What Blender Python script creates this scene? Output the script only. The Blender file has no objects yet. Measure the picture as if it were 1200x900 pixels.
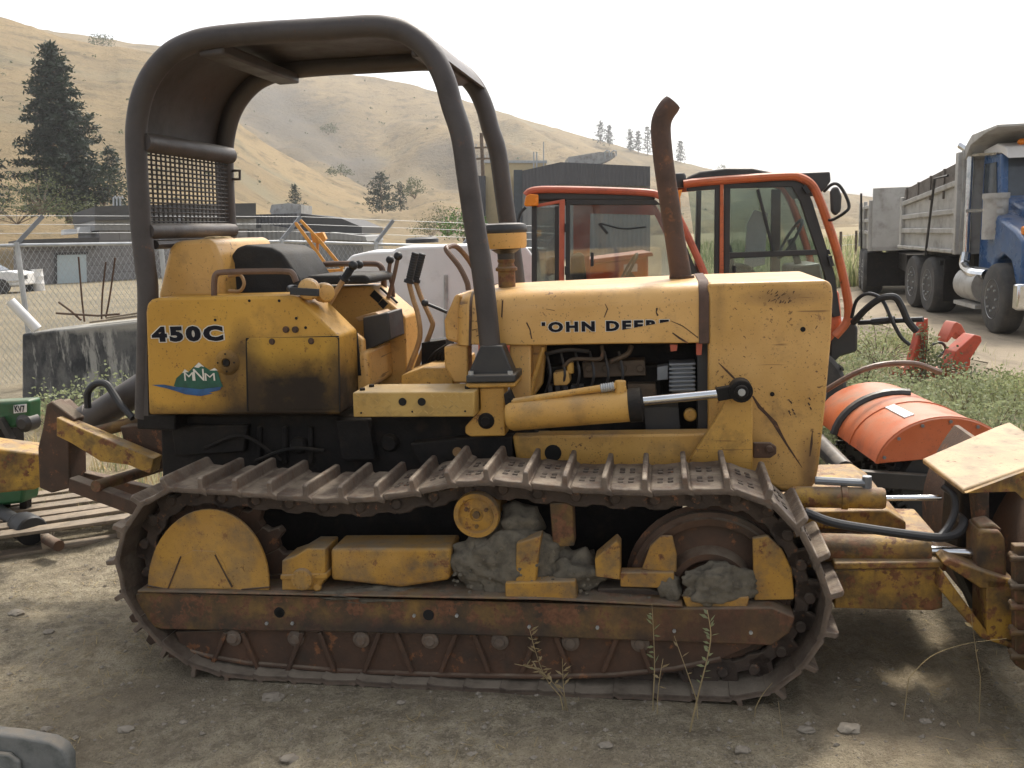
import bpy, bmesh, math, random
from mathutils import Vector, Matrix, Quaternion, noise
random.seed(7)
rnd = random.random
def U(a, b): return a + (b - a) * random.random()

# ------------------------------------------------------------------ camera
S = bpy.context.scene
COL = S.collection
H = 1.75; F = 1050.0
PITCH = math.atan(180 / F); ROLL = math.radians(-2.2)
CAM_M = Matrix.Rotation(math.pi / 2 - PITCH, 3, 'X') @ Matrix.Rotation(ROLL, 3, 'Z')
CAM_P = Vector((0, 0, H))
cd = bpy.data.cameras.new('camera'); cam = bpy.data.objects.new('camera', cd); COL.objects.link(cam)
cd.sensor_width = 36; cd.lens = 36 * F / 1200; cd.clip_start = 0.05; cd.clip_end = 5000
cam.matrix_world = Matrix.Translation(CAM_P) @ CAM_M.to_4x4()
S.camera = cam

def ray(x, y): return CAM_M @ Vector(((x - 600) / F, (450 - y) / F, -1))
def ground(x, y, z=0.0):
    d = ray(x, y); t = (z - H) / d.z
    return CAM_P + d * t
def at(x, y, Y):
    d = ray(x, y); return CAM_P + d * (Y / d.y)

Z = Vector((0, 0, 1))
class Frame:
    """a thing's own axes: u along its length, v across it (away from its near side), w up"""
    def __init__(s, P0, u, flip=False):
        s.P = Vector(P0); u = Vector((u[0], u[1], 0)).normalized(); s.u = u
        s.v = Vector((u.y, -u.x, 0)) if flip else Vector((-u.y, u.x, 0)); s.w = Z
    def pt(s, x, y, v=0.0):
        d = ray(x, y); t = ((s.P - CAM_P).dot(s.v) + v) / d.dot(s.v)
        return CAM_P + d * t
    def loc(s, x, y, v=0.0):
        p = s.pt(x, y, v) - s.P; return p.dot(s.u), p.z
    def uv(s, a, b, c): return s.P + s.u * a + s.v * b + Z * c

# ------------------------------------------------------------------ mesh builder
def smooth_path(pts, n=6):
    pts = [Vector(p) for p in pts]; out = []
    P = [pts[0] * 2 - pts[1]] + pts + [pts[-1] * 2 - pts[-2]]
    for i in range(1, len(P) - 2):
        p0, p1, p2, p3 = P[i - 1:i + 3]
        for k in range(n):
            t = k / n
            out.append(0.5 * ((2 * p1) + (p2 - p0) * t + (2 * p0 - 5 * p1 + 4 * p2 - p3) * t * t + (3 * p1 - p0 - 3 * p2 + p3) * t ** 3))
    out.append(pts[-1]); return out

def base_of(o):
    p = Vector((0, 0, 0))
    while o: p += o.location; o = o.parent
    return p

class MB:
    def __init__(s): s.v = []; s.f = []; s.mi = []; s.m = 0
    def add(s, vs, fs):
        o = len(s.v); s.v += [Vector(p) for p in vs]
        s.f += [tuple(i + o for i in f) for f in fs]; s.mi += [s.m] * len(fs); return s
    def prism(s, pts, off):
        n = len(pts); pts = [Vector(p) for p in pts]; off = Vector(off)
        vs = pts + [p + off for p in pts]
        fs = [tuple(range(n)), tuple(range(2 * n - 1, n - 1, -1))] + [(i, (i + 1) % n, (i + 1) % n + n, i + n) for i in range(n)]
        return s.add(vs, fs)
    def pp(s, fr, px, v0, v1):
        """outline seen at plane v0 of a frame, with its real thickness to v1"""
        return s.prism([fr.pt(x, y, v0) for x, y in px], fr.v * (v1 - v0))
    def lp(s, fr, az, v0, v1):
        return s.prism([fr.uv(a, v0, z) for a, z in az], fr.v * (v1 - v0))
    def box(s, c, ux, uy, uz):
        c = Vector(c); ux = Vector(ux); uy = Vector(uy); uz = Vector(uz)
        vs = [c + ux * i + uy * j + uz * k for i in (-1, 1) for j in (-1, 1) for k in (-1, 1)]
        return s.add(vs, [(0, 1, 3, 2), (4, 6, 7, 5), (0, 4, 5, 1), (2, 3, 7, 6), (0, 2, 6, 4), (1, 5, 7, 3)])
    def fbox(s, fr, a0, a1, b0, b1, c0, c1):
        return s.box(fr.uv((a0 + a1) / 2, (b0 + b1) / 2, (c0 + c1) / 2), fr.u * ((a1 - a0) / 2), fr.v * ((b1 - b0) / 2), Z * ((c1 - c0) / 2))
    def bar(s, p, q, w, h, up=Z):
        p = Vector(p); q = Vector(q); d = (q - p); x = d.cross(Vector(up)).normalized(); y = x.cross(d).normalized()
        return s.box((p + q) / 2, d / 2, x * (w / 2), y * (h / 2))
    def tube(s, pts, r, seg=12, closed=False):
        pts = [Vector(p) for p in pts]; n = len(pts)
        rs = r if isinstance(r, (list, tuple)) else [r] * n
        vs = []; fs = []; t0 = None; x = None
        for i, p in enumerate(pts):
            a = pts[i - 1] if (i or closed) else p; b = pts[(i + 1) % n] if (i < n - 1 or closed) else p
            t = (b - a).normalized()
            if x is None:
                x = t.cross(Z)
                if x.length < 1e-3: x = t.cross(Vector((1, 0, 0)))
                x.normalize()
            else:
                x = (x - t * x.dot(t)).normalized()
            y = t.cross(x)
            for k in range(seg):
                an = 2 * math.pi * k / seg
                vs.append(p + (x * math.cos(an) + y * math.sin(an)) * rs[i])
        m = n if closed else n - 1
        for i in range(m):
            for k in range(seg):
                j = (i + 1) % n; l = (k + 1) % seg
                fs.append((i * seg + k, i * seg + l, j * seg + l, j * seg + k))
        if not closed:
            fs.append(tuple(range(seg - 1, -1, -1))); fs.append(tuple(range((n - 1) * seg, n * seg)))
        return s.add(vs, fs)
    def cyl(s, p, q, r, seg=20): return s.tube([p, q], r, seg)
    def lathe(s, p, ax, prof, seg=24):
        """prof: (radius, height along ax)"""
        p = Vector(p); ax = Vector(ax).normalized()
        return s.tube_prof(p, ax, prof, seg)
    def tube_prof(s, p, ax, prof, seg):
        x = ax.cross(Z)
        if x.length < 1e-3: x = Vector((1, 0, 0))
        x.normalize(); y = ax.cross(x); n = len(prof); vs = []; fs = []
        for r, h in prof:
            for k in range(seg):
                an = 2 * math.pi * k / seg
                vs.append(p + ax * h + (x * math.cos(an) + y * math.sin(an)) * max(r, 1e-4))
        for i in range(n - 1):
            for k in range(seg):
                l = (k + 1) % seg
                fs.append((i * seg + k, i * seg + l, (i + 1) * seg + l, (i + 1) * seg + k))
        fs.append(tuple(range(seg - 1, -1, -1))); fs.append(tuple(range((n - 1) * seg, n * seg)))
        return s.add(vs, fs)
    def ring(s, p, ax, r0, r1, h, seg=32):
        """flat washer of thickness h"""
        ax = Vector(ax).normalized(); p = Vector(p); x = ax.cross(Z)
        if x.length < 1e-3: x = Vector((1, 0, 0))
        x.normalize(); y = ax.cross(x); vs = []; fs = []
        for r, k in ((r0, 0), (r1, 0), (r1, h), (r0, h)):
            for i in range(seg):
                an = 2 * math.pi * i / seg; vs.append(p + ax * k + (x * math.cos(an) + y * math.sin(an)) * r)
        for q in range(4):
            w = (q + 1) % 4
            for i in range(seg):
                l = (i + 1) % seg; fs.append((q * seg + i, q * seg + l, w * seg + l, w * seg + i))
        return s.add(vs, fs)
    def blob(s, c, rx, ry, rz, amp=0.25, fq=3.0, sub=3, seed=0, flat=None):
        bm = bmesh.new(); bmesh.ops.create_icosphere(bm, subdivisions=sub, radius=1)
        vs = []
        for v in bm.verts:
            d = v.co.copy(); k = 1 + amp * noise.noise(d * fq * 0.5 + Vector((seed * 7.1, 3.3, seed))) + amp * 0.5 * noise.noise(d * fq * 1.7 + Vector((seed, 9, seed * 2.3)))
            if sub >= 4: k += amp * .35 * (.30 * noise.noise(d * fq * 4.1 + Vector((seed, 2, 5))) + .22 * noise.noise(d * fq * 9.3 + Vector((seed, 7, 1))))
            p = Vector((d.x * rx, d.y * ry, d.z * rz)) * k
            if flat is not None: p.z = max(p.z, flat)
            vs.append(Vector(c) + p)
        fs = [tuple(v.index for v in f.verts) for f in bm.faces]; bm.free()
        return s.add(vs, fs)
    def loft(s, secs):
        n = len(secs[0]); vs = [p for q in secs for p in q]; fs = []
        for i in range(len(secs) - 1):
            for k in range(n):
                l = (k + 1) % n; fs.append((i * n + k, i * n + l, (i + 1) * n + l, (i + 1) * n + k))
        fs.append(tuple(range(n - 1, -1, -1))); fs.append(tuple(range((len(secs) - 1) * n, len(secs) * n)))
        return s.add(vs, fs)
    def cut(s):
        """what follows is another piece"""
        s.cuts = getattr(s, 'cuts', []) + [(len(s.v), len(s.f))]; return s
    def pieces(s, name, mat, parent=None, **k):
        c = [(0, 0)] + getattr(s, 'cuts', []) + [(len(s.v), len(s.f))]; out = []
        for (a, b), (d, e) in zip(c, c[1:]):
            if e > b:
                m = MB(); m.v = s.v[a:d]; m.f = [tuple(i - a for i in f) for f in s.f[b:e]]; m.mi = s.mi[b:e]; out.append(m.build(name, mat, parent, **k))
        return out
    def islands(s, name, mat, parent=None, **k):
        par = list(range(len(s.v)))
        def find(i):
            while par[i] != i: par[i] = par[par[i]]; i = par[i]
            return i
        for f in s.f:
            for i in f[1:]: par[find(i)] = find(f[0])
        groups = {}
        for f in s.f: groups.setdefault(find(f[0]), []).append(f)
        out = []
        for fs in groups.values():
            ids = sorted({i for f in fs for i in f}); mp = {i: n for n, i in enumerate(ids)}
            m = MB(); m.v = [s.v[i] for i in ids]; m.f = [tuple(mp[i] for i in f) for f in fs]; m.mi = [0] * len(fs); out.append(m.build(name, mat, parent, **k))
        return out
    def build(s, name, mat, parent=None, bevel=0, seg=2, ang=35, fix=True, smooth=True):
        me = bpy.data.meshes.new(name); b = base_of(parent) if parent else Vector((0, 0, 0))
        o = bpy.data.objects.new(name, me)
        if not parent and s.v:
            lo = Vector((min(p.x for p in s.v) + max(p.x for p in s.v), min(p.y for p in s.v) + max(p.y for p in s.v), 0)) / 2
            lo.z = min(p.z for p in s.v); b = lo; o.location = lo
        me.from_pydata([p - b for p in s.v], [], s.f)
        mats = mat if isinstance(mat, (list, tuple)) else [mat]
        for m in mats: me.materials.append(m)
        if len(mats) > 1: me.polygons.foreach_set('material_index', s.mi)
        if fix:
            bm = bmesh.new(); bm.from_mesh(me); bmesh.ops.recalc_face_normals(bm, faces=bm.faces); bm.to_mesh(me); bm.free()
        if smooth:
            me.polygons.foreach_set('use_smooth', [True] * len(me.polygons))
            me.set_sharp_from_angle(angle=math.radians(ang))
        me.update(); COL.objects.link(o)
        if parent: o.parent = parent
        if bevel:
            md = o.modifiers.new('bevel', 'BEVEL'); md.width = bevel; md.segments = seg; md.limit_method = 'ANGLE'; md.angle_limit = math.radians(30)
            md.use_clamp_overlap = True
        return o

def thing(name, label, cat, loc=(0, 0, 0), group=None):
    o = bpy.data.objects.new(name, None); COL.objects.link(o); o.location = loc; o.empty_display_size = 0.2
    return tag(o, label, cat, group)
def tag(o, label=None, cat=None, group=None, kind=None):
    if label: o['label'] = label
    if cat: o['category'] = cat
    if group: o['group'] = group
    if kind: o['kind'] = kind
    return o

# ------------------------------------------------------------------ materials
def node(nt, t, **kw):
    n = nt.nodes.new(t)
    for k, v in kw.items(): setattr(n, k, v)
    return n
class MT:
    """small shader-graph helper"""
    def __init__(s, name):
        s.m = bpy.data.materials.new(name); s.m.use_nodes = True; s.nt = s.m.node_tree
        s.nt.nodes.clear(); s.out = node(s.nt, 'ShaderNodeOutputMaterial'); s.b = node(s.nt, 'ShaderNodeBsdfPrincipled')
        s.nt.links.new(s.b.outputs[0], s.out.inputs['Surface'])
        s.tc = node(s.nt, 'ShaderNodeTexCoord'); oi = node(s.nt, 'ShaderNodeObjectInfo')
        mul = s.math('MULTIPLY', oi.outputs['Random'], 37.0)
        add = node(s.nt, 'ShaderNodeVectorMath', operation='ADD'); s.nt.links.new(s.tc.outputs['Object'], add.inputs[0]); s.nt.links.new(mul, add.inputs[1])
        s.vec = add.outputs[0]; s.rand = oi.outputs['Random']; s.raw = s.tc.outputs['Object']
    def lk(s, a, b):
        if isinstance(a, (int, float)): b.default_value = a
        elif isinstance(a, (tuple, list)): b.default_value = tuple(a) if len(a) == 4 or b.type == 'VECTOR' else (*a, 1)
        else: s.nt.links.new(a, b)
    def math(s, op, a, b=0.0, c=None, clamp=False):
        n = node(s.nt, 'ShaderNodeMath', operation=op); n.use_clamp = clamp; s.lk(a, n.inputs[0]); s.lk(b, n.inputs[1])
        if c is not None: s.lk(c, n.inputs[2])
        return n.outputs[0]
    def mapv(s, scale=(1, 1, 1), vec=None, loc=(0, 0, 0), rot=(0, 0, 0)):
        n = node(s.nt, 'ShaderNodeMapping'); s.lk(vec or s.vec, n.inputs[0]); n.inputs['Scale'].default_value = scale; n.inputs['Location'].default_value = loc
        n.inputs['Rotation'].default_value = rot
        return n.outputs[0]
    def noise(s, scale, detail=6, rough=0.6, vec=None, dist=0.0):
        n = node(s.nt, 'ShaderNodeTexNoise'); s.lk(vec or s.vec, n.inputs['Vector']); n.inputs['Scale'].default_value = scale
        n.inputs['Detail'].default_value = detail; n.inputs['Roughness'].default_value = rough; n.inputs['Distortion'].default_value = dist
        return n.outputs[0]
    def step(s, x, a, b, lo=0.0, hi=1.0):
        n = node(s.nt, 'ShaderNodeMapRange'); n.clamp = True; s.lk(x, n.inputs[0]); n.inputs[1].default_value = a; n.inputs[2].default_value = b
        n.inputs[3].default_value = lo; n.inputs[4].default_value = hi
        return n.outputs[0]
    def mix(s, f, a, b, mode='MIX'):
        n = node(s.nt, 'ShaderNodeMix', data_type='RGBA', blend_type=mode); s.lk(f, n.inputs[0]); s.lk(a, n.inputs[6]); s.lk(b, n.inputs[7])
        return n.outputs[2]
    def near(s, p, r0, r1, sq=(1, 1, 1)):
        """1 close to a spot of the object (its own coordinates), 0 past r1: mask for stains and for painted hill shade"""
        n = node(s.nt, 'ShaderNodeVectorMath', operation='SUBTRACT'); s.lk(s.raw, n.inputs[0]); n.inputs[1].default_value = p
        m = node(s.nt, 'ShaderNodeVectorMath', operation='MULTIPLY'); s.lk(n.outputs[0], m.inputs[0]); m.inputs[1].default_value = sq
        l = node(s.nt, 'ShaderNodeVectorMath', operation='LENGTH'); s.lk(m.outputs[0], l.inputs[0])
        return s.step(l.outputs['Value'], r0, r1, 1, 0)
    def up(s, a=0.5, b=0.9):
        g = node(s.nt, 'ShaderNodeNewGeometry'); x = node(s.nt, 'ShaderNodeSeparateXYZ'); s.lk(g.outputs['Normal'], x.inputs[0])
        return s.step(x.outputs[2], a, b)
    def bump(s, h, strength=0.3, dist=0.01):
        n = node(s.nt, 'ShaderNodeBump'); n.inputs['Strength'].default_value = strength; n.inputs['Distance'].default_value = dist
        s.lk(h, n.inputs['Height']); s.lk(n.outputs[0], s.b.inputs['Normal'])
    def set(s, col=None, rough=None, metal=None, spec=None):
        if col is not None: s.lk(col, s.b.inputs['Base Color'])
        if rough is not None: s.lk(rough, s.b.inputs['Roughness'])
        if metal is not None: s.lk(metal, s.b.inputs['Metallic'])
        if spec is not None: s.lk(spec, s.b.inputs['Specular IOR Level'])
        return s.m

RUST = (0.11, 0.045, 0.018); RUST2 = (0.22, 0.085, 0.03); DUST = (0.36, 0.30, 0.22); GRIME = (0.045, 0.034, 0.024)
def weathered(name, a, b, rust=0.1, dirt=0.2, rough=(0.4, 0.75), metal=0.0, bump=0.25, sc=4.0, dust=0.0, dirtc=GRIME, rustc=RUST, scratch=0.0, spec=0.5, stains=(), streak=0.0, chips=0.0, fade=0.0):
    t = MT(name)
    n1 = t.noise(sc, 5, 0.6); c = t.mix(t.step(n1, 0.35, 0.65), a, b)
    n3 = t.noise(sc * 1.7, 8, 0.65, vec=t.mapv((1, 1, 1), loc=(3, 7, 1)))
    if dirt: c = t.mix(t.math('MULTIPLY', t.step(n3, 0.62 - 0.35 * dirt, 0.78 - 0.2 * dirt), min(1.0, 0.35 + dirt)), c, dirtc)
    if streak:
        ns = t.noise(sc * 5, 4, 0.6, vec=t.mapv((1, 1, 0.09)))
        c = t.mix(t.math('MULTIPLY', t.step(ns, 0.55, 0.75), streak), c, rustc)
    n2 = t.noise(sc * 3.1, 10, 0.72, vec=t.mapv((1, 1, 1), loc=(11, 2, 5))); rm = None
    if rust:
        th = 0.70 - 0.28 * rust; rm = t.step(n2, th, th + 0.05)
        rc = t.mix(t.step(t.noise(sc * 9, 4), 0.35, 0.65), rustc, tuple(x * 2.0 for x in rustc)); c = t.mix(rm, c, rc)
    if fade: c = t.mix(t.math('MULTIPLY', t.step(t.noise(sc * .55, 4, .6, vec=t.mapv((1, 1, 1), loc=(5, 1, 9))), .45, .65), fade), c, tuple(min(1, x * 1.15 + .07) for x in a))
    if chips:
        ck = t.math('MULTIPLY', t.step(t.noise(sc * 16, 3, .5), .63, .67), t.step(t.noise(sc * 1.3, 4, .6, vec=t.mapv((1, 1, 1), loc=(2, 8, 4))), .5, .62)); c = t.mix(t.math('MULTIPLY', ck, chips), c, rustc)
        c = t.mix(t.math('MULTIPLY', t.math('MULTIPLY', t.step(t.noise(sc * 34, 2, .5), .66, .7), chips), .7), c, GRIME)
    if scratch:
        w = t.noise(sc * 2.2, 3, 0.5, vec=t.mapv((0.35, 0.35, 7), rot=(0, 0.6, 0)))
        w2 = t.noise(sc * 1.1, 3, 0.5)
        c = t.mix(t.math('MULTIPLY', t.math('MULTIPLY', t.step(w, 0.66, 0.70), t.step(w2, 0.5, 0.6)), scratch), c, rustc)
    for p, r0, r1, sq, col, amt in stains:
        k = t.math('MULTIPLY', t.math('ADD', t.near(p, r0, r1, sq), t.math('MULTIPLY', t.math('SUBTRACT', n3, 0.5), 0.9), clamp=True), amt, clamp=True)
        k = t.math('MULTIPLY', k, t.near(p, r1 * 0.9, r1 * 1.25, sq))
        c = t.mix(k, c, col)
    if dust: c = t.mix(t.math('MULTIPLY', t.math('MULTIPLY', t.up(0.3, 0.9), t.step(n3, 0.3, 0.6)), dust), c, DUST)
    r = t.step(n3, 0.3, 0.7, rough[0], rough[1])
    if rm is not None: r = t.math('MAXIMUM', r, t.math('MULTIPLY', rm, 0.85))
    t.bump(t.math('ADD', t.noise(sc * 14, 6, 0.7), t.math('MULTIPLY', n1, 0.6)), bump, 0.006)
    return t.set(c, r, metal, spec)

def plain(name, col, rough=0.6, metal=0.0, var=0.15, sc=8.0, bump=0.1):
    t = MT(name); n = t.noise(sc, 6, 0.6)
    c = t.mix(t.step(n, 0.3, 0.7), tuple(x * (1 - var) for x in col), tuple(min(1, x * (1 + var)) for x in col))
    if bump: t.bump(t.noise(sc * 8, 4), bump, 0.004)
    return t.set(c, t.step(n, 0.3, 0.7, max(0.05, rough - 0.08), min(1, rough + 0.08)), metal)

def glass_mat(name, tint, fac=0.12, dirt=0.12):
    t = MT(name); nt = t.nt; nt.nodes.remove(t.b)
    tr = node(nt, 'ShaderNodeBsdfTransparent'); tr.inputs[0].default_value = (*tint, 1)
    gl = node(nt, 'ShaderNodeBsdfGlossy'); gl.inputs['Roughness'].default_value = 0.03; gl.inputs[0].default_value = (0.9, 0.95, 0.95, 1)
    fr = node(nt, 'ShaderNodeFresnel'); fr.inputs[0].default_value = 1.5
    m1 = node(nt, 'ShaderNodeMixShader'); t.lk(t.math('ADD', fr.outputs[0], fac * 0.3, clamp=True), m1.inputs[0]); nt.links.new(tr.outputs[0], m1.inputs[1]); nt.links.new(gl.outputs[0], m1.inputs[2])
    df = node(nt, 'ShaderNodeBsdfDiffuse'); df.inputs[0].default_value = (0.42, 0.40, 0.36, 1)
    m2 = node(nt, 'ShaderNodeMixShader'); t.lk(t.math('MULTIPLY', t.step(t.noise(3, 6), 0.35, 0.7), dirt), m2.inputs[0]); nt.links.new(m1.outputs[0], m2.inputs[1]); nt.links.new(df.outputs[0], m2.inputs[2])
    nt.links.new(m2.outputs[0], t.out.inputs['Surface'])
    return t.m

YEL = (0.55, 0.305, 0.06); YEL2 = (0.45, 0.235, 0.045)
M = {}
M['hood'] = weathered('hood_yellow_paint', (0.61, 0.348, 0.10), (0.52, 0.285, 0.075), 0.2, 0.14, (0.28, 0.52), sc=3.0, bump=0.2, scratch=0.8, dust=0.2, chips=.8, fade=.45)
M['yellow'] = weathered('worn_yellow_paint', YEL, YEL2, 0.28, 0.32, (0.38, 0.68), sc=4.0, scratch=0.6, dust=0.3, chips=.9, fade=.3)
M['yellow_rust'] = weathered('rusting_yellow_paint', (0.46, 0.26, 0.03), (0.22, 0.11, 0.022), 0.65, 0.55, (0.5, 0.85), sc=5.0, dust=0.45, streak=0.75, bump=0.5)
M['yellow_track'] = weathered('dusty_ochre_paint', (0.44, 0.235, 0.034), (0.34, 0.17, 0.028), 0.42, 0.5, (0.6, 0.9), sc=5.0, dust=0.5, bump=0.5, dirtc=(0.10, 0.08, 0.058), chips=.8, fade=.3)
M['rust'] = weathered('rusty_steel', (0.058, 0.032, 0.019), (0.095, 0.048, 0.026), 0.45, 0.4, (0.7, 0.92), sc=5.0, dust=0.45, bump=0.6, rustc=(0.12, 0.05, 0.02))
M['rust_yellow'] = weathered('rusty_steel_with_yellow_remains', (0.24, 0.135, 0.035), (0.075, 0.045, 0.024), 0.7, 0.6, (0.7, 0.92), sc=5.0, dust=0.4, streak=.4, bump=0.6, rustc=(0.10, 0.045, 0.022))
M['shoe'] = weathered('dusty_track_steel', (0.12, 0.095, 0.075), (0.19, 0.15, 0.118), 0.5, 0.5, (0.5, 0.85), sc=8.0, dust=0.8, bump=0.6, rustc=(0.15, 0.085, 0.05), metal=0.15)
M['chain'] = weathered('dark_track_chain_steel', (0.042, 0.030, 0.023), (0.07, 0.046, 0.032), 0.4, 0.3, (0.6, 0.9), sc=9.0, dust=0.3, bump=0.6, rustc=(0.13, 0.06, 0.03))
M['rops'] = weathered('dark_brown_roll_bar_paint', (0.042, 0.034, 0.032), (0.055, 0.045, 0.041), 0.26, 0.3, (0.42, 0.65), sc=4.0, dust=0.3, bump=0.25, chips=.6, scratch=.6, fade=.12, rustc=(.075, .04, .026), dirtc=(0.03, 0.024, 0.022))
M['exhaust'] = weathered('rusted_exhaust_pipe', (0.075, 0.045, 0.034), (0.10, 0.055, 0.038), 0.5, 0.3, (0.7, 0.9), sc=6.0, bump=0.4, rustc=(0.10, 0.048, 0.026))
M['black'] = weathered('black_paint', (0.022, 0.022, 0.023), (0.035, 0.033, 0.032), 0.05, 0.2, (0.35, 0.6), sc=5.0, dust=0.4, bump=0.2)
M['grease'] = weathered('greasy_black_steel', (0.007, 0.006, 0.0055), (0.016, 0.013, 0.011), 0.16, 0.3, (0.55, 0.85), sc=7.0, dust=0.12, bump=0.7, spec=0.25, rustc=(0.03, 0.016, 0.009))
M['rubber'] = plain('black_rubber', (0.02, 0.02, 0.021), 0.55)
M['brown_tube'] = weathered('brown_worn_handrail', (0.16, 0.095, 0.06), (0.12, 0.065, 0.04), 0.2, 0.2, (0.35, 0.6), sc=8.0, bump=0.2)
M['lever'] = weathered('worn_tan_lever', (0.42, 0.26, 0.12), (0.30, 0.17, 0.07), 0.25, 0.2, (0.35, 0.6), sc=10.0, bump=0.2)
M['chrome'] = plain('polished_rod', (0.62, 0.63, 0.64), 0.18, 1.0, 0.1, 10, 0.02)
M['grey_metal'] = plain('dull_grey_metal', (0.20, 0.21, 0.22), 0.45, 0.5, 0.2)
M['mud'] = weathered('dried_grey_mud', (0.15, 0.13, 0.098), (0.21, 0.182, 0.138), 0.0, 0.45, (0.9, 1.0), sc=14.0, bump=1.0, dirtc=(0.075, 0.068, 0.056), spec=0.1)
M['wire'] = plain('dark_wire', (0.03, 0.026, 0.025), 0.6)
M['vinyl'] = weathered('black_seat_vinyl', (0.02, 0.0195, 0.0195), (0.034, 0.033, 0.031), 0.0, 0.2, (0.6, 0.8), sc=6.0, bump=0.5, dust=0.12, spec=.25)
M['dark_hole'] = plain('dark_opening', (0.008, 0.007, 0.006), 0.9, bump=0)
M['decal_black'] = plain('black_decal', (0.005, 0.005, 0.010), 0.6, bump=0); M['decal_black'].node_tree.nodes['Principled BSDF'].inputs['Specular IOR Level'].default_value = .2
M['decal_white'] = plain('white_decal', (0.62, 0.58, 0.5), 0.5, bump=0)
M['decal_green'] = plain('green_decal', (0.010, 0.075, 0.045), 0.5, sc=20, var=0.4, bump=0)
M['decal_blue'] = plain('blue_decal', (0.018, 0.075, 0.19), 0.5, sc=20, var=0.4, bump=0)
M['orange'] = weathered('orange_paint', (0.54, 0.125, 0.032), (0.46, 0.095, 0.027), 0.12, 0.25, (0.35, 0.55), sc=3.0, dust=0.5, bump=0.12, chips=.5, fade=.35)
M['faded_orange'] = weathered('faded_red_orange_paint', (0.50, 0.115, 0.06), (0.44, 0.09, 0.045), 0.05, 0.2, (0.4, 0.6), sc=4.0, dust=0.5, bump=0.1)
M['red'] = weathered('red_orange_paint', (0.50, 0.07, 0.028), (0.42, 0.055, 0.022), 0.25, 0.3, (0.4, 0.65), sc=5.0, dust=0.35, bump=0.2)
M['amber'] = plain('amber_lens', (0.75, 0.22, 0.01), 0.25, bump=0)
M['glass'] = glass_mat('tractor_glass', (0.74, 0.80, 0.78))
M['glass_dirty'] = glass_mat('dusty_glass', (0.74, 0.77, 0.76), dirt=0.3)
M['white'] = weathered('white_paint', (0.72, 0.71, 0.69), (0.64, 0.63, 0.61), 0.0, 0.15, (0.35, 0.55), sc=2.0, bump=0.05, dirtc=(0.35, 0.33, 0.3))
M['blue'] = weathered('blue_truck_paint', (0.024, 0.082, 0.21), (0.028, 0.075, 0.18), 0.0, 0.25, (0.2, 0.4), sc=2.0, bump=0.03, dirtc=(0.12, 0.13, 0.15), dust=0.3)
M['alu'] = weathered('dusty_aluminium', (0.43, 0.42, 0.40), (0.35, 0.34, 0.315), 0.0, 0.35, (0.4, 0.65), metal=0.3, sc=2.0, bump=0.1, dirtc=(0.2, 0.18, 0.155), dust=0.3)
M['tyre'] = weathered('dusty_tyre_rubber', (0.03, 0.029, 0.028), (0.06, 0.055, 0.05), 0.0, 0.4, (0.75, 0.95), sc=4.0, bump=0.3, dirtc=(0.10, 0.09, 0.075))
M['pine'] = plain('pine_needles', (0.022, 0.038, 0.022), 0.7, var=0.5, sc=0.9, bump=0)
M['leaf'] = plain('dry_shrub_leaves', (0.085, 0.10, 0.045), 0.7, var=0.5, sc=1.5, bump=0)
M['green_leaf'] = plain('fresh_green_leaves', (0.06, 0.13, 0.025), 0.6, var=0.4, sc=5, bump=0)
M['sage'] = plain('pale_weed_leaves', (0.27, 0.30, 0.16), 0.7, var=0.22, sc=12, bump=0)
M['bark'] = weathered('tree_bark', (0.10, 0.07, 0.05), (0.15, 0.11, 0.08), 0.0, 0.4, (0.8, 1), sc=3, bump=0.8)
M['straw'] = plain('dry_straw', (0.42, 0.33, 0.18), 0.8, var=0.35, sc=9, bump=0)
M['wood'] = weathered('weathered_pallet_wood', (0.27, 0.21, 0.145), (0.19, 0.155, 0.115), 0.0, 0.4, (0.75, 0.95), sc=6, bump=0.5, dirtc=(0.10, 0.08, 0.06))
M['galv'] = plain('galvanised_steel', (0.42, 0.43, 0.43), 0.45, 0.6, 0.15)
M['stone'] = weathered('grey_stone', (0.22, 0.19, 0.15), (0.28, 0.245, 0.195), 0.0, 0.3, (0.85, 1), sc=12, bump=0.5, dirtc=(0.2, 0.18, 0.15), spec=0.2)

def shoe_material():
    """polished and dusty on the ground side, rust brown on the chain side"""
    t = MT('track_shoe_steel'); n = t.noise(8, 7, .65); n2 = t.noise(26, 6, .7)
    out = t.mix(t.step(n, .35, .65), (.105, .078, .058), (.185, .14, .105)); out = t.mix(t.math('MULTIPLY', t.step(n2, .5, .62), .5), out, (.15, .085, .05))
    out = t.mix(t.math('MULTIPLY', t.math('MULTIPLY', t.up(.3, .9), t.step(n, .42, .62)), .7), out, (.31, .255, .185))
    inn = t.mix(t.step(n, .35, .65), (.055, .038, .027), (.095, .065, .045)); inn = t.mix(t.math('MULTIPLY', t.step(n2, .45, .6), .45), inn, (.16, .13, .095)); inn = t.mix(t.math('MULTIPLY', t.up(.75, .98), t.step(n, .3, .55, .35, .9)), inn, (.25, .21, .16))
    z = node(t.nt, 'ShaderNodeSeparateXYZ'); t.lk(t.raw, z.inputs[0]); m = t.step(z.outputs[2], -.016, -.006)
    t.bump(t.math('ADD', n2, t.noise(60, 4, .7)), .6, .006)
    return t.set(t.mix(m, inn, out), t.step(n2, .3, .7, .5, .85), .1)
M['shoe'] = shoe_material()
M['spill'] = weathered('worn_tan_yellow_plate', (.42, .285, .13), (.34, .215, .09), .4, .35, (.5, .75), sc=5, bump=.3, dust=.45, chips=.8, scratch=.5)

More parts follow.
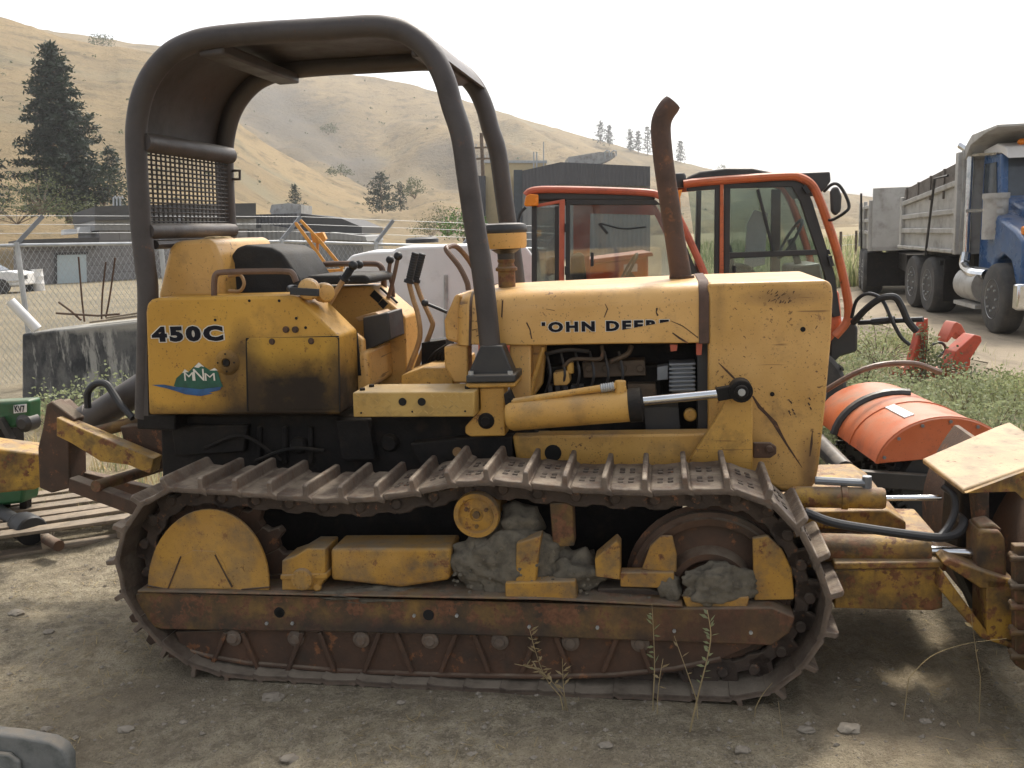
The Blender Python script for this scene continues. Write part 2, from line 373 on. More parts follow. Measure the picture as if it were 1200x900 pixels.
def translucent(m, k=.4):
    """thin leaves let light through"""
    nt = m.node_tree; b = nt.nodes['Principled BSDF']; out = nt.nodes['Material Output']; tl = node(nt, 'ShaderNodeBsdfTranslucent'); mx = node(nt, 'ShaderNodeMixShader'); mx.inputs[0].default_value = k
    src = b.inputs['Base Color'].links[0].from_socket; nt.links.new(src, tl.inputs[0]); nt.links.new(b.outputs[0], mx.inputs[1]); nt.links.new(tl.outputs[0], mx.inputs[2]); nt.links.new(mx.outputs[0], out.inputs['Surface'])
for k_ in ('sage', 'leaf', 'green_leaf', 'straw'): translucent(M[k_])
translucent(M['pine'], .2)
# ================================================================== BULLDOZER
AL = math.radians(10)
D = Frame(ground(600, 812), (math.cos(AL), -math.sin(AL)))
DZ = thing('bulldozer', 'worn yellow crawler bulldozer with dark roll bar canopy and rusty tracks parked on bare dirt', 'bulldozer', D.uv(-0.2, 0.84, 0))
ISL = {'roof_crossmember', 'hull_fitting', 'frame_hole', 'panel_bolt', 'track_roller', 'roller_hub', 'frame_bolt', 'bolt_hole', 'lever_slot', 'console_hole', 'console_slot', 'step_hole', 'step_bolt', 'foot_bolt', 'housing_hole', 'orange_tag', 'cap_bolt', 'cover_bolt', 'fuel_filter', 'canopy_rail', 'engine_side_panel', 'idler_guard', 'packed_mud', 'mud_clod'}
def part(mb, name, mat, parent=DZ, **k):
    if 'mud' in name: k['ang'] = 180
    if name in ISL: return mb.islands(name, M[mat], parent, **k)
    return mb.build(name, M[mat] if isinstance(mat, str) else [M[q] for q in mat], parent, **k)

# ---- tracks: every shoe bolted to a chain that runs round sprocket, carrier roller and idler
path_px = [(200, 571), (250, 574), (300, 577), (350, 583), (400, 585), (450, 581), (500, 571), (553, 560), (605, 565), (665, 570), (730, 574), (780, 575), (830, 571), (872, 574),
           (912, 590), (945, 625), (966, 668), (976, 705), (970, 745), (945, 785), (905, 815), (860, 823), (800, 822), (700, 819), (620, 815), (520, 810), (400, 803), (300, 797), (250, 793),
           (207, 775), (168, 742), (143, 700), (134, 655), (146, 610), (170, 583)]
track_pts = [Vector(D.loc(x, y, 0.0)) for x, y in path_px]
def resample(pts, n):
    P = pts + [pts[0]]; L = [0]
    for i in range(len(pts)): L.append(L[-1] + (P[i + 1] - P[i]).length)
    out = []; j = 0
    for k in range(n):
        s = L[-1] * k / n
        while L[j + 1] < s: j += 1
        out.append(P[j].lerp(P[j + 1], (s - L[j]) / (L[j + 1] - L[j])))
    return out, L[-1] / n
NSH = 45
tp, PITCHM = resample(track_pts, NSH)
W = 0.36
def shoe_mesh(holes=True):
    mb = MB(); k = PITCHM / 0.17
    prof = [(-.088, -.022), (-.091, -.004), (-.080, .003), (-.02, .000), (.050, .001), (.048, .043), (.052, .047), (.067, .047), (.072, .043), (.074, .001), (.094, -.010), (.094, -.030), (.06, -.022)]
    prof = [(x * k, z) for x, z in prof]
    secs = []
    for y, q in ((0, .86), (.016, 1.0), (W - .016, 1.0), (W, .86)):
        secs.append([Vector((x * (q if x < -.05 else 1), y, z * (1 if q == 1 or z < .02 else .86))) for x, z in prof])
    mb.loft(secs); mb.m = 1
    for bx in ((-.045, .0) if holes else ()):
        for by in (.095, .135, .225, .265): mb.box((bx * k, by, .003), (.010, 0, 0), (0, .010, 0), (0, 0, .0035))
    return mb
def link_geo(mb, T):
    for y in (.112, .225):
        for sx in (0,):
            pr = [(-.10, -.02), (-.10, -.085), (-.075, -.112), (-.02, -.112), (.0, -.10), (.05, -.10), (.075, -.112), (.098, -.085), (.098, -.02), (.045, -.02), (.035, -.052), (-.03, -.052), (-.04, -.02)]
            yy = y + (.014 if sx else 0)
            a = [T @ Vector((x * .98, yy, z)) for x, z in pr]; mb.prism(a, (T.to_3x3() @ Vector((0, .028, 0))))
    mb.tube([T @ Vector((.088, .100, -.068)), T @ Vector((.088, .265, -.068))], .022, 10)
    mb.tube([T @ Vector((.088, .106, -.068)), T @ Vector((.088, .259, -.068))], .014, 8)
shoe_me = None
chain_mb = MB(); Ts = []
for i in range(NSH):
    p, q = tp[i], tp[(i + 1) % NSH]; c = (p + q) / 2; t = (q - p).normalized(); n = Vector((-t.y, t.x))
    ax = D.u * t.x + Z * t.y; az = D.u * n.x + Z * n.y
    T = Matrix.Translation(D.uv(c.x, 0, c.y)) @ Matrix((ax, D.v, az)).transposed().to_4x4()
    Ts.append(T); link_geo(chain_mb, T)
chain = part(chain_mb, 'track_chain', 'chain', bevel=.004, seg=1)
base = base_of(DZ)
shoe0 = None
for i, T in enumerate(Ts):
    if shoe0 is None:
        protos = []
        for hh in (False, True):
            o = shoe_mesh(hh).build('track_shoe', [M['shoe'], M['chain']]); o.data.transform(Matrix.Translation(o.location)); o.parent = chain
            for v in o.data.vertices:      # worn, slightly bent plates
                c_ = v.co; c_.z += .006 * noise.noise(Vector((c_.x * 9, c_.y * 11, 3 + hh))); c_.x += .004 * noise.noise(Vector((c_.y * 14, c_.z * 20, 8)))
            md = o.modifiers.new('bevel', 'BEVEL'); md.width = .003; md.segments = 1; md.limit_method = 'ANGLE'; protos.append(o)
        shoe0 = o = protos[0]
    elif i == 12: o = protos[1]
    else:
        o = protos[1 if 5 < i < 26 else 0].copy(); COL.objects.link(o); o.parent = chain
    J = Matrix.Rotation(U(-.012, .012), 4, 'Z') @ Matrix.Rotation(U(-.025, .025), 4, 'X') @ Matrix.Rotation(U(-.05, .05), 4, 'Y')
    o.matrix_local = Matrix.Translation(-base) @ T @ J
# far side track, seen only in the gaps under the machine
fm = MB()
FV = 1.32
for i, T in enumerate(Ts):
    off = D.v * FV
    R = T.to_3x3()
    c = T.translation + off
    fm.box(c + R @ Vector((0, W / 2, -.01)), R @ Vector((.08, 0, 0)), R @ Vector((0, W / 2, 0)), R @ Vector((0, 0, .01)))
    fm.box(c + R @ Vector((.06, W / 2, .02)), R @ Vector((.006, 0, 0)), R @ Vector((0, W / 2, 0)), R @ Vector((0, 0, .022)))
    fm.box(c + R @ Vector((0, W / 2, -.065)), R @ Vector((.095, 0, 0)), R @ Vector((0, .09, 0)), R @ Vector((0, 0, .045)))
fm.pp(D, [(215, 690), (870, 705), (880, 780), (215, 765)], FV + .06, FV + .3)
part(fm, 'track_assembly', 'chain')

# ---- sprocket, cover, idler, rollers
def circ(fr, x, y, rpx, v):
    c = fr.pt(x, y, v); r = (fr.pt(x + rpx, y, v) - c).length; return c, r
mb = MB()
c, r = circ(D, 243, 683, 104, .17)
for k in range(21):
    a = 2 * math.pi * k / 21
    ra = [(-.5, r * .93), (-.24, r * .95), (-.12, r * 1.06), (.12, r * 1.06), (.24, r * .95), (.5, r * .93)]
    st = 2 * math.pi / 21
    pts = [c + D.u * (math.cos(a + f * st) * q) + Z * (math.sin(a + f * st) * q) for f, q in ra]
    inn = [c + D.u * (math.cos(a + f * st) * r * .62) + Z * (math.sin(a + f * st) * r * .62) for f in (.5, -.5)]
    mb.prism(pts + inn, D.v * .045)
mb.ring(c + D.v * .01, D.v, .02, r * .66, .05)
part(mb, 'drive_sprocket', 'rust', bevel=.004, seg=1)
mb = MB()
pts = []
for k in range(25):
    a = math.pi * k / 24
    pts.append((244 - 71 * math.cos(a), 686 - 89 * math.sin(a)))
pts += [(315, 692), (171, 692)]
mb.pp(D, pts, .052, .066)
# pressed centre panel and fold lines
mb.pp(D, [(196, 690), (206, 655), (226, 645), (252, 646), (262, 660), (272, 690)], .048, .053)
spc = part(mb, 'sprocket_cover', 'yellow_track', bevel=.004)
mb = MB()
for a, b in (((197, 690), (212, 652)), ((252, 650), (272, 688)), ((316, 688), (283, 691)), ((172, 686), (196, 691))): mb.bar(D.pt(*a, .0475), D.pt(*b, .0475), .005, .006, D.v)
mb.islands('fold_line', M['rust'], spc)
def idler(mb, x, y, rp, v0, v1):
    c, r = circ(D, x, y, rp, v0)
    mb.lathe(c, D.v, [(r * .34, .02), (r * .42, -.015), (r * .50, -.018), (r * .56, .03), (r * .80, .045), (r * .84, .008), (r * .93, 0), (r * .95, .012), (r, .02), (r, .055), (r * 1.06, .06), (r * 1.06, v1 - v0 - .06), (r, v1 - v0 - .055), (r * .93, v1 - v0), (r * .4, v1 - v0)], 48)
mb = MB(); idler(mb, 832, 692, 97, .120, .245); part(mb, 'idler_wheel', 'rust')
mb = MB(); c, r = circ(D, 558, 604, 27, .075)
mb.lathe(c, D.v, [(.01, .012), (r * .25, .012), (r * .3, .004), (r * .72, .01), (r * .78, -.006), (r * .97, -.006), (r, .004), (r, .03), (r * .85, .035), (r * .85, .30), (.02, .30)], 32)
cr = part(mb, 'carrier_roller', 'yellow_track')
mb = MB()
for k in range(3):
    a = 2.1 * k + .5; mb.cyl(c + (D.u * math.cos(a) + Z * math.sin(a)) * r * .5 - D.v * .004, c + (D.u * math.cos(a) + Z * math.sin(a)) * r * .5 + D.v * .01, .008, 6)
mb.cyl(c - D.v * .003, c + D.v * .02, .014, 8)
part(mb, 'cap_bolt', 'rust_yellow', cr)

# ---- track frame beam and guard
mb = MB()
mb.pp(D, [(158, 697), (168, 694), (400, 700), (600, 704), (795, 713), (905, 712), (932, 724), (925, 742), (905, 757), (600, 746), (400, 741), (190, 738), (165, 732)], .035, .29)
mb.pp(D, [(160, 692), (400, 697), (640, 701), (800, 709), (800, 713), (640, 705), (400, 700), (160, 696)], .020, .30)
pc0 = lambda x, y, v: tuple(D.pt(x, y, v) - base_of(DZ))
M['beam'] = weathered('rusty_beam_with_yellow_remains', (0.24, 0.135, 0.035), (0.075, 0.045, 0.024), 0.7, 0.6, (0.7, 0.92), sc=5.0, dust=0.4, streak=.4, bump=.6, rustc=(0.10, 0.045, 0.022),
    stains=((pc0(480, 741, .035), .012, .075, (.03, .3, 1), (.035, .026, .02), .95), (pc0(840, 735, .035), .02, .16, (.4, .3, 1), (.07, .035, .02), .9)))
fr_ = part(mb, 'track_frame', 'beam', bevel=.008)
mb = MB()
for x, y, r in ((327, 718, 7), (502, 721, 7), (328, 719, 5)):
    c = D.pt(x, y, .031); mb.cyl(c, c + D.v * .01, r * .0031, 16)
part(mb, 'frame_hole', 'dark_hole', fr_)
mb = MB()
for x, y in ((312, 731), (342, 731), (485, 722), (535, 722), (880, 742), (790, 740), (700, 736), (620, 735)):
    c = D.pt(x, y, .027); mb.cyl(c, c + D.v * .012, .007, 6)
part(mb, 'frame_bolt', 'galv', fr_)
mb = MB()
gp = [(205, 741), (214, 762), (240, 768), (290, 777), (400, 786), (520, 791), (640, 793), (720, 791), (790, 784), (845, 772), (880, 757), (880, 748), (600, 745), (300, 738)]
mb.pp(D, gp, .065, .085)
gl = [(214, 763), (240, 770), (290, 779), (400, 788), (520, 793), (640, 795), (720, 793), (790, 786), (845, 774)]
mb.tube([D.pt(x, y - 2, .064) for x, y in gl], .011, 8)
for x in (275, 365, 455, 545, 640, 735):
    for s in (-1, 1):
        mb.bar(D.pt(x + s * 10, 741, .058), D.pt(x + s * 28, 783 + (x > 300) * 4, .058), .018, .022, D.v)
guard = part(mb, 'roller_guard', 'rust', bevel=.003)
M['shoe_hub'] = M['shoe']
mb = MB()
for x in (272, 345, 422, 503, 585, 668, 750):
    c = D.pt(x, 750 + (x - 340) * .014, .045); mb.lathe(c, D.v, [(.005, 0), (.018, 0), (.022, .006), (.034, .01), (.036, .03)], 18)
part(mb, 'roller_hub', 'shoe_hub', guard)
mb = MB()
for x in (300, 390, 480, 570, 660, 750, 820):
    c = D.pt(x, 775 + (x - 300) * .015, .11)
    mb.lathe(c, D.v, [(.03, 0), (.085, .0), (.085, .03), (.06, .035), (.06, .11), (.085, .115), (.085, .145), (.03, .145)], 20)
part(mb, 'track_roller', 'chain')

# ---- adjuster, cover, posts and mud that sit on the frame
mb = MB()
mb.pp(D, [(330, 657), (345, 652), (360, 643), (381, 643), (381, 678), (372, 692), (330, 692)], .05, .20)
mb.pp(D, [(328, 674), (383, 672), (383, 679), (328, 680)], .043, .2)
mb.cyl(D.pt(372, 688, .046), D.pt(372, 688, .1), .017, 14)
adj = part(mb, 'track_adjuster', 'yellow_track', bevel=.006)
mb = MB(); c = D.pt(353, 680, .03)
mb.lathe(c, D.v, [(.006, 0), (.03, -.004), (.042, .0), (.044, .01), (.044, .03)], 24); 
for k in range(10): mb.box(c + (D.u * math.cos(k * .628) + Z * math.sin(k * .628)) * .034 - D.v * .003, D.u * .004, D.v * .004, Z * .004)
part(mb, 'round_cap', 'yellow_track', adj)
mb = MB()
mb.pp(D, [(387, 643), (528, 643), (527, 680), (470, 689), (388, 680)], .07, .24)
part(mb, 'recoil_spring_cover', 'yellow_track', bevel=.014, seg=3)
mb = MB()
mb.pp(D, [(605, 637), (634, 628), (630, 660), (628, 686), (604, 686)], .045, .12)
mb.pp(D, [(592, 683), (674, 681), (676, 704), (592, 704)], .030, .2)
part(mb, 'frame_bracket', 'yellow_track', bevel=.006)
mb = MB(); mb.pp(D, [(644, 590), (671, 590), (673, 640), (648, 642)], .12, .2); part(mb, 'roller_post', 'rust_yellow', bevel=.006)
mb = MB()
for k in range(90):
    x = U(385, 790); c = D.pt(x, 696 + (x - 400) * .015 - U(0, 5), U(.05, .2)); r = U(.003, .009); mb.blob(c, r * 1.3, r, r * .7, .4, 3, 1, k)
for k in range(60):
    x = U(530, 700); c = D.pt(x, U(640, 698) if 545 < x < 650 else U(672, 700), U(.04, .07)); r = U(.003, .008); mb.blob(c, r * 1.2, r, r, .4, 3, 1, k)
tag(part(mb, 'dirt_crumbs', 'mud'), kind='stuff')
mb = MB()
c = D.pt(598, 655, .14); mb.blob(c + Z * -.03, .235, .085, .165, .34, 2.6, 5, 3)
mb.blob(D.pt(668, 672, .15), .14, .08, .085, .5, 3.4, 4, 5)
mb.blob(D.pt(450, 694, .10), .27, .065, .028, .4, 5, 4, 9)
mb.blob(D.pt(610, 612, .17), .085, .08, .08, .4, 4, 3, 11)
mb.blob(D.pt(700, 705, .10), .14, .05, .022, .4, 5, 3, 12)
part(mb, 'packed_mud', 'mud')
mb = MB(); c = D.pt(842, 687, .085); mb.blob(c, .135, .05, .083, .34, 3.2, 5, 21)
mb.blob(D.pt(786, 688, .09), .04, .05, .06, .4, 3.4, 3, 22)
part(mb, 'mud_clod', 'mud')
mb = MB()
mb.pp(D, [(697, 655), (722, 634), (727, 640), (727, 680), (698, 676)], .07, .16)
mb.pp(D, [(727, 671), (790, 671), (790, 690), (727, 688)], .065, .12)
mb.pp(D, [(752, 668), (762, 640), (775, 628), (788, 628), (793, 650), (793, 671)], .085, .10)
mb.pp(D, [(800, 700), (878, 700), (876, 712), (805, 714)], .05, .09)
mb.pp(D, [(882, 631), (900, 628), (917, 645), (928, 668), (931, 700), (930, 703), (884, 704)], .085, .11)
part(mb, 'idler_guard', 'yellow_track', bevel=.005)
mb = MB(); mb.pp(D, [(700, 690), (760, 690), (790, 700), (790, 705), (700, 702)], .10, .2); part(mb, 'idler_yoke', 'chain', bevel=.006)

# ---- hull
mb = MB()
mb.pp(D, [(188, 488), (415, 488), (610, 478), (640, 520), (700, 560), (800, 560), (800, 690), (330, 690), (250, 600), (190, 560)], .50, 1.18)
mb.pp(D, [(392, 492), (432, 492), (440, 540), (400, 540)], .455, .51)
mb.pp(D, [(200, 500), (290, 498), (286, 530), (205, 535)], .465, .51)
mb.pp(D, [(480, 520), (560, 512), (600, 512), (600, 560), (500, 560)], .43, .51)
mb.pp(D, [(160, 486), (205, 486), (205, 505), (160, 503)], .40, .9)
for x in (300, 330, 360): mb.pp(D, [(x, 500), (x + 6, 500), (x + 6, 545), (x, 545)], .48, .51)
hull = part(mb, 'hull', 'grease', bevel=.008)
mb = MB()
c = D.pt(536, 530, .425)
mb.ring(c, D.v, .010, .021, .012, 20); mb.cyl(c + D.v * .002, c + D.v * .01, .011, 6)
part(mb, 'pivot_bolt', 'lever', hull)
mb = MB()
for x, y in ((348, 523), (455, 520), (262, 512), (410, 520), (640, 520)):
    c = D.pt(x, y, .47); mb.lathe(c, D.v, [(.01, 0), (.03, 0), (.04, .015), (.04, .05)], 12)
for a, b in (((300, 540), (380, 528)), ((240, 525), (330, 540))):
    mb.tube(smooth_path([D.pt(*a, .46), D.pt((a[0] + b[0]) / 2, a[1] - 14, .45), D.pt(*b, .47)]), .009, 8)
part(mb, 'hull_fitting', 'grease', hull)
mb = MB()
mb.pp(D, [(600, 511), (700, 510), (838, 508), (838, 548), (660, 556), (605, 540)], .44, .54)
sr = part(mb, 'frame_rail', 'yellow', bevel=.01)
mb = MB(); c = D.pt(648, 531, .437); mb.cyl(c, c + D.v * .01, .035, 24); part(mb, 'rail_hole', 'dark_hole', sr)

# ---- fender box with the painted side panel
pan = [(170.5, 366), (172, 356), (177, 351), (185, 349), (344, 346.5), (350, 349), (396, 394), (399, 486), (174, 486)]
mb = MB(); mb.pp(D, pan, .36, .60)
pc = lambda x, y, v=.36: tuple(D.pt(x, y, v) - base)
SQ = (1, .4, 1)
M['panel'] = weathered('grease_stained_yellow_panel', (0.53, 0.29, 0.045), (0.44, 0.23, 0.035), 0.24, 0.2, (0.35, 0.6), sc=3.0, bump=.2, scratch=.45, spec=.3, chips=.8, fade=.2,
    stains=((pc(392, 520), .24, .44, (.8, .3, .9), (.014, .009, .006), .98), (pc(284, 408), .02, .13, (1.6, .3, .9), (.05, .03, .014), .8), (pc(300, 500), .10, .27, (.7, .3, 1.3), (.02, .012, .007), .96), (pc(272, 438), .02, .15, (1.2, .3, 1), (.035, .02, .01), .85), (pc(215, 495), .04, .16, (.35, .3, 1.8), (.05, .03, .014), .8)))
fender = part(mb, 'fender', 'panel', bevel=.012, seg=3)
mb = MB()
mb.pp(D, [(289, 400), (292, 396), (393, 395), (396, 398), (397, 480), (291, 481)], .3535, .361)
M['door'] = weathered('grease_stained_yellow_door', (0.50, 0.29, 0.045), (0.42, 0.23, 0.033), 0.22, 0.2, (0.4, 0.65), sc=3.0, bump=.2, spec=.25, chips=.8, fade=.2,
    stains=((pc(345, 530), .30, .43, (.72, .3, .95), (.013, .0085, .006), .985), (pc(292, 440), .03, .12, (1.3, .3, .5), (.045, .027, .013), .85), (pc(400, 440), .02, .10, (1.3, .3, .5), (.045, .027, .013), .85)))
door = part(mb, 'access_door', 'door', fender, bevel=.002)
mb = MB(); e = .3515
for a, b in (((288.5, 397), (397, 394.5)), ((289, 397), (290.5, 482)), ((396.5, 396), (398, 482))):
    mb.bar(D.pt(*a, .359), D.pt(*b, .359), .006, .007, D.v)
part(mb, 'door_gap', 'dark_hole', fender)
mb = MB()
for x, y in ((292, 352.5), (327, 352.5), (347, 373), (358, 384), (252, 375)):
    c = D.pt(x, y, .358); mb.cyl(c, c + D.v * .006, .006, 10)
part(mb, 'bolt_hole', 'dark_hole', fender)
mb = MB()
for x, y in ((318, 400.5), (364, 400), (334, 386.5), (345, 386.5)):
    c = D.pt(x, y, .347); mb.cyl(c, c + D.v * .014, .010, 6); mb.cyl(c + D.v * .005, c + D.v * .014, .014, 12)
part(mb, 'panel_bolt', 'rust', fender)
mb = MB(); c = D.pt(265, 425, .349)
mb.lathe(c, D.v, [(.012, .004), (.018, .004), (.020, -.003), (.040, -.002), (.047, .003), (.055, .009), (.055, .013)], 28)
cap = part(mb, 'round_cover', 'panel', fender)
mb = MB(); mb.cyl(c - D.v * .002, c + D.v * .01, .0155, 14)
for k in range(4): 
    q = c + (D.u * math.cos(k * 1.571) + Z * math.sin(k * 1.571)) * .037; mb.cyl(q - D.v * .003, q + D.v * .004, .0045, 6)
part(mb, 'cover_bolt', 'grease', cap)
mb = MB()   # slots in the sloping lever quadrant and the groove behind it
for vv in (.46, .50, .55):
    mb.bar(D.pt(365, 363, vv) * 1.0 + Z * .004, D.pt(382, 379, vv) + Z * .004, .012, .008)
part(mb, 'lever_slot', 'dark_hole', fender)
mb = MB(); mb.pp(D, [(398, 384), (408, 384), (426, 398), (428, 440), (424, 468), (398, 468)], .62, .66)
part(mb, 'quadrant_plate', 'hood', fender, bevel=.012, seg=3)
mb = MB(); mb.bar(D.pt(416, 389, .597), D.pt(421, 440, .60), .010, .02, D.u); part(mb, 'quadrant_groove', 'dark_hole', fender)
mb = MB()
mb.pp(D, [(166, 356), (171, 354), (174, 487), (167, 487)], .40, .43)
part(mb, 'fender_edge', 'rops', fender)

# ---- decals
def text_mesh(body, size=1.0, offset=0.0, cut=None, space=1.0):
    cu = bpy.data.curves.new('t', 'FONT'); cu.body = body; cu.size = size; cu.offset = offset; cu.space_character = space; cu.resolution_u = 3
    o = bpy.data.objects.new('t', cu); COL.objects.link(o); dg = bpy.context.evaluated_depsgraph_get()
    me = bpy.data.meshes.new_from_object(o.evaluated_get(dg)); bpy.data.objects.remove(o); bpy.data.curves.remove(cu)
    bm = bmesh.new(); bm.from_mesh(me); bpy.data.meshes.remove(me)
    if cut: cut(bm)
    vs = [v.co.copy() for v in bm.verts]; fs = [tuple(v.index for v in f.verts) for f in bm.faces]; bm.free()
    return vs, fs
def bounds(vs): return min(v.x for v in vs), max(v.x for v in vs), min(v.y for v in vs), max(v.y for v in vs)
def decal(body, fr, v, p0, p1, name, mats, parent, bold=.02, rim=.03, cut=None, space=1.0, eps=.002):
    """lettering painted flat on the panel; p0 lower-left and p1 upper-right corner"""
    A, B = fr.pt(*p0, v), fr.pt(*p1, v); w = (B - A).dot(fr.u); h = (B - A).dot(Z)
    vs, fs = text_mesh(body, 1, bold, None, space); x0, x1, y0, y1 = bounds(vs)
    if 'J' in body: y0, y1 = bounds(text_mesh('H', 1, bold)[0])[2:]
    put = lambda q, e: A + fr.u * ((q.x - x0) / (x1 - x0) * w) + Z * ((q.y - y0) / (y1 - y0) * h) - fr.v * e
    k = 0
    for off, m, e in ((bold + rim, mats[1], eps), (bold, mats[0], eps * 1.8)):
        if m is None: continue
        a, f = text_mesh(body, 1, off, cut, space)
        mb = MB(); mb.add([put(q, e) for q in a], f); part(mb, name, m, parent, smooth=False, fix=False)
decal('450C', D, .36, (179, 401), (261, 381), 'model_number', ('decal_black', 'decal_white'), fender, .065, .045, space=1.28)
# mountain badge
mb = MB()
def flat(mb, px, v, e): mb.add([D.pt(x, y, v) - D.v * e for x, y in px], [tuple(range(len(px)))])
flat(mb, [(204, 452), (207, 443), (215, 436), (217, 433), (221, 436), (229, 428), (233, 425), (237, 428), (247, 434), (251, 432), (256, 436), (259, 447), (262, 453), (235, 457), (212, 456)], .36, .0022)
badge = part(mb, 'mountain_badge', 'decal_green', fender, smooth=False, fix=False)
mb = MB()
flat(mb, [(178, 451), (192, 450.5), (205, 453), (235, 456), (260, 453), (258, 457), (245, 460), (250, 461), (236, 464), (218, 462), (206, 458), (194, 454.5)], .36, .0032)
part(mb, 'badge_swoosh', 'decal_blue', badge, smooth=False, fix=False)
mb = MB()
for tri in ([(214, 437), (217, 432.5), (222, 436), (219, 436)], [(228, 430), (233.5, 424.5), (240, 430), (236, 429), (233, 431)], [(246, 434), (252, 431), (256, 434), (251, 434)]): flat(mb, tri, .36, .0036)
part(mb, 'badge_snow', 'decal_white', badge, smooth=False, fix=False)
decal('M', D, .36, (217, 446), (227, 436), 'badge_letter', ('decal_white', None), badge, 0, 0, eps=.0024)
decal('N', D, .36, (228, 446), (239, 432), 'badge_letter', ('decal_white', None), badge, 0, 0, eps=.0024)
decal('M', D, .36, (241, 446), (252, 437), 'badge_letter', ('decal_white', None), badge, 0, 0, eps=.0024)

# ---- tank behind the seat
mb = MB(); mb.pp(D, [(184, 350), (197, 293), (203, 284), (212, 282), (242, 280), (250, 283), (260, 310), (263, 350)], .56, 1.14)
tank = part(mb, 'fuel_tank', 'hood', bevel=.02, seg=3)
mb = MB(); mb.tube(smooth_path([D.pt(268, 324, .50), D.pt(281, 322, .50), D.pt(286, 332, .50), D.pt(281, 341, .50), D.pt(268, 341, .50)]), .008, 8); part(mb, 'tie_hook', 'lever', tank)
mb = MB(); c = D.pt(255, 280, .8); mb.blob(c, .07, .05, .012, .5, 4, 3, 4); part(mb, 'leaf_litter', 'straw', tank)

# ---- seat and armrests
mb = MB()
pr = [(262, 345), (270, 300), (277, 290), (287, 287), (318, 290), (330, 296), (350, 326), (352, 338), (352, 350), (262, 350)]
mb.pp(D, pr, .68, 1.08)
seat = part(mb, 'seat', 'vinyl', bevel=.045, seg=4)
mb = MB(); mb.pp(D, [(350, 328), (362, 323), (428, 322), (433, 326), (432, 333), (355, 334)], .72, 1.10)
part(mb, 'seat_cushion', 'vinyl', seat, bevel=.018, seg=3)
mb = MB()
mb.tube(smooth_path([D.pt(251, 348, .45), D.pt(251, 332, .45), D.pt(253, 322, .45), D.pt(262, 319, .45), D.pt(300, 318, .45), D.pt(335, 318, .45), D.pt(343, 321, .45), D.pt(347, 330, .45)], 5), .013, 10)
part(mb, 'armrest', 'brown_tube')
mb = MB()
mb.tube(smooth_path([D.pt(376, 336, 1.12), D.pt(376, 325, 1.12), D.pt(378, 312, 1.12), D.pt(387, 309.5, 1.12), D.pt(435, 309, 1.12), D.pt(445, 311, 1.12), D.pt(449, 320, 1.12), D.pt(450, 338, 1.12)], 5), .015, 10)
mb.pp(D, [(330, 311), (378, 309), (378, 317), (330, 320)], 1.1, 1.13)
part(mb, 'armrest', 'brown_tube')

# ---- consoles, floor, levers
mb = MB(); mb.pp(D, [(378, 336), (432, 335), (437, 338), (470, 366), (475, 372), (477, 452), (400, 452), (378, 440)], .94, 1.16)
con = part(mb, 'control_console', 'hood', bevel=.008)
mb = MB()
for a, b in (((436, 343), (446, 352)), ((446, 353), (452, 359)), ((463, 372), (470, 392))): mb.bar(D.pt(*a, .938), D.pt(*b, .938), .035, .006, D.v)
part(mb, 'console_hole', 'dark_hole', con)
mb = MB()
for vv in (1.0, 1.08): mb.bar(D.pt(446, 340, vv) + Z * .012, D.pt(466, 358, vv) + Z * .012, .014, .008)
part(mb, 'console_slot', 'dark_hole', con)
mb = MB(); mb.pp(D, [(400, 420), (430, 410), (434, 455), (400, 470)], .60, .96); part(mb, 'seat_base', 'hood', bevel=.02, seg=3)
mb = MB(); c = D.uv(D.loc(434, 436, .8)[0] + .002, .76, D.loc(434, 436, .8)[1]); mb.box(c, D.u * .003, D.v * .012, Z * .035); part(mb, 'small_plate', 'grey_metal', bevel=.006)
mb = MB(); mb.pp(D, [(425, 372), (455, 366), (458, 398), (427, 412)], .70, .92); part(mb, 'battery_box', 'black', bevel=.006)
mb = MB(); mb.pp(D, [(416, 372), (440, 366), (448, 370), (420, 377)], .72, .9); part(mb, 'bent_plate', 'lever', bevel=.003)
mb = MB(); mb.pp(D, [(470, 440), (495, 431), (530, 431), (532, 455), (470, 455)], .62, 1.1); part(mb, 'floor_plate', 'yellow', bevel=.005)
mb = MB(); mb.pp(D, [(494, 402), (522, 398), (528, 430), (494, 430)], .85, 1.0)
for k in range(5): mb.tube(smooth_path([D.pt(500 + k * 6, 428, .84), D.pt(508 + k * 4, 415, .82), D.pt(524, 404 + k * 3, .83)]), .008, 6)
part(mb, 'pedal_linkage', 'grease')
def lever(pts, v, r, mat, grip=None, knob=None, name='control_lever'):
    mb = MB(); P = [D.pt(x, y, v) for x, y in pts]; mb.tube(smooth_path(P, 4), r, 8); o = part(mb, name, mat)
    if knob:
        mb = MB(); c = D.pt(knob[0], knob[1], v); mb.blob(c, knob[2], knob[2], knob[2], 0.02, 1, 3); part(mb, 'knob', 'rubber', o)
    if grip:
        mb = MB(); a, b = D.pt(*grip[0], v), D.pt(*grip[1], v); d = (b - a)
        prof = []
        for k in range(11): prof += [(.0155, d.length * k / 11), (.0175, d.length * (k + .3) / 11), (.0175, d.length * (k + .7) / 11)]
        prof = [(.024, -.01), (.024, .004)] + prof + [(.014, d.length)]
        mb.lathe(a, d, prof, 12); part(mb, 'grip', 'rubber', o)
lever([(378, 368), (388, 352), (398, 335), (409, 318)], .60, .012, 'lever', knob=(414, 311, .021), grip=((404, 326), (411, 315)))
lever([(378, 362), (392, 346), (408, 322), (416, 312)], .66, .010, 'rubber', knob=(421, 310, .019))
lever([(455, 349), (459, 335), (463, 318), (466, 303)], .98, .010, 'brown_tube', knob=(466.5, 300, .021))
lever([(461, 348), (460, 336), (456, 320), (457, 308)], 1.06, .010, 'brown_tube', knob=(457, 304.5, .020))
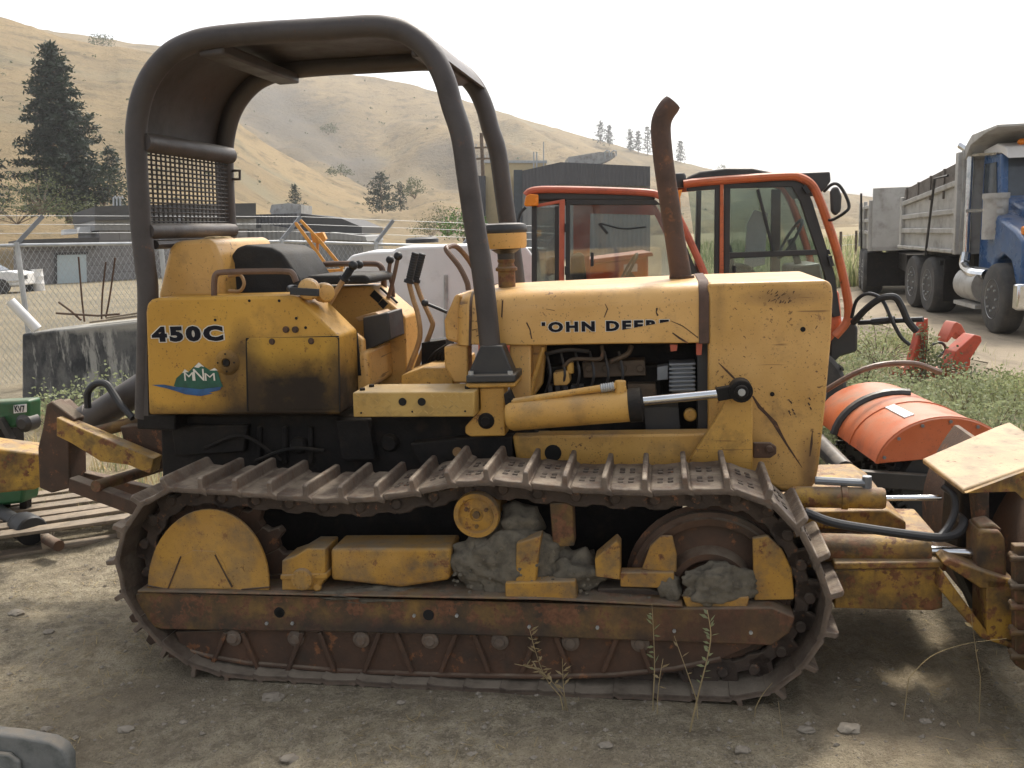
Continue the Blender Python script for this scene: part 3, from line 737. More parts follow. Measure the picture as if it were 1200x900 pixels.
lever([(474, 448), (482, 425), (492, 396), (490, 370), (484, 350), (479, 330)], .80, .012, 'lever', grip=((479.5, 329), (487, 296)), name='steering_lever')
lever([(482, 448), (492, 420), (506, 385), (505, 374), (494, 350), (487, 330)], .90, .012, 'lever', grip=((487, 328), (495, 297)), name='steering_lever')
lever([(524, 366), (510, 360), (500, 356)], .80, .008, 'rubber', knob=(498, 355, .017), name='throttle_lever')

# ---- step
mb = MB(); mb.pp(D, [(413, 460), (556, 459), (556, 488.5), (414, 489)], .31, .51)
M['tread'] = weathered('tread_plate_yellow', (0.50, 0.33, 0.10), (0.44, 0.27, 0.07), 0.15, 0.2, (0.45, 0.7), sc=4, bump=.3, dust=.5)
step_ = part(mb, 'step', 'tread', bevel=.006)
mb = MB()
for i in range(19):
    for j in range(4):
        x = 419 + i * 7.3; y = 464 + j * 6.3; s = 1 if (i + j) % 2 else -1
        if abs(x - 470) < 9 and abs(y - 471) < 8 or abs(x - 493) < 9 and abs(y - 471) < 8: continue
        mb.bar(D.pt(x - 2, y + 1.5 * s, .3095), D.pt(x + 2, y - 1.5 * s, .3095), .0045, .004, D.v)
part(mb, 'tread_pattern', 'tread', step_)
mb = MB()
for x, y, r in ((471.5, 471, .0165), (494, 471, .0165), (483, 482.5, .004), (423, 484, .004), (545, 482, .004)):
    c = D.pt(x, y, .3065); mb.cyl(c, c + D.v * .006, r, 18)
part(mb, 'step_hole', 'dark_hole', step_)
mb = MB()
for x, v in ((436, .44), (425, .36), (548, .38)):
    c = D.pt(x, 459.5, v); c.z = D.pt(480, 459.5, .31).z; mb.cyl(c, c + Z * .01, .012, 6)
part(mb, 'step_bolt', 'grease', step_)

# ---- roll bar canopy
rops_px = [(170, 489), (173.5, 352), (170, 310), (165, 262), (161, 205), (159.5, 165), (161, 138), (168, 108), (181, 83), (201, 62), (225, 50), (250, 44), (300, 39), (350, 36), (400, 33), (435, 31), (455, 32.5),
           (475, 38), (494, 51), (510, 70), (522, 96), (530, 125), (541, 160), (549, 215), (556, 262), (564, 310), (570, 360), (575, 412)]
near = smooth_path([D.pt(x, y, .44) for x, y in rops_px], 4)
RW = D.v * .78
mb = MB(); mb.tube(near, .044, 16)
can = part(mb, 'roll_bar', 'rops')
mb = MB(); mb.tube([p + RW for p in near], .044, 16); part(mb, 'roll_bar', 'rops')
# sheet roof that wraps down the back
lo = 0; i0 = min(range(len(near)), key=lambda i: (near[i] - D.pt(160, 160, .44)).length); i1 = min(range(len(near)), key=lambda i: (near[i] - D.pt(512, 74, .44)).length)
mb = MB(); secs = []
cen = D.pt(350, 250, .44)
for i in range(i0, i1 + 1):
    p = near[i]; t = (near[min(i + 1, len(near) - 1)] - near[i - 1]).normalized(); n = D.v.cross(t); n = n if n.z > 0 or n.dot(D.u) < 0 else -n
    if n.dot(cen - p) > 0: n = -n
    a = p + n * .030 + D.v * .0; secs.append([a - D.v * .01, a + D.v * .79, a + D.v * .79 + n * .010, a - D.v * .01 + n * .010])
mb.loft(secs)
part(mb, 'roof_sheet', 'rops')
mb = MB()
c0 = D.pt(246, 47, .44); mb.bar(c0 - Z * .035, c0 + RW - Z * .035, .11, .05)
c0 = D.pt(494, 55, .44); mb.bar(c0 - Z * .02, c0 + RW - Z * .02, .09, .03)
part(mb, 'roof_crossmember', 'rops', bevel=.01)
mb = MB(); a = D.pt(166, 166, .44); mb.tube([a, a + RW], .042, 14)
a = D.pt(172, 271, .44); mb.tube([a, a + RW], .035, 14)
a = D.pt(174, 287, .44); mb.tube([a + D.v * .05, a + RW], .02, 8)
part(mb, 'canopy_rail', 'rops')
mb = MB(); A = D.pt(166, 172, .44); B = D.pt(171, 268, .44)
for k in range(20):
    p = D.v * (.03 + .72 * k / 19); mb.tube([A + p, B + p], .0045, 5)
for k in range(17):
    p = A.lerp(B, (k + .5) / 17); mb.tube([p + D.v * .02, p + D.v * .76], .0042, 5)
part(mb, 'mesh_screen', 'wire')
mb = MB(); a = D.pt(266, 205, .44 + .78); a = D.pt(272, 200, 1.22); b = D.pt(281, 200, 1.22); c = D.pt(281, 210, 1.22); d = D.pt(272, 210, 1.22)
mb.tube([a, b, c, d], .008, 6); part(mb, 'lamp_bracket', 'rops')
mb = MB()
mb.pp(D, [(563, 405), (588, 405), (603, 441), (547, 441)], .395, .485)
mb.pp(D, [(546, 440), (604, 439), (604, 448), (546, 449)], .36, .55)
foot = part(mb, 'roll_bar_foot', 'black', bevel=.006)
mb = MB()
for x, v in ((552, .375), (598, .375)):
    c = D.pt(x, 440, v); mb.cyl(c, c + Z * .018, .012, 6)
part(mb, 'foot_bolt', 'galv', foot)
mb = MB()
mb.pp(D, [(546, 449.5), (604, 448.5), (604, 454), (546, 455)], .37, .54)
mb.pp(D, [(562, 455), (591, 454), (592, 511), (551, 512), (545, 508), (545, 500), (563, 480)], .39, .48)
mt = part(mb, 'roll_bar_mount', 'yellow', bevel=.006)
mb = MB(); c = D.pt(569, 494, .375); mb.lathe(c, D.v, [(.004, .0), (.018, 0), (.02, .004), (.034, .010), (.034, .02)], 16); part(mb, 'mount_bolt', 'grease', mt)
# far post stands on the far fender
mb = MB(); mb.pp(D, [(170, 360), (345, 346), (396, 394), (399, 486), (174, 486)], 1.14, 1.32); part(mb, 'fender', 'yellow', bevel=.012)
mb = MB(); mb.pp(D, [(545, 452), (600, 449), (592, 511), (551, 512)], 1.16, 1.3); part(mb, 'roll_bar_mount', 'yellow', bevel=.006)

# ---- hood
def hood_sec(x, yt, yb, v0, v1, r, n=6):
    T, B = D.pt(x, yt, v0), D.pt(x, yb, v0); w = v1 - v0; out = [B]
    for k in range(n + 1):
        a = math.pi / 2 * k / n; out.append(Vector((T.x, T.y, T.z)) + D.v * (r - r * math.cos(a)) - Z * (r - r * math.sin(a)))
    for k in range(n + 1):
        a = math.pi / 2 * (1 - k / n); out.append(T + D.v * (w - r + r * math.cos(a)) - Z * (r - r * math.sin(a)))
    out.append(B + D.v * w); return out
mb = MB()
mb.loft([hood_sec(x, yt, yb, .50, 1.18, .085, 8) for x, yt, yb in ((546, 344, 404), (620, 340, 405), (720, 335.5, 403), (822, 331, 402))])
hood = part(mb, 'engine_hood', 'hood', bevel=.006)
mb = MB(); mb.loft([hood_sec(x, yt, yb, .50 + q, 1.18 - q, .085, 8) for x, yt, yb, q in ((536, 352, 404, .05), (538, 347, 404, .022), (543, 344.5, 404.5, .004), (551, 343, 405, .0))])
cowl = part(mb, 'cowl', 'hood', hood)
mb = MB(); mb.loft([hood_sec(x, yt, yb, .497, 1.183, .086, 8) for x, yt, yb in ((549, 343.2, 405), (552, 343, 405))]); part(mb, 'cowl_seam', 'rust', hood)
mb = MB(); mb.loft([hood_sec(x, yt, yb, .493, 1.187, .088, 8) for x, yt, yb in ((819, 330, 403), (831, 329.3, 402.5))]); strap = part(mb, 'hood_strap', 'exhaust', hood, bevel=.002)
mb = MB(); mb.pp(D, [(520, 376), (533, 345), (540, 345), (540, 404), (522, 398)], .58, 1.1); part(mb, 'dashboard', 'hood', bevel=.012)
mb = MB(); mb.pp(D, [(520, 406), (548, 404), (549, 449), (532, 449), (521, 430)], .53, .62); mb.pp(D, [(597, 404), (622, 404), (622, 470), (597, 478)], .53, 1.1)
mb.pp(D, [(622, 404), (640, 404), (636, 450), (622, 470)], .60, .64)
part(mb, 'engine_side_panel', 'hood', bevel=.008)
mb = MB()
hp = [(829.5, 332), (968, 328), (975, 333), (976.5, 345), (974, 400), (967, 480), (960, 545), (956, 566), (945, 580), (915, 575), (880, 556), (830, 545)]
mb.pp(D, hp, .50, 1.18)
S2 = lambda x, y: pc(x, y, .50)
M['nose'] = weathered('scratched_yellow_paint', (0.57, 0.325, 0.09), (0.48, 0.262, 0.065), 0.26, 0.24, (0.32, 0.55), sc=4.0, bump=.25, scratch=.6, dust=.15, chips=.9, fade=.35,
   stains=((S2(920, 348), .01, .10, (.5, .3, 2.2), (.16, .085, .035), .7), (S2(950, 540), .02, .12, (2, .3, .8), (.13, .065, .025), .8), (S2(842, 370), .0, .12, (3, .3, .8), (.30, .17, .05), .6)))
nose = part(mb, 'radiator_housing', 'nose', bevel=.04, seg=5)
mb = MB()
for x, y, r in ((941, 386, .010), (905, 462, .009)):
    c = D.pt(x, y, .4965); mb.cyl(c, c + D.v * .008, r, 14)
part(mb, 'housing_hole', 'dark_hole', nose)
mb = MB()   # rust scars scraped into the side
def scar(pts, w, v=.4985):
    P = [D.pt(x, y, v) for x, y in pts]; L = []; R = []
    for i, p in enumerate(P):
        t = (P[min(i + 1, len(P) - 1)] - P[max(i - 1, 0)]).normalized(); n = t.cross(D.v); q = w[i] if isinstance(w, list) else w * (0.55 + 0.9 * rnd())
        L.append(p + n * q); R.append(p - n * q)
    mb.add(L + R, [(i, i + 1, len(P) + i + 1, len(P) + i) for i in range(len(P) - 1)])
scar([(842, 425), (850, 433), (858, 441), (866, 449)], [.001, .004, .004, .002])
scar([(882, 464), (890, 477), (900, 487), (908, 496), (915, 509), (922, 521), (932, 536), (940, 548)], [.003, .007, .006, .009, .006, .004, .003, .001])
for k in range(26):
    x = U(896, 932); y = U(342, 356); scar([(x, y), (x + U(1, 4), y - U(1, 4))], .0014)
for k in range(14):
    x = U(835, 962); y = U(360, 470); scar([(x, y), (x + U(-3, 3), y + U(1, 4))], .0013)
for x, y in ((924, 468), (926, 470), (928, 479), (924, 481), (930, 483), (925, 484), (948, 466), (947, 472), (949, 477)): scar([(x, y), (x + 2, y + 3)], .003)
scar([(952, 505), (951, 520), (949, 535)], [.001, .005, .002])
part(mb, 'rust_scar', 'rust', nose, smooth=False, fix=False)
mb = MB()
for pts, w in ((([(786, 376), (800, 382), (812, 391), (818, 396)]), .0015), ([(788, 390), (796, 396), (806, 402)], .004), ([(770, 361), (769, 366), (771, 370)], .003), ([(617, 378), (621, 386), (623, 397)], .002), ([(709, 356), (712, 362), (708, 372)], .0016), ([(589, 352), (588, 372)], .0022), ([(640, 362), (650, 364)], .001), ([(553, 387), (562, 385), (566, 391), (558, 394)], .0015)):
    scar(pts, w)
part(mb, 'rust_scar', 'rust', hood, smooth=False, fix=False)
# worn maker's lettering: the J almost gone, the feet of the last letters rubbed away
def wear(bm):
    vs = [v.co for v in bm.verts]; x0 = min(v.x for v in vs); x1 = max(v.x for v in vs); w = x1 - x0
    def cutp(co, no):
        bmesh.ops.bisect_plane(bm, geom=bm.verts[:] + bm.edges[:] + bm.faces[:], plane_co=co, plane_no=no, clear_outer=True)
    jx = x0 + w * .068
    loose = [v for v in bm.verts if v.co.x < jx and v.co.y < .42]
    bmesh.ops.bisect_plane(bm, geom=bm.verts[:] + bm.edges[:] + bm.faces[:], plane_co=(0, .44, 0), plane_no=(0, 1, 0))
    bmesh.ops.bisect_plane(bm, geom=bm.verts[:] + bm.edges[:] + bm.faces[:], plane_co=(jx, 0, 0), plane_no=(1, 0, 0))
    bmesh.ops.delete(bm, geom=[f for f in bm.faces if f.calc_center_median().x < jx and f.calc_center_median().y < .44], context='FACES')
    xs = x0 + w * .62
    cutp((xs, -.02, 0), Vector((.62, -w * .38, 0)).normalized())
wd = decal('JOHN DEERE', D, .50, (632, 389.5), (784, 374.5), 'hood_lettering', ('decal_black', 'decal_white'), hood, .055, .042, wear, 1.3, eps=.0015)
mb = MB()
gb = [D.pt(534, 337, .98), D.pt(533, 325, .98), D.pt(525, 305, .98), D.pt(522, 293, .98), D.pt(527, 290, 1.0), D.pt(534, 291, 1.04), D.pt(545, 303, 1.08), D.pt(556, 322, 1.1), D.pt(560, 336, 1.1)]
gb = [D.pt(549, 340, .62), D.pt(547, 330, .62), D.pt(538, 312, .62), D.pt(524, 294, .62), D.pt(525, 289.5, .66), D.pt(535, 289, .78), D.pt(548, 303, .94), D.pt(556, 318, 1.02), D.pt(558, 336, 1.02)]
mb.tube(smooth_path(gb, 5), .012, 10); part(mb, 'grab_handle', 'brown_tube')

# ---- air intake and exhaust
C = D.pt(594, 330, .80); q = (D.pt(620, 330, .80) - C).length / 26
def zy(y): return D.pt(594, y, .80).z - C.z
mb = MB(); mb.lathe(C, Z, [(.001, zy(290)), (23.5 * q, zy(291)), (24.5 * q, zy(287)), (24.5 * q, zy(273)), (20 * q, zy(270))], 32)
pre = part(mb, 'air_precleaner', 'hood')
mb = MB(); mb.lathe(C, Z, [(24 * q, zy(274)), (25.5 * q, zy(271)), (25.5 * q, zy(267)), (23.5 * q, zy(263)), (18 * q, zy(261.5)), (.001, zy(261))], 32); part(mb, 'precleaner_cap', 'black', pre)
mb = MB(); mb.lathe(C, Z, [(9.5 * q, zy(305)), (10 * q, zy(297)), (17 * q, zy(292)), (.01, zy(291))], 24); part(mb, 'precleaner_neck', 'black', pre)
mb = MB(); mb.lathe(C, Z, [(10 * q, zy(336)), (10 * q, zy(318)), (12.5 * q, zy(317)), (12.5 * q, zy(314)), (10 * q, zy(312)), (9 * q, zy(308)), (10 * q, zy(306)), (10 * q, zy(304)), (9 * q, zy(303))], 24); part(mb, 'intake_collar', 'rust_yellow', pre)
mb = MB()
ex = smooth_path([D.pt(x, y, .84) for x, y in ((800, 345), (797, 318), (791, 280), (785, 240), (779, 200), (775.5, 170), (774.5, 157), (774.5, 147), (776.5, 138), (781, 129.5), (786.5, 122.5), (789, 119.5))], 5)
mb.tube(ex, [.050 - .007 * min(1, i / 10) - (.006 * max(0, i - len(ex) + 8) / 8) for i in range(len(ex))], 18)
exh = part(mb, 'exhaust_stack', 'exhaust')
mb = MB(); t = (ex[-1] - ex[-2]).normalized(); mb.cyl(ex[-1] - t * .01, ex[-1] + t * .002, .031, 16); part(mb, 'pipe_mouth', 'dark_hole', exh)
mb = MB(); c = D.pt(799, 331, .84); mb.cyl(c - Z * .03, c + Z * .03, .054, 20); part(mb, 'exhaust_collar', 'rust', exh)

# ---- engine bay
mb = MB(); mb.pp(D, [(600, 404), (830, 402), (832, 515), (602, 515)], .74, 1.12); mb.pp(D, [(640, 430), (775, 428), (778, 505), (644, 508)], .66, .76)
eng = part(mb, 'engine_block', 'grease', bevel=.01)
M['engine_bit'] = weathered('oily_brown_iron', (0.07, 0.048, 0.03), (0.11, 0.072, 0.04), 0.3, 0.35, (0.5, 0.8), sc=9, bump=.5)
mb = MB(); mb.pp(D, [(682, 425), (755, 422), (757, 440), (684, 443)], .60, .7); mb.pp(D, [(735, 450), (768, 450), (770, 470), (738, 472)], .6, .7)
for k in range(4):
    c = D.pt(690 + k * 20, 432, .59); mb.cyl(c, c + D.v * .04, .016, 10)
mb.tube(smooth_path([D.pt(705, 405, .58), D.pt(706, 416, .56), D.pt(700, 421, .56), D.pt(672, 421, .56), D.pt(660, 430, .57)], 5), .009, 8)
mb.tube(smooth_path([D.pt(740, 405, .6), D.pt(735, 415, .58), D.pt(715, 424, .58)], 5), .011, 8)
part(mb, 'engine_manifold', 'engine_bit', eng, bevel=.006)
mb = MB(); mb.pp(D, [(648, 437), (666, 434), (668, 448), (664, 452), (649, 452)], .56, .64); c = D.pt(668, 424, .58); mb.cyl(c, c - Z * .05, .016, 14)
c = D.pt(809, 487, .58); mb.lathe(c, D.v, [(.005, 0), (.024, 0), (.027, .006), (.027, .04)], 18)
mb.tube(smooth_path([D.pt(622, 470, .55), D.pt(624, 450, .55), D.pt(630, 430, .55), D.pt(637, 406, .55)], 5), .012, 8)
part(mb, 'fuel_filter', 'yellow', eng, bevel=.005)
mb = MB()
for k in range(5): mb.pp(D, [(642 + k * 9, 452), (647 + k * 9, 452), (648 + k * 9, 470), (643 + k * 9, 470)], .57, .62)
mb.tube(smooth_path([D.pt(640, 415, .58), D.pt(652, 412, .56), D.pt(668, 410, .56), D.pt(690, 412, .58)], 5), .008, 8)
for k in range(6):
    x = 640 + k * 17; mb.tube(smooth_path([D.pt(x, 412, .60), D.pt(x + 5, 440, .56), D.pt(x - 3, 465, .60)], 5), .006, 6)
mb.pp(D, [(755, 478), (795, 478), (797, 506), (757, 507)], .58, .7)
part(mb, 'engine_pipes', 'black', eng)
mb = MB()
for k in range(7): mb.pp(D, [(784, 426 + k * 5), (815, 425 + k * 5), (815, 428 + k * 5), (784, 429 + k * 5)], .555, .66)
mb.pp(D, [(787, 425), (812, 425), (813, 460), (787, 460)], .57, .66); mb.pp(D, [(770, 430), (783, 428), (783, 445), (770, 446)], .58, .64)
part(mb, 'alternator', 'grey_metal', eng, bevel=.003)
mb = MB(); mb.pp(D, [(785, 404), (794, 404), (793, 411), (786, 412)], .53, .56); mb.pp(D, [(816, 402), (823, 402), (822, 416), (816, 416)], .52, .56); part(mb, 'orange_tag', 'faded_orange', eng)
mb = MB(); mb.pp(D, [(817, 402), (829, 402), (829, 512), (818, 512)], .56, 1.1); part(mb, 'radiator_shroud', 'black', eng)

# ---- blade lift bracket and cylinder on the side
mb = MB(); mb.pp(D, [(803, 547), (846, 480), (851, 466), (858, 462), (880, 462), (882, 470), (882, 560), (800, 560)], .385, .42)
lb = part(mb, 'lift_bracket', 'yellow', bevel=.006)
mb = MB(); mb.pp(D, [(883, 519), (903, 519), (910, 524), (910, 532), (903, 537), (883, 537)], .42, .44); c = D.pt(902, 527, .405); mb.cyl(c, c + D.v * .03, .016, 6); part(mb, 'pin_lug', 'rust', lb, bevel=.004)
def cylaxis(a, b, va, vb): return D.pt(*a, va), D.pt(*b, vb)
A, B = cylaxis((592, 487), (752, 474), .36, .355)
mb = MB(); d = B - A; L = d.length
mb.lathe(A, d, [(.03, 0), (.056, .012), (.064, .03), (.064, L * .5), (.064, L - .012), (.060, L)], 28)
cy = part(mb, 'lift_cylinder', 'yellow')
mb = MB(); mb.lathe(B - d.normalized() * .05, d, [(.064, 0), (.068, .002), (.068, .05), (.04, .056), (.02, .06)], 28); part(mb, 'cylinder_gland', 'grease', cy)
A2, B2 = cylaxis((752, 470), (846, 461), .355, .35)
mb = MB(); mb.cyl(A2, B2, .0185, 18); part(mb, 'cylinder_rod', 'chrome', cy)
mb = MB(); E = D.pt(868, 457, .352)
mb.bar(B2 - (E - B2).normalized() * .02, E, .05, .04, D.v); mb.cyl(E - D.v * .035, E + D.v * .04, .044, 20); mb.cyl(E - D.v * .05, E + D.v * .06, .026, 16)
part(mb, 'rod_eye', 'grease', cy, bevel=.004)
mb = MB(); mb.cyl(E - D.v * .054, E - D.v * .02, .014, 12); part(mb, 'rod_pin', 'galv', cy)
mb = MB(); mb.cyl(D.pt(600, 471, .34), D.pt(722, 452, .34), .014, 12); mb.cyl(D.pt(727, 468, .345), D.pt(727, 446, .345), .022, 12); mb.bar(D.pt(722, 456, .345), D.pt(734, 455, .345), .03, .02)
lt = part(mb, 'oil_line', 'yellow', cy, bevel=.003)
mb = MB(); a, b = D.pt(704, 455, .34), D.pt(720, 452.5, .34); dd = b - a
mb.lathe(a, dd, [(.015, 0)] + sum([[(.016, dd.length * k / 6), (.019, dd.length * (k + .5) / 6)] for k in range(6)], []) + [(.015, dd.length)], 12); part(mb, 'line_coupling', 'galv', lt)
mb = MB(); mb.pp(D, [(590, 462), (597, 458), (602, 470), (598, 478), (592, 476)], .33, .38); part(mb, 'cylinder_lug', 'grease', cy, bevel=.004)

# ---- push frame and blade at the front
mb = MB()
mb.pp(D, [(978, 668), (1103, 666), (1105, 713), (1092, 716), (978, 713)], .22, .40)
mb.pp(D, [(978, 660), (1106, 658), (1106, 666), (978, 668)], .20, .42)
mb.cut(); mb.fbox(D, 1.0, 1.5, 1.28, 1.46, .28, .42)
mb.pieces('push_arm', M['yellow_rust'], DZ, bevel=.006)
mb = MB()
mb.pp(D, [(945, 600), (1040, 598), (1062, 612), (1062, 622), (945, 620)], .48, 1.2)
mb.pp(D, [(945, 636), (1110, 640), (1110, 670), (945, 668)], .60, 1.1)
part(mb, 'crossframe', 'yellow_rust', bevel=.008)
A, B = D.pt(928, 582, .46), D.pt(1037, 584, .44); mb = MB(); d = B - A; L = d.length
mb.lathe(A, d, [(.03, 0), (.042, .004), (.042, L * .53), (.047, L * .535), (.047, L * .60), (.042, L * .605), (.042, L - .01), (.037, L)], 24)
hc = part(mb, 'angle_cylinder', 'yellow_rust')
mb = MB(); mb.cyl(B, D.pt(1103, 583, .43), .011, 12); part(mb, 'cylinder_rod', 'chrome', hc)
mb = MB(); mb.cyl(D.pt(955, 563, .46), D.pt(1013, 566, .45), .016, 10); mb.cyl(D.pt(1016, 572, .45), D.pt(1016, 558, .45), .018, 10); part(mb, 'hose_fitting', 'grey_metal', hc)
A, B = D.pt(955, 641, .30), D.pt(1089, 645, .28); mb = MB(); d = B - A; L = d.length
mb.lathe(A, d, [(.03, 0), (.054, .006), (.054, L - .014), (.045, L)], 26)
hc2 = part(mb, 'tilt_cylinder', 'yellow_rust')
mb = MB(); mb.cyl(B - d.normalized() * .02, D.pt(1146, 648, .27), .0185, 16); part(mb, 'cylinder_rod', 'chrome', hc2)
mb = MB()
mb.tube(smooth_path([D.pt(943, 600, .27), D.pt(975, 612, .25), D.pt(1020, 620, .24), D.pt(1070, 627, .24), D.pt(1102, 630, .25), D.pt(1122, 625, .28), D.pt(1129, 612, .32), D.pt(1122, 604, .38)], 6), .017, 10)
mb.tube(smooth_path([D.pt(1102, 629, .25), D.pt(1112, 616, .3), D.pt(1119, 598, .34), D.pt(1117, 580, .36), D.pt(1106, 570, .4)], 6), .014, 10)
part(mb, 'hydraulic_hose', 'rubber')
# moldboard with top spill plate; its back faces the camera
BZ0, BZ1 = .06, .74
a0 = D.loc(1205, 700, .0)[0]
mb = MB()
def mold(z):   # fore-aft bulge of the blade back
    t = (z - BZ0) / (BZ1 - BZ0); return a0 + .10 + .10 * (1 - (2 * t - 1) ** 2) * -1 + .06 * t
secs = []
for k in range(15):
    z = BZ0 + (BZ1 - BZ0) * k / 14; a = mold(z)
    secs.append([D.uv(a, -.42, z), D.uv(a + .02, -.42, z), D.uv(a + .02, 1.40, z), D.uv(a, 1.40, z)])
mb.loft(secs)
blade = part(mb, 'blade', 'rust')
mb = MB()
pts = [D.pt(1129, 572, .20)]
zt = D.pt(1129, 572, .20).z
def onz(x, y, z): 
    d = ray(x, y); return CAM_P + d * ((z - H) / d.z)
top = [onz(1129, 573, zt), onz(1081, 537, zt), onz(1166, 500, zt), onz(1183, 494, zt), onz(1225, 520, zt + .01), onz(1240, 535, zt)]
mb.prism(top, -Z * .022)
tp_ = part(mb, 'spill_plate', 'spill', blade, bevel=.008)
mb = MB(); mb.pp(D, [(1132, 578), (1205, 551), (1205, 590), (1190, 576), (1150, 577)], .17, .19); part(mb, 'spill_plate_skirt', 'yellow_rust', blade)
mb = MB()
mb.pp(D, [(1146, 690), (1146, 628), (1150, 621), (1172, 622), (1178, 632), (1180, 660), (1180, 690)], .20, .34)
mb.pp(D, [(1150, 625), (1146, 617), (1164, 613), (1176, 622)], .22, .32)
mb.pp(D, [(1140, 560), (1160, 560), (1160, 620), (1146, 620)], .34, .42)
part(mb, 'rod_bracket', 'rust_yellow', blade, bevel=.01)
mb = MB()
mb.pp(D, [(1156, 678), (1192, 683), (1190, 752), (1156, 745)], .16, .32)
mb.pp(D, [(1104, 660), (1112, 655), (1160, 672), (1192, 682), (1192, 690), (1150, 690)], .16, .40)
mb.pp(D, [(1104, 668), (1112, 680), (1158, 742), (1192, 756), (1185, 760), (1150, 748), (1100, 690)], .16, .40)
part(mb, 'blade_mount', 'yellow_rust', blade, bevel=.006)
mb = MB()
mb.pp(D, [(1189, 640), (1206, 640), (1206, 790), (1190, 780)], .08, .12)
for y in (655, 688, 712, 742, 770):
    c = D.pt(1191, y, .06); mb.cyl(c, c + D.v * .05, .014, 6); mb.cyl(c - D.u * .02, c + D.u * .04, .012, 8)
part(mb, 'end_plate', 'rust_yellow', blade, bevel=.004)
mb = MB(); mb.pp(D, [(1128, 575), (1210, 570), (1210, 760), (1160, 745), (1122, 660)], .55, .8); part(mb, 'ball_joint_housing', 'grease', blade, bevel=.02)
mb = MB(); mb.pp(D, [(974, 690), (985, 712), (990, 722), (981, 721), (972, 706)], -.0, .01)

# ---- rear linkage
M['arm'] = weathered('chipped_bright_yellow_arm', (.48, .28, .035), (.32, .17, .025), .55, .5, (.45, .75), sc=5, dust=.4, streak=.4, bump=.4, chips=.8)
mb = MB()
mb.cyl(D.pt(100, 496, .92), D.pt(196, 436, .80), .072, 20); mb.cyl(D.pt(88, 503, .92), D.pt(112, 488, .92), .085, 18)
rl = part(mb, 'winch_cylinder', 'rops', bevel=.004)
mb = MB(); mb.tube(smooth_path([D.pt(103, 478, .75), D.pt(103, 460, .75), D.pt(112, 450, .75), D.pt(124, 450, .75), D.pt(132, 460, .74), D.pt(142, 475, .72), D.pt(156, 490, .7)], 6), .017, 10); part(mb, 'hydraulic_hose', 'rubber', rl)
mb = MB()
mb.pp(D, [(44, 525), (50, 500), (54, 474), (62, 473), (80, 490), (82, 572), (60, 578), (46, 572)], .84, .98)
mb.pp(D, [(54, 474), (60, 470), (88, 492), (84, 500)], .62, .70)
mb.cut(); mb.pp(D, [(140, 500), (190, 496), (196, 545), (176, 556), (150, 540)], .7, .95)
mb.pieces('linkage_plate', M['rust'], DZ, bevel=.008)
mb = MB(); mb.pp(D, [(66, 489), (82, 497), (180, 538), (176, 556), (150, 545), (118, 541), (84, 520), (66, 511)], .58, .66)
part(mb, 'linkage_arm', 'arm', bevel=.005)
mb = MB(); mb.bar(D.pt(86, 566, .62), D.pt(168, 596, .56), .06, .07); mb.cut(); mb.bar(D.pt(90, 556, .98), D.pt(200, 582, .98), .05, .06)
mb.pieces('hitch_link', M['rust'], DZ, bevel=.005)
mb = MB(); mb.cyl(D.pt(112, 570, .55), D.pt(190, 546, 1.05), .028, 14); mb.cut(); mb.cyl(D.pt(105, 508, .8), D.pt(185, 488, .8), .03, 14); mb.pieces('link_tube', M['rust_yellow'], DZ)
SUN_E = 2.2; SKY_E = 0.15; EXPO = 0.95; HAZE = 0.0005
# ================================================================== SETTING
def struct(o): return tag(o, kind='structure')
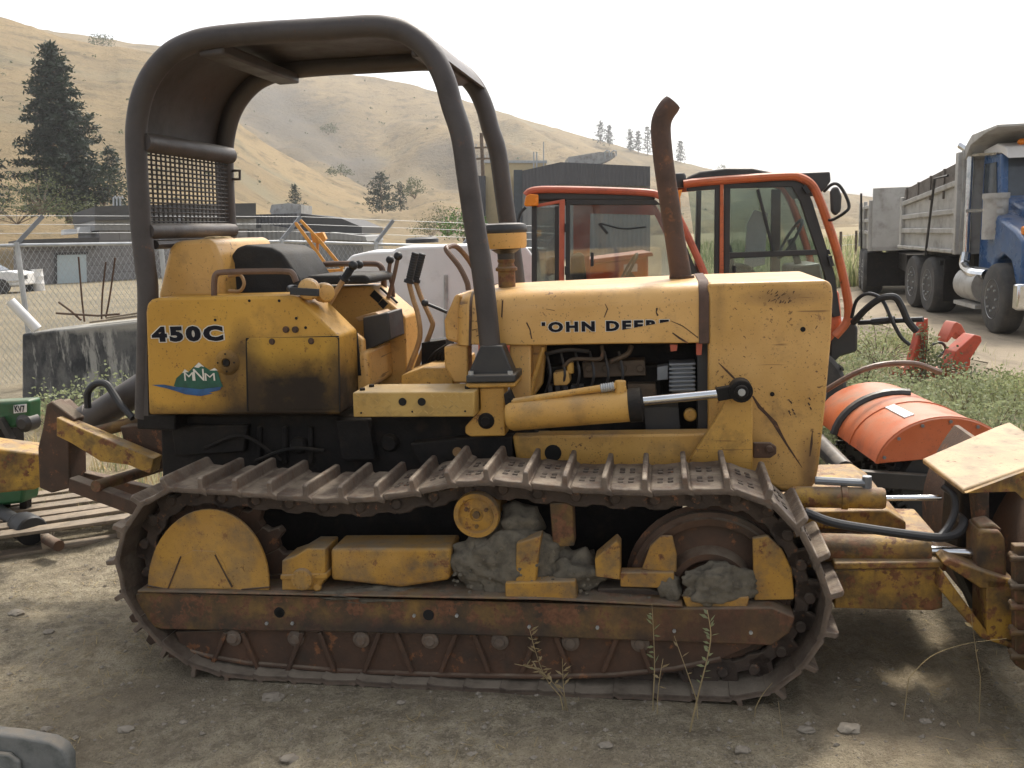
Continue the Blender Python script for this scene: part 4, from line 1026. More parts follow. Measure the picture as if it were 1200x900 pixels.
# ---- ground: one sheet, fine near the camera, coarse towards the horizon
def ticks(fine, lo, hi, step, far_lo, far_hi):
    xs = []; x = lo
    while x <= hi: xs.append(x); x += step
    s = step; x = hi
    while x < far_hi: s *= 1.13; x += s; xs.append(x)
    s = step; x = lo; pre = []
    while x > far_lo: s *= 1.13; x -= s; pre.append(x)
    return pre[::-1] + xs
D0 = D.P
def gz(x, y):
    """lie of the land"""
    d = math.hypot(x, y - 3.5); k = max(0.0, 1 - d / 16)
    n = noise.noise(Vector((x * .55, y * .55, 0))) * .035 + noise.noise(Vector((x * 1.7, y * 1.7, 5))) * .016
    f = max(0.0, 1 - d / 7) ** .5 if d < 7 else 0
    n += f * (noise.noise(Vector((x * 5, y * 5, 2))) * .010 + noise.noise(Vector((x * 14, y * 14, 7))) * .011 + noise.noise(Vector((x * 31, y * 31, 4))) * .006)
    z = n * (.35 + .65 * k)
    a = (Vector((x, y, 0)) - D0).dot(D.u); b = (Vector((x, y, 0)) - D0).dot(D.v)
    if -1.9 < a < 1.3 and -.25 < b < 2.0:      # ground is pressed flat under the tracks
        q = min(1, (a + 1.9) / .3, (1.3 - a) / .3, (b + .25) / .2, (2.0 - b) / .2); z = z * (1 - q) - .012 * q
        if a > -.9: z += .034 * min(1, (a + .9) / .6, max(0, (1.2 - a) / .3)) * max(0, 1 - abs(b + .07) / .10) * (.75 + .6 * noise.noise(Vector((a * 6, b * 6, 2))))
    if .85 < a < 2.6 and -.15 < b < .6:       # grouser prints left in front of the machine
        q = max(0, min(1, (a - .85) / .15, (2.6 - a) / .8, (b + .15) / .12, (.6 - b) / .12)); z += q * .022 * (abs(math.sin(math.pi * a / PITCHM)) ** 6 - .35)
    if -1.3 < a < 1.4 and -1.0 < b < -.22 and f > 0:     # old prints of track plates and tyre lugs
        q = max(0, min(1, (a + 1.3) / .5, (1.4 - a) / .3, (b + 1.0) / .15, (-.22 - b) / .12)) * max(0, min(1, .5 + 2 * noise.noise(Vector((a * 1.3, b * 1.3, 21))))); z += q * .016 * (abs(math.sin(math.pi * (a + .3 * b) / PITCHM)) ** 4 - .4)
    if -3.4 < a < -1.6 and b < 1.5:           # berm of scraped soil behind
        q = max(0, min(1, (a + 3.4) / .6, (-1.6 - a) / .3)); z += q * .05 * max(0, noise.noise(Vector((a * 1.5, b * 2.2, 1))) + .25)
    return z
xs = ticks(0, -3.4, 3.3, .022, -900, 900); ys = ticks(0, 2.0, 5.4, .022, -30, 1400)
vs = [(x, y, gz(x, y)) for y in ys for x in xs]; nx = len(xs)
fs = [(j * nx + i, j * nx + i + 1, (j + 1) * nx + i + 1, (j + 1) * nx + i) for j in range(len(ys) - 1) for i in range(nx - 1)]
t = MT('dry_dirt_ground'); P3 = t.raw
nA = t.noise(.35, 5, .6, vec=P3); nB = t.noise(2.3, 7, .65, vec=P3); nC = t.noise(11, 8, .7, vec=P3); nD = t.noise(60, 5, .7, vec=P3); nE = t.noise(150, 3, .6, vec=P3)
c = t.mix(t.step(nB, .35, .65), (.36, .305, .205), (.47, .405, .285))
c = t.mix(t.math('MULTIPLY', t.step(nC, .42, .58), .8), c, (.22, .185, .13)); c = t.mix(t.math('MULTIPLY', t.step(t.noise(26, 7, .72, vec=P3), .52, .62), .6), c, (.50, .43, .32))
c = t.mix(t.math('MULTIPLY', t.step(nD, .53, .62), .6), c, (.52, .45, .34))
c = t.mix(t.math('MULTIPLY', t.step(nE, .54, .64), .6), c, (.12, .10, .075))
c = t.mix(t.math('MULTIPLY', t.step(nA, .5, .62), .5), c, (.38, .29, .17)); c = t.mix(t.math('MULTIPLY', t.step(t.noise(1.1, 6, .6, vec=P3), .5, .62), .5), c, (.22, .18, .13))
sep = node(t.nt, 'ShaderNodeSeparateXYZ'); t.lk(P3, sep.inputs[0])
yard = t.step(sep.outputs[1], 8, 16); 
yc = t.mix(t.step(t.noise(.5, 6, .65, vec=P3), .4, .6), (.30, .25, .17), (.23, .20, .145)); yc = t.mix(t.math('MULTIPLY', t.step(t.noise(6, 6, .7, vec=P3), .5, .65), .5), yc, (.17, .155, .10))
c = t.mix(yard, c, yc)
far = t.step(sep.outputs[1], 40, 70); c = t.mix(far, c, (.28, .225, .13))
t.bump(t.math('ADD', t.math('MULTIPLY', nC, .8), t.math('ADD', t.math('MULTIPLY', nD, .5), t.math('MULTIPLY', nE, .35))), 1.0, .05)
M['ground'] = t.set(c, .95, 0, .15)
me = bpy.data.meshes.new('ground'); me.from_pydata(vs, [], fs); me.materials.append(M['ground']); me.polygons.foreach_set('use_smooth', [True] * len(fs))
go = bpy.data.objects.new('ground', me); COL.objects.link(go); struct(go)

# ---- road the trucks stand on, a sheet of packed gravel
def sheet(name, pts, z, mat, n=24):
    mb = MB(); L = [Vector(p) for p in pts[0]]; R = [Vector(p) for p in pts[1]]
    vs = []; fs = []
    for i in range(len(L)):
        for k in range(n + 1):
            p = L[i].lerp(R[i], k / n); vs.append((p.x, p.y, gz(p.x, p.y) + z))
    for i in range(len(L) - 1):
        for k in range(n): fs.append((i * (n + 1) + k, i * (n + 1) + k + 1, (i + 1) * (n + 1) + k + 1, (i + 1) * (n + 1) + k))
    mb.add(vs, fs); return mb.build(name, mat, fix=False)
t = MT('packed_gravel'); P3 = t.raw
c = t.mix(t.step(t.noise(.8, 7, .65, vec=P3), .35, .65), (.32, .265, .19), (.24, .20, .15)); c = t.mix(t.math('MULTIPLY', t.step(t.noise(25, 5, .7, vec=P3), .5, .7), .5), c, (.36, .31, .23)); c = t.mix(t.math('MULTIPLY', t.step(t.noise(3, 6, .65, vec=t.mapv((1, .3, 1), vec=P3)), .52, .64), .6), c, (.17, .14, .105))
t.bump(t.noise(30, 6, .7, vec=P3), .6, .02); M['gravel'] = t.set(c, .95, 0, .15)
e0 = [(5.2 + U(-.15, .15), 6.4), (5.5, 7.5), (5.3, 9), (5.5, 11), (5.9, 13), (6.2, 16), (7.0, 19), (8.4, 21.5), (10.5, 23.2), (15, 24.8), (24, 26.5)]
def densify(e, k=6):
    q = smooth_path([(a, b, 0) for a, b in e], k); return [p + Vector((noise.noise(p * 1.3) * .35, 0, 0)) for p in q]
L = densify(e0); R = [Vector((p.x + 9 + p.y * .25, p.y - (0 if p.y < 18 else (p.y - 18) * .8) + .5, 0)) for p in L]
struct(sheet('road', (L, R), .012, M['gravel'], 30))

# ---- hills
def hor(x):      # image row of the horizon at a column
    d = CAM_M.inverted() @ (Vector((ray(x, 300).x, ray(x, 300).y, 0))); return 450 - F * d.y / -d.z
def interp(tab, x):
    for (a, b), (c, d) in zip(tab, tab[1:]):
        if a <= x <= c: return b + (d - b) * (x - a) / (c - a)
    return tab[0][1] if x < tab[0][0] else tab[-1][1]
def hill(tab, r0, r1, amp, x0, x1, seed, mat, back=1.5, power=1.25, cols=260, rows=70):
    vs = []; fs = []
    for i in range(cols + 1):
        x = x0 + (x1 - x0) * i / cols; yr = interp(tab, x) + noise.noise(Vector((x * .03, seed, 0))) * 2.2 + noise.noise(Vector((x * .12, seed, 4))) * .8
        d = ray(x, yr); e = d.z / math.hypot(d.x, d.y); az = Vector((d.x, d.y, 0)).normalized()
        for j in range(rows + 1):
            s = back * j / rows; r = r0 + (r1 - r0) * s
            hz = H + e * r1
            if s <= 1: z = hz * (.12 * s + .88 * s ** power)
            else: z = hz * (1 - (s - 1) * .9)
            p = az * r; g = noise.noise(Vector((p.x * .012 + p.y * .006, p.y * .005, seed))); g2 = 1 - abs(noise.noise(Vector((p.x * .024 + p.y * .010, p.y * .007, seed + 3)))) * 2
            k = max(0, s * (1 - s)) * 4 if s < 1 else 0
            z += k * amp * (g * .8 - .35 * g2 + .5 * noise.noise(Vector((p.x * .05, p.y * .03, seed + 6))) * .5)
            if s < .02: z -= 3
            vs.append((p.x, p.y, z))
    n = rows + 1
    for i in range(cols):
        for j in range(rows): fs.append((i * n + j, (i + 1) * n + j, (i + 1) * n + j + 1, i * n + j + 1))
    me = bpy.data.meshes.new('hill'); me.from_pydata(vs, [], fs); me.materials.append(mat); me.polygons.foreach_set('use_smooth', [True] * len(fs))
    o = bpy.data.objects.new('hill', me); COL.objects.link(o); return struct(o)
def hill_mat(name, a, b, dark, dk, patches=()):
    t = MT(name); P3 = t.raw
    c = t.mix(t.step(t.noise(.02, 7, .62, vec=P3), .38, .62), a, b)
    c = t.mix(t.math('MULTIPLY', t.step(t.noise(.16, 8, .7, vec=t.mapv((1, .5, 1.6), vec=P3)), .5, .66), dk), c, dark)
    c = t.mix(t.math('MULTIPLY', t.step(t.noise(1.1, 5, .7, vec=P3), .56, .68), .6), c, (.12, .115, .07))
    c = t.mix(t.math('MULTIPLY', t.step(t.noise(.03, 5, .55, vec=t.mapv((1, 1, 1), vec=P3, loc=(40, 9, 3))), .55, .68), .5), c, (.20, .19, .13))
    for p, r in patches:      # shaded, brushy slope: its shade is painted into the colour
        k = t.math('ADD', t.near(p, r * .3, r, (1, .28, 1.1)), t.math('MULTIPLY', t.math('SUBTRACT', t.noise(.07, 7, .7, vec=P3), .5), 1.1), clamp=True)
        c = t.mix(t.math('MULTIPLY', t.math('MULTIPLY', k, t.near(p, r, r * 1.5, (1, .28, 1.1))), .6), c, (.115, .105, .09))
    t.bump(t.noise(.4, 8, .7, vec=P3), .8, 1.5)
    return t.set(c, .95, 0, .1)
M['hill'] = hill_mat('dry_grass_hillside', (.285, .212, .115), (.205, .158, .092), (.11, .09, .056), .85)
back_hill = hill([(-300, 15), (-100, 10), (100, 40), (180, 52), (250, 62), (330, 74), (390, 82), (440, 88), (480, 97), (530, 112), (620, 140), (700, 163), (770, 182), (830, 197), (930, 216), (1020, 231), (1100, 243), (1250, 255), (1500, 262)], 150, 520, 26, -350, 1500, 3, M['hill'])
front_hill = hill([(-300, -30), (-100, -10), (0, 17), (30, 26), (75, 43), (110, 49), (150, 54), (190, 62), (225, 88), (262, 128), (285, 148), (320, 172), (360, 194), (405, 218), (450, 243), (500, 262), (560, 275), (700, 281)], 78, 260, 8, -350, 640, 11, M['hill'], power=1.1)

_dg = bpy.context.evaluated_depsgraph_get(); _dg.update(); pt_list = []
for x, y, r in ((295, 112, 20), (315, 135, 24), (345, 150, 26), (370, 178, 24), (400, 196, 18), (330, 112, 18), (425, 190, 12), (520, 180, 14), (560, 205, 16)):  # spots of the back hill where slope shade is painted in
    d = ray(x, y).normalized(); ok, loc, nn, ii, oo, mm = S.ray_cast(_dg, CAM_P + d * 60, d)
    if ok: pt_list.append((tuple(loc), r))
M['hill_shade'] = hill_mat('dry_grass_and_brush_hillside', (.285, .212, .115), (.205, .158, .092), (.11, .09, .056), .85, pt_list)
back_hill.data.materials[0] = M['hill_shade']
# ---- concrete block, rods, boards, pipe
t = MT('stained_concrete'); P3 = t.vec
c = t.mix(t.step(t.noise(2, 7, .65), .35, .65), (.10, .10, .10), (.16, .155, .145))
c = t.mix(t.step(t.noise(2.2, 6, .7, vec=t.mapv((1, 1, .5), loc=(3, 1, 8))), .46, .60), c, (.035, .037, .04)); c = t.mix(t.step(t.noise(4, 6, .72, vec=t.mapv((1, 1, .2), loc=(1, 4, 2))), .53, .60), c, (.34, .33, .30)); sz = node(t.nt, 'ShaderNodeSeparateXYZ'); t.lk(t.raw, sz.inputs[0]); c = t.mix(t.step(t.math('ADD', sz.outputs[2], t.math('MULTIPLY', t.noise(3, 5), .25)), 1.0, 1.06), c, (.30, .285, .25))
t.bump(t.noise(14, 7, .7), .7, .02); M['concrete_wall'] = t.set(c, .9)
B = Frame(ground(24, 474), ground(190, 474) - ground(24, 474))
mb = MB(); mb.pp(B, [(25, 391), (170, 375), (300, 372), (300, 482), (25, 476)], 0, .75)
cb = tag(mb.build('concrete_block', M['concrete_wall'], bevel=.03, seg=3), 'low dark stained concrete block wall with pale drips behind the bulldozer', 'concrete block')
zt = lambda x: B.pt(x, 383, .0).z
mb = MB()
for a, b, w in (((110, 377), (165, 370), .16), ((128, 372), (168, 366), .14)):
    mb.bar(B.pt(*a, .2), B.pt(*b, .2), w, .02)
tag(mb.build('loose_boards', M['wood'], bevel=.004), 'splintered pale boards lying on top of the concrete block', 'boards')
for px, lab in (([(99, 377), (96, 350), (92, 301)], 'leftmost upright rusty rod standing on the concrete block'), ([(119, 374), (120, 345), (124, 307)], 'middle upright rusty rod behind the concrete block'), ([(124, 372), (129, 345), (135, 302)], 'rightmost upright rusty rod nearest the roll bar')):
    mb = MB(); mb.tube(smooth_path([B.pt(x, y, .4) for x, y in px]), .010, 6)
    tag(mb.build('steel_rod', M['rust']), lab, 'rod', 'steel rods on the concrete block')
for px, lab in (([(66, 367), (115, 370), (140, 368)], 'long rusty bar lying flat across the concrete block'), ([(69, 354), (84, 365), (95, 375)], 'short rusty bar leaning slantwise on the concrete block')):
    mb = MB(); mb.tube([B.pt(x, y, .3) for x, y in px], .013, 6); tag(mb.build('steel_bar', M['rust']), lab, 'bar', 'steel bars on the concrete block')
mb = MB(); mb.tube([B.pt(12, 353, -.15), B.pt(44, 386, -.05)], .055, 16)
tag(mb.build('plastic_pipe', M['white']), 'short pale cream pipe leaning between fence post and concrete block', 'pipe')

# ---- chain link fence
FA = at(-60, 289.5, 11.0); FB = at(20, 287.5, 11.3); FC = at(330, 283, 13.4); FD = at(640, 292, 15.0)
fence = thing('chain_link_fence', 'galvanised chain link fence with posts and angled barbed wire arms behind the bulldozer', 'fence', (FB.x, FB.y, 0))
mb = MB(); mb.tube([FA, FB, FC, FD], .022, 8); mb.build('top_rail', M['galv'], fence)
posts = [FB.lerp(FC, k) for k in (0, .5, 1)] + [FC.lerp(FD, k) for k in (.33, .66, 1)]
for i, p in enumerate(posts):
    mb = MB(); r = .032
    mb.tube([Vector((p.x, p.y, -.05)), p + Z * .04], r, 10); o = mb.build('fence_post', M['galv'], fence)
    mb = MB(); dr = (FC - FB).normalized(); q = p + dr * .33 + Z * .36
    mb.bar(p + Z * .02, q, .035, .05); mb.build('barb_arm', M['grey_metal'], o)
for k in range(3):
    mb = MB(); f = .35 + .3 * k; off = (FC - FB).normalized() * .33 * f + Z * (.02 + .36 * f)
    mb.tube([posts[0] - (FC - FB).normalized() * 1.5 + off] + [p + off for p in posts], .003, 4); mb.build('barbed_wire', M['galv'], fence)
mb = MB()
def wire(p, q):
    d = (q - p).normalized(); x = d.cross(Vector((0, 1, 0))).normalized() * .0021; y = Vector((0, .0021, 0))
    mb.add([p + x, p - x * .5 + y, p - x * .5 - y, q + x, q - x * .5 + y, q - x * .5 - y], [(0, 1, 4, 3), (1, 2, 5, 4), (2, 0, 3, 5)])
for A_, B_ in ((FA, FC), (FC, FD)):
    L_ = (Vector((B_.x - A_.x, B_.y - A_.y, 0))).length; dr = (B_ - A_) / L_; n = int(L_ / .066)
    for i in range(-30, n):
        for s in (1, -1):
            a, b = i * .066, i * .066 + 1.02
            ga = max(0, a); gb_ = min(L_, b)
            if gb_ <= ga: continue
            h = lambda q: 1.73 * (q - a) / 1.02
            za, zb = h(ga), h(gb_)
            if s < 0: za, zb = 1.73 - za, 1.73 - zb
            pa = A_ + dr * ga; pb = A_ + dr * gb_
            wire(Vector((pa.x, pa.y, pa.z - 1.73 + za)), Vector((pb.x, pb.y, pb.z - 1.73 + zb)))
mb.build('chain_link_mesh', M['galv'], fence, fix=False, smooth=False)

# ---- buildings beyond the fence
t = MT('grey_block_wall'); c = t.mix(t.step(t.noise(1, 5), .35, .65), (.20, .19, .185), (.235, .225, .215))
br = node(t.nt, 'ShaderNodeTexBrick'); t.lk(t.mapv((1, 1, 1), vec=t.raw, rot=(math.pi / 2, 0, 0)), br.inputs['Vector']); br.inputs['Scale'].default_value = 1.0; br.inputs['Brick Width'].default_value = .8; br.inputs['Row Height'].default_value = .4; br.inputs['Mortar Size'].default_value = .02
br.inputs['Color1'].default_value = (1, 1, 1, 1); br.inputs['Color2'].default_value = (.9, .9, .9, 1); br.inputs['Mortar'].default_value = (.65, .65, .65, 1)
M['block'] = t.set(t.mix(1.0, c, br.outputs[0], 'MULTIPLY'), .9)
def rib_mat(name, col, sc):
    t = MT(name); w = node(t.nt, 'ShaderNodeTexWave'); w.wave_type = 'BANDS'; w.bands_direction = 'X'; w.inputs['Scale'].default_value = sc; t.lk(t.raw, w.inputs['Vector'])
    n = t.noise(.6, 5); c = t.mix(t.step(n, .3, .7), col, tuple(q * .85 for q in col)); t.bump(w.outputs[1], .5, .05); return t.set(c, .55, .2)
M['dark_clad'] = rib_mat('dark_grey_cladding', (.075, .075, .083), 1.6); M['grey_clad'] = rib_mat('grey_cladding', (.26, .26, .255), 1.2); M['roof_dark'] = plain('dark_roofing', (.06, .058, .057), .8)
M['door_blue'] = plain('pale_blue_door', (.42, .49, .50), .5, var=.05); M['beige'] = plain('beige_wall', (.52, .42, .25), .8, var=.06); M['window'] = plain('dark_window', (.05, .06, .07), .12, bump=0)
def bframe(xl, xr, Y, Y2=None): 
    a = at(xl, 290, Y); b = at(xr, 290, Y2 or Y); return Frame((a.x, a.y, 0), b - a)
G = bframe(20, 300, 44, 50)
bl = thing('garage_building', 'low grey block building with pale blue door and dark eave behind the left fence', 'building', G.uv(6, 3, 0))
mb = MB(); mb.pp(G, [(28, 289), (116, 286), (116, 268), (290, 262), (290, 352), (28, 352)], 0, 9); mb.build('wall', M['block'], bl)
mb = MB(); mb.pp(G, [(22, 281), (116, 278), (116, 286), (22, 289)], -.6, 9.2); mb.build('eave', M['roof_dark'], bl)
mb = MB()
for k in range(15): mb.pp(G, [(28 + k * 6, 284), (30 + k * 6, 284), (30 + k * 6, 290), (28 + k * 6, 290)], -.45, -.05)
mb.build('rafter_ends', M['grey_clad'], bl)
mb = MB(); mb.pp(G, [(111, 242), (165, 240), (300, 238), (300, 256), (111, 258)], -.5, 9.3); mb.build('roof', M['roof_dark'], bl)
mb = MB(); mb.pp(G, [(111, 257), (300, 255), (300, 268), (111, 270)], -.1, 9); mb.build('clerestory_wall', M['grey_clad'], bl)
mb = MB(); mb.pp(G, [(66, 298), (101, 297), (102, 337), (67, 338)], -.08, .1); dr_ = mb.build('door', M['door_blue'], bl)
mb = MB(); mb.pp(G, [(64, 296), (103, 295), (103, 298), (64, 299)], -.12, 0); mb.pp(G, [(64, 296), (67, 296), (67, 338), (64, 338)], -.12, 0); mb.build('door_frame', M['roof_dark'], dr_)
mb = MB(); mb.pp(G, [(94, 266), (109, 265), (107, 272), (92, 273)], 1.5, 3); mb.pp(G, [(75, 269), (90, 268), (90, 274), (75, 275)], 1.5, 3); mb.build('roof_hatch', M['white'], bl)
mb = MB()
for x in (133, 137, 141): mb.tube([G.pt(x, 243, 3), G.pt(x, 232, 3), G.pt(x + 2, 230, 3), G.pt(x + 3, 233, 3)], .05, 6)
mb.build('vent_pipe', M['galv'], bl)
G2 = bframe(270, 430, 52)
b2 = thing('workshop_building', 'flat dark roofed workshop with rooftop unit framed by the roll bar', 'building', G2.uv(4, 3, 0))
mb = MB(); mb.pp(G2, [(278, 252), (348, 250), (348, 268), (278, 268)], 0, 10); mb.build('parapet', M['dark_clad'], b2)
mb = MB(); mb.pp(G2, [(278, 268), (306, 267), (306, 262), (352, 270), (352, 340), (278, 340)], -.3, 10); mb.build('wall', M['grey_clad'], b2)
mb = MB(); mb.pp(G2, [(316, 248), (318, 240), (338, 238), (353, 240), (353, 250), (318, 251)], 2, 5); mb.build('rooftop_unit', M['alu'], b2)
mb = MB(); mb.pp(G2, [(350, 250), (400, 256), (424, 266), (424, 274), (350, 272)], 1, 10); mb.build('wing_roof', M['roof_dark'], b2)
mb = MB(); mb.pp(G2, [(387, 272), (428, 277), (430, 283), (387, 280)], -1, 6); mb.pp(G2, [(350, 272), (424, 276), (430, 340), (350, 340)], .5, 9); mb.build('wing', M['grey_clad'], b2)
G3 = bframe(600, 780, 52)
b3 = thing('office_building', 'dark grey clad flat roofed building with rooftop unit behind the left orange cab', 'building', G3.uv(4, 3, 0))
mb = MB(); mb.pp(G3, [(612, 200), (657, 190), (762, 195), (762, 218), (657, 216), (612, 224)], 0, 9); mb.build('parapet', M['dark_clad'], b3)
mb = MB(); mb.pp(G3, [(612, 224), (657, 216), (762, 218), (762, 340), (612, 340)], .4, 8.6); mb.build('wall', M['grey_clad'], b3)
mb = MB(); mb.pp(G3, [(602, 199), (612, 199), (612, 340), (602, 340)], .2, 8); mb.build('glazed_corner', M['window'], b3)
mb = MB(); mb.pp(G3, [(700, 222), (745, 222), (745, 250), (700, 250)], .3, .6); mb.build('window', M['window'], b3)
mb = MB(); mb.pp(G3, [(666, 191), (666, 184), (703, 178), (720, 179), (721, 184), (704, 192)], 2, 5); ru = mb.build('rooftop_unit', M['alu'], b3)
mb = MB()
for x in (709, 717): mb.tube([G3.pt(x, 186, 2), G3.pt(x, 178, 2), G3.pt(x + 2, 176.5, 2), G3.pt(x + 5, 177, 2), G3.pt(x + 5, 183, 2)], .05, 6)
mb.build('vent_pipe', M['galv'], ru)
mb = MB(); mb.tube([G3.pt(637, 200, 3), G3.pt(637, 166, 3)], .04, 6); mb.build('aerial', M['galv'], b3)
mb = MB(); mb.tube([G3.pt(625.5, 200, 3), G3.pt(625.5, 178, 3)], .05, 6); mb.tube([G3.pt(629, 200, 3), G3.pt(629, 178, 3)], .05, 6); mb.build('aerial', M['galv'], b3)
G4 = bframe(560, 620, 60)
b4 = thing('beige_building', 'tall plain beige walled building standing between the front roll bar posts', 'building', G4.uv(1, 2, 0))
mb = MB(); mb.pp(G4, [(568, 190), (640, 190), (640, 340), (568, 340)], 0, 6); mb.build('wall', M['beige'], b4)
mb = MB(); mb.pp(G4, [(567, 188), (641, 188), (641, 191), (567, 191)], -.1, 6.1); mb.build('parapet_cap', M['galv'], b4)
mb = MB(); mb.pp(G4, [(560, 206), (569, 206), (569, 340), (560, 340)], -.6, 2); mb.build('shutter', M['dark_clad'], b4)

# ---- post and wire fence beyond the truck
wf = at(1003, 290, 34); wfence = thing('wire_fence', 'low post and wire fence in the dry grass between the right cab and the trailer', 'fence', (wf.x, wf.y, 0))
wp = [at(x, 290, Y) for x, Y in ((985, 33), (1003, 34), (1012, 35), (1030, 37), (1060, 40))]
for p in wp:
    mb = MB(); mb.cyl(Vector((p.x, p.y, -.1)), Vector((p.x, p.y, 1.25)), .05, 8); mb.build('fence_post', M['bark'], wfence)
mb = MB()
for z in (.4, .75, 1.1): mb.tube([Vector((p.x, p.y, z)) for p in wp], .006, 4)
mb.build('fence_wire', M['galv'], wfence, fix=False)
# ---- utility pole
p = at(565, 240, 75); up_ = thing('utility_pole', 'wooden utility pole with two cross arms seen between the front roll bar posts', 'pole', (p.x, p.y, 0))
top = at(564, 156, 75)
mb = MB(); mb.tube([Vector((top.x, top.y, -1)), top], [.2, .14], 8); mb.build('pole', M['bark'], up_)
for y, w in ((173, 1.0), (186, .75)):
    q = at(564, y, 74.8); mb = MB(); mb.bar(q - Vector((w, 0, 0)), q + Vector((w, 0, 0)), .12, .14); o = mb.build('cross_arm', M['bark'], up_)
    mb = MB()
    for s in (-.85, -.4, .4, .85): mb.cyl(q + Vector((w * s, 0, .05)), q + Vector((w * s, 0, .3)), .06, 6)
    mb.build('insulators', M['galv'], o)

# ---- trees and shrubs
def tufts(mb, c, n, r, L, w, squash=.7):
    for _ in range(n):
        d = Vector((random.gauss(0, 1), random.gauss(0, 1), random.gauss(0, 1))).normalized(); p = c + Vector((d.x * r, d.y * r, d.z * r * squash)) * rnd() ** .5
        e = Vector((random.gauss(0, 1), random.gauss(0, 1), random.gauss(0, .7))).normalized() * L * U(.6, 1.3); f = e.cross(Vector((rnd() - .5, rnd() - .5, rnd() - .5))).normalized() * w * U(.6, 1.2)
        mb.add([p, p + e * .5 + f, p + e, p + e * .5 - f], [(0, 1, 2, 3)])
def conifer(base, h, rad, label, group=None, n=90, tuft=.45, name='pine_tree', lo=.08, mat='pine', power=.85, per=5):
    t_ = thing(name, label, 'tree', base, group)
    mb = MB(); mb.tube([base, base + Z * h * .5 + Vector((U(-.1, .1), 0, 0)), base + Z * h * .98], [h * .018, h * .012, h * .002], 8); mb.build('trunk', M['bark'], t_)
    cr = MB(); br = MB()
    for k in range(n):
        f = lo + (1 - lo) * ((k + rnd()) / n) ** 1.05; z = h * f; an = k * 2.4 + U(-.4, .4)
        L = rad * ((1 - f) ** power + .05) * U(.55, 1.15) * (1 if f > .2 else .8)
        a = base + Z * z; e = a + Vector((math.cos(an) * L, math.sin(an) * L, L * U(-.28, .12) + .1)); br.tube([a, e], [h * .004, h * .001], 4)
        m = max(3, int(L / tuft * 2.0))
        for q in range(m): tufts(cr, a.lerp(e, .25 + .8 * (q + .5) / m) + Vector((0, 0, U(-.1, .25) * tuft)), per, tuft * .55, tuft * .75, tuft * .17)
    br.build('limbs', M['bark'], t_); cr.build('crown', M[mat], t_, fix=False, smooth=False); return t_
def shrub(base, w, h, label, mat='leaf', name='shrub', cat='shrub', n=60, L=.2, group=None, per=14):
    t_ = thing(name, label, cat, base, group)
    st = MB(); cr = MB()
    for k in range(n):
        an = U(0, 6.28); rr = rnd() ** .5; hh = h * (1 - .55 * rr * rr) * U(.35, 1)
        c = base + Vector((math.cos(an) * rr * w / 2, math.sin(an) * rr * w / 2, hh)); tufts(cr, c, per, w * .13 + L, L, L * .35, .8)
        if k % 4 == 0: st.tube([base + Vector((0, 0, -.05)), base.lerp(c, .6) + Vector((0, 0, h * .05)), c], [h * .012, h * .008, h * .003], 5)
    st.build('stem', M['bark'], t_); cr.build('foliage', M[mat], t_, fix=False, smooth=False); return t_
def gbase(x, y, Y, z=0): p = at(x, y, Y); return Vector((p.x, p.y, p.z))
dep = 76
b_ = gbase(82, 262, dep); tp__ = at(79, 53, dep)
conifer(b_, (tp__ - b_).z, 4.0, 'tall dark ponderosa pine rising left of the roll bar canopy', None, 240, .55, lo=.06, power=.62, per=13)
b_ = gbase(-12, 262, 70); conifer(b_, 10.2, 2.4, 'dark pine cut off by the left edge of the photo', None, 90, .5, power=.6)
b_ = gbase(138, 262, 80); conifer(b_, 6.4, 2.2, 'smaller green pine tucked between the tall pine and the roll bar', None, 70, .5, power=.6)
b_ = gbase(448, 250, 130); conifer(b_, 5.6, 2.9, 'bushy lone pine on the hillside framed by the roll bar', None, 70, .5, power=.5)
b_ = gbase(470, 248, 140); conifer(b_, 4.2, 1.3, 'thin young pine right of the bushy lone pine', None, 40, .45, power=.5)
b_ = gbase(347, 246, 120); conifer(b_, 3.1, 1.5, 'small dark pine above the workshop roof', None, 40, .42, power=.7)
b_ = gbase(486, 233, 160); shrub(b_, 3.6, 3.6, 'pale rounded tree higher up the hill beyond the thin young pine', name='round_tree', cat='tree', n=40, L=.35)
for x, y0, y1, r, lab in ((704, 167, 143, 4.0, 'leftmost pine of the pair on the far ridge'), (714, 169, 148, 3.0, 'right hand thinner pine of the pair on the far ridge'), (739, 177, 153, 2.6, 'spindly ridge pine left of the exhaust stack'), (748, 178, 154, 2.6, 'middle ridge pine just left of the exhaust stack'), (759, 180, 149, 3.8, 'dark ridge pine touching the exhaust stack'), (797, 190, 166, 3.4, 'lone ridge pine right of the exhaust stack')):
    b_ = gbase(x, y0 + 2, 500); hh = (at(x, y1, 500) - b_).z
    conifer(b_, hh, r, lab, 'pines on the far ridge', 34, 1.5, lo=.12, power=.45)
for x, y, Y, w, h, lab, n in ((20, 262, 62, 6, 2.6, 'yellow green bushes at the foot of the hill on the left edge', 60), (48, 250, 66, 4.5, 3.6, 'olive bush left of the tall pine base', 60), (100, 262, 64, 5, 2.0, 'grey green bush in front of the tall pine base', 50), (122, 240, 78, 3.6, 3.6, 'dull green bush right of the tall pine base', 50),
        (525, 276, 85, 5.5, 2.9, 'grey leafless looking thicket at the foot of the hill left of the front post', 80), (505, 278, 84, 3.5, 1.9, 'low grey brush beside the thicket', 50), (120, 54, 262, 6, 3.5, 'dark round bush on the left ridge line', 30), (385, 158, 330, 5.5, 4.5, 'dark bush alone on the shaded hill face', 30), (399, 205, 250, 6.0, 2.6, 'dark bush low in the hillside gully', 30), (845, 199, 500, 5, 3, 'tiny bush on the skyline above the right cab', 20)):
    shrub(gbase(x, y, Y), w, h, lab, n=n, L=.16 if Y < 100 else .5)
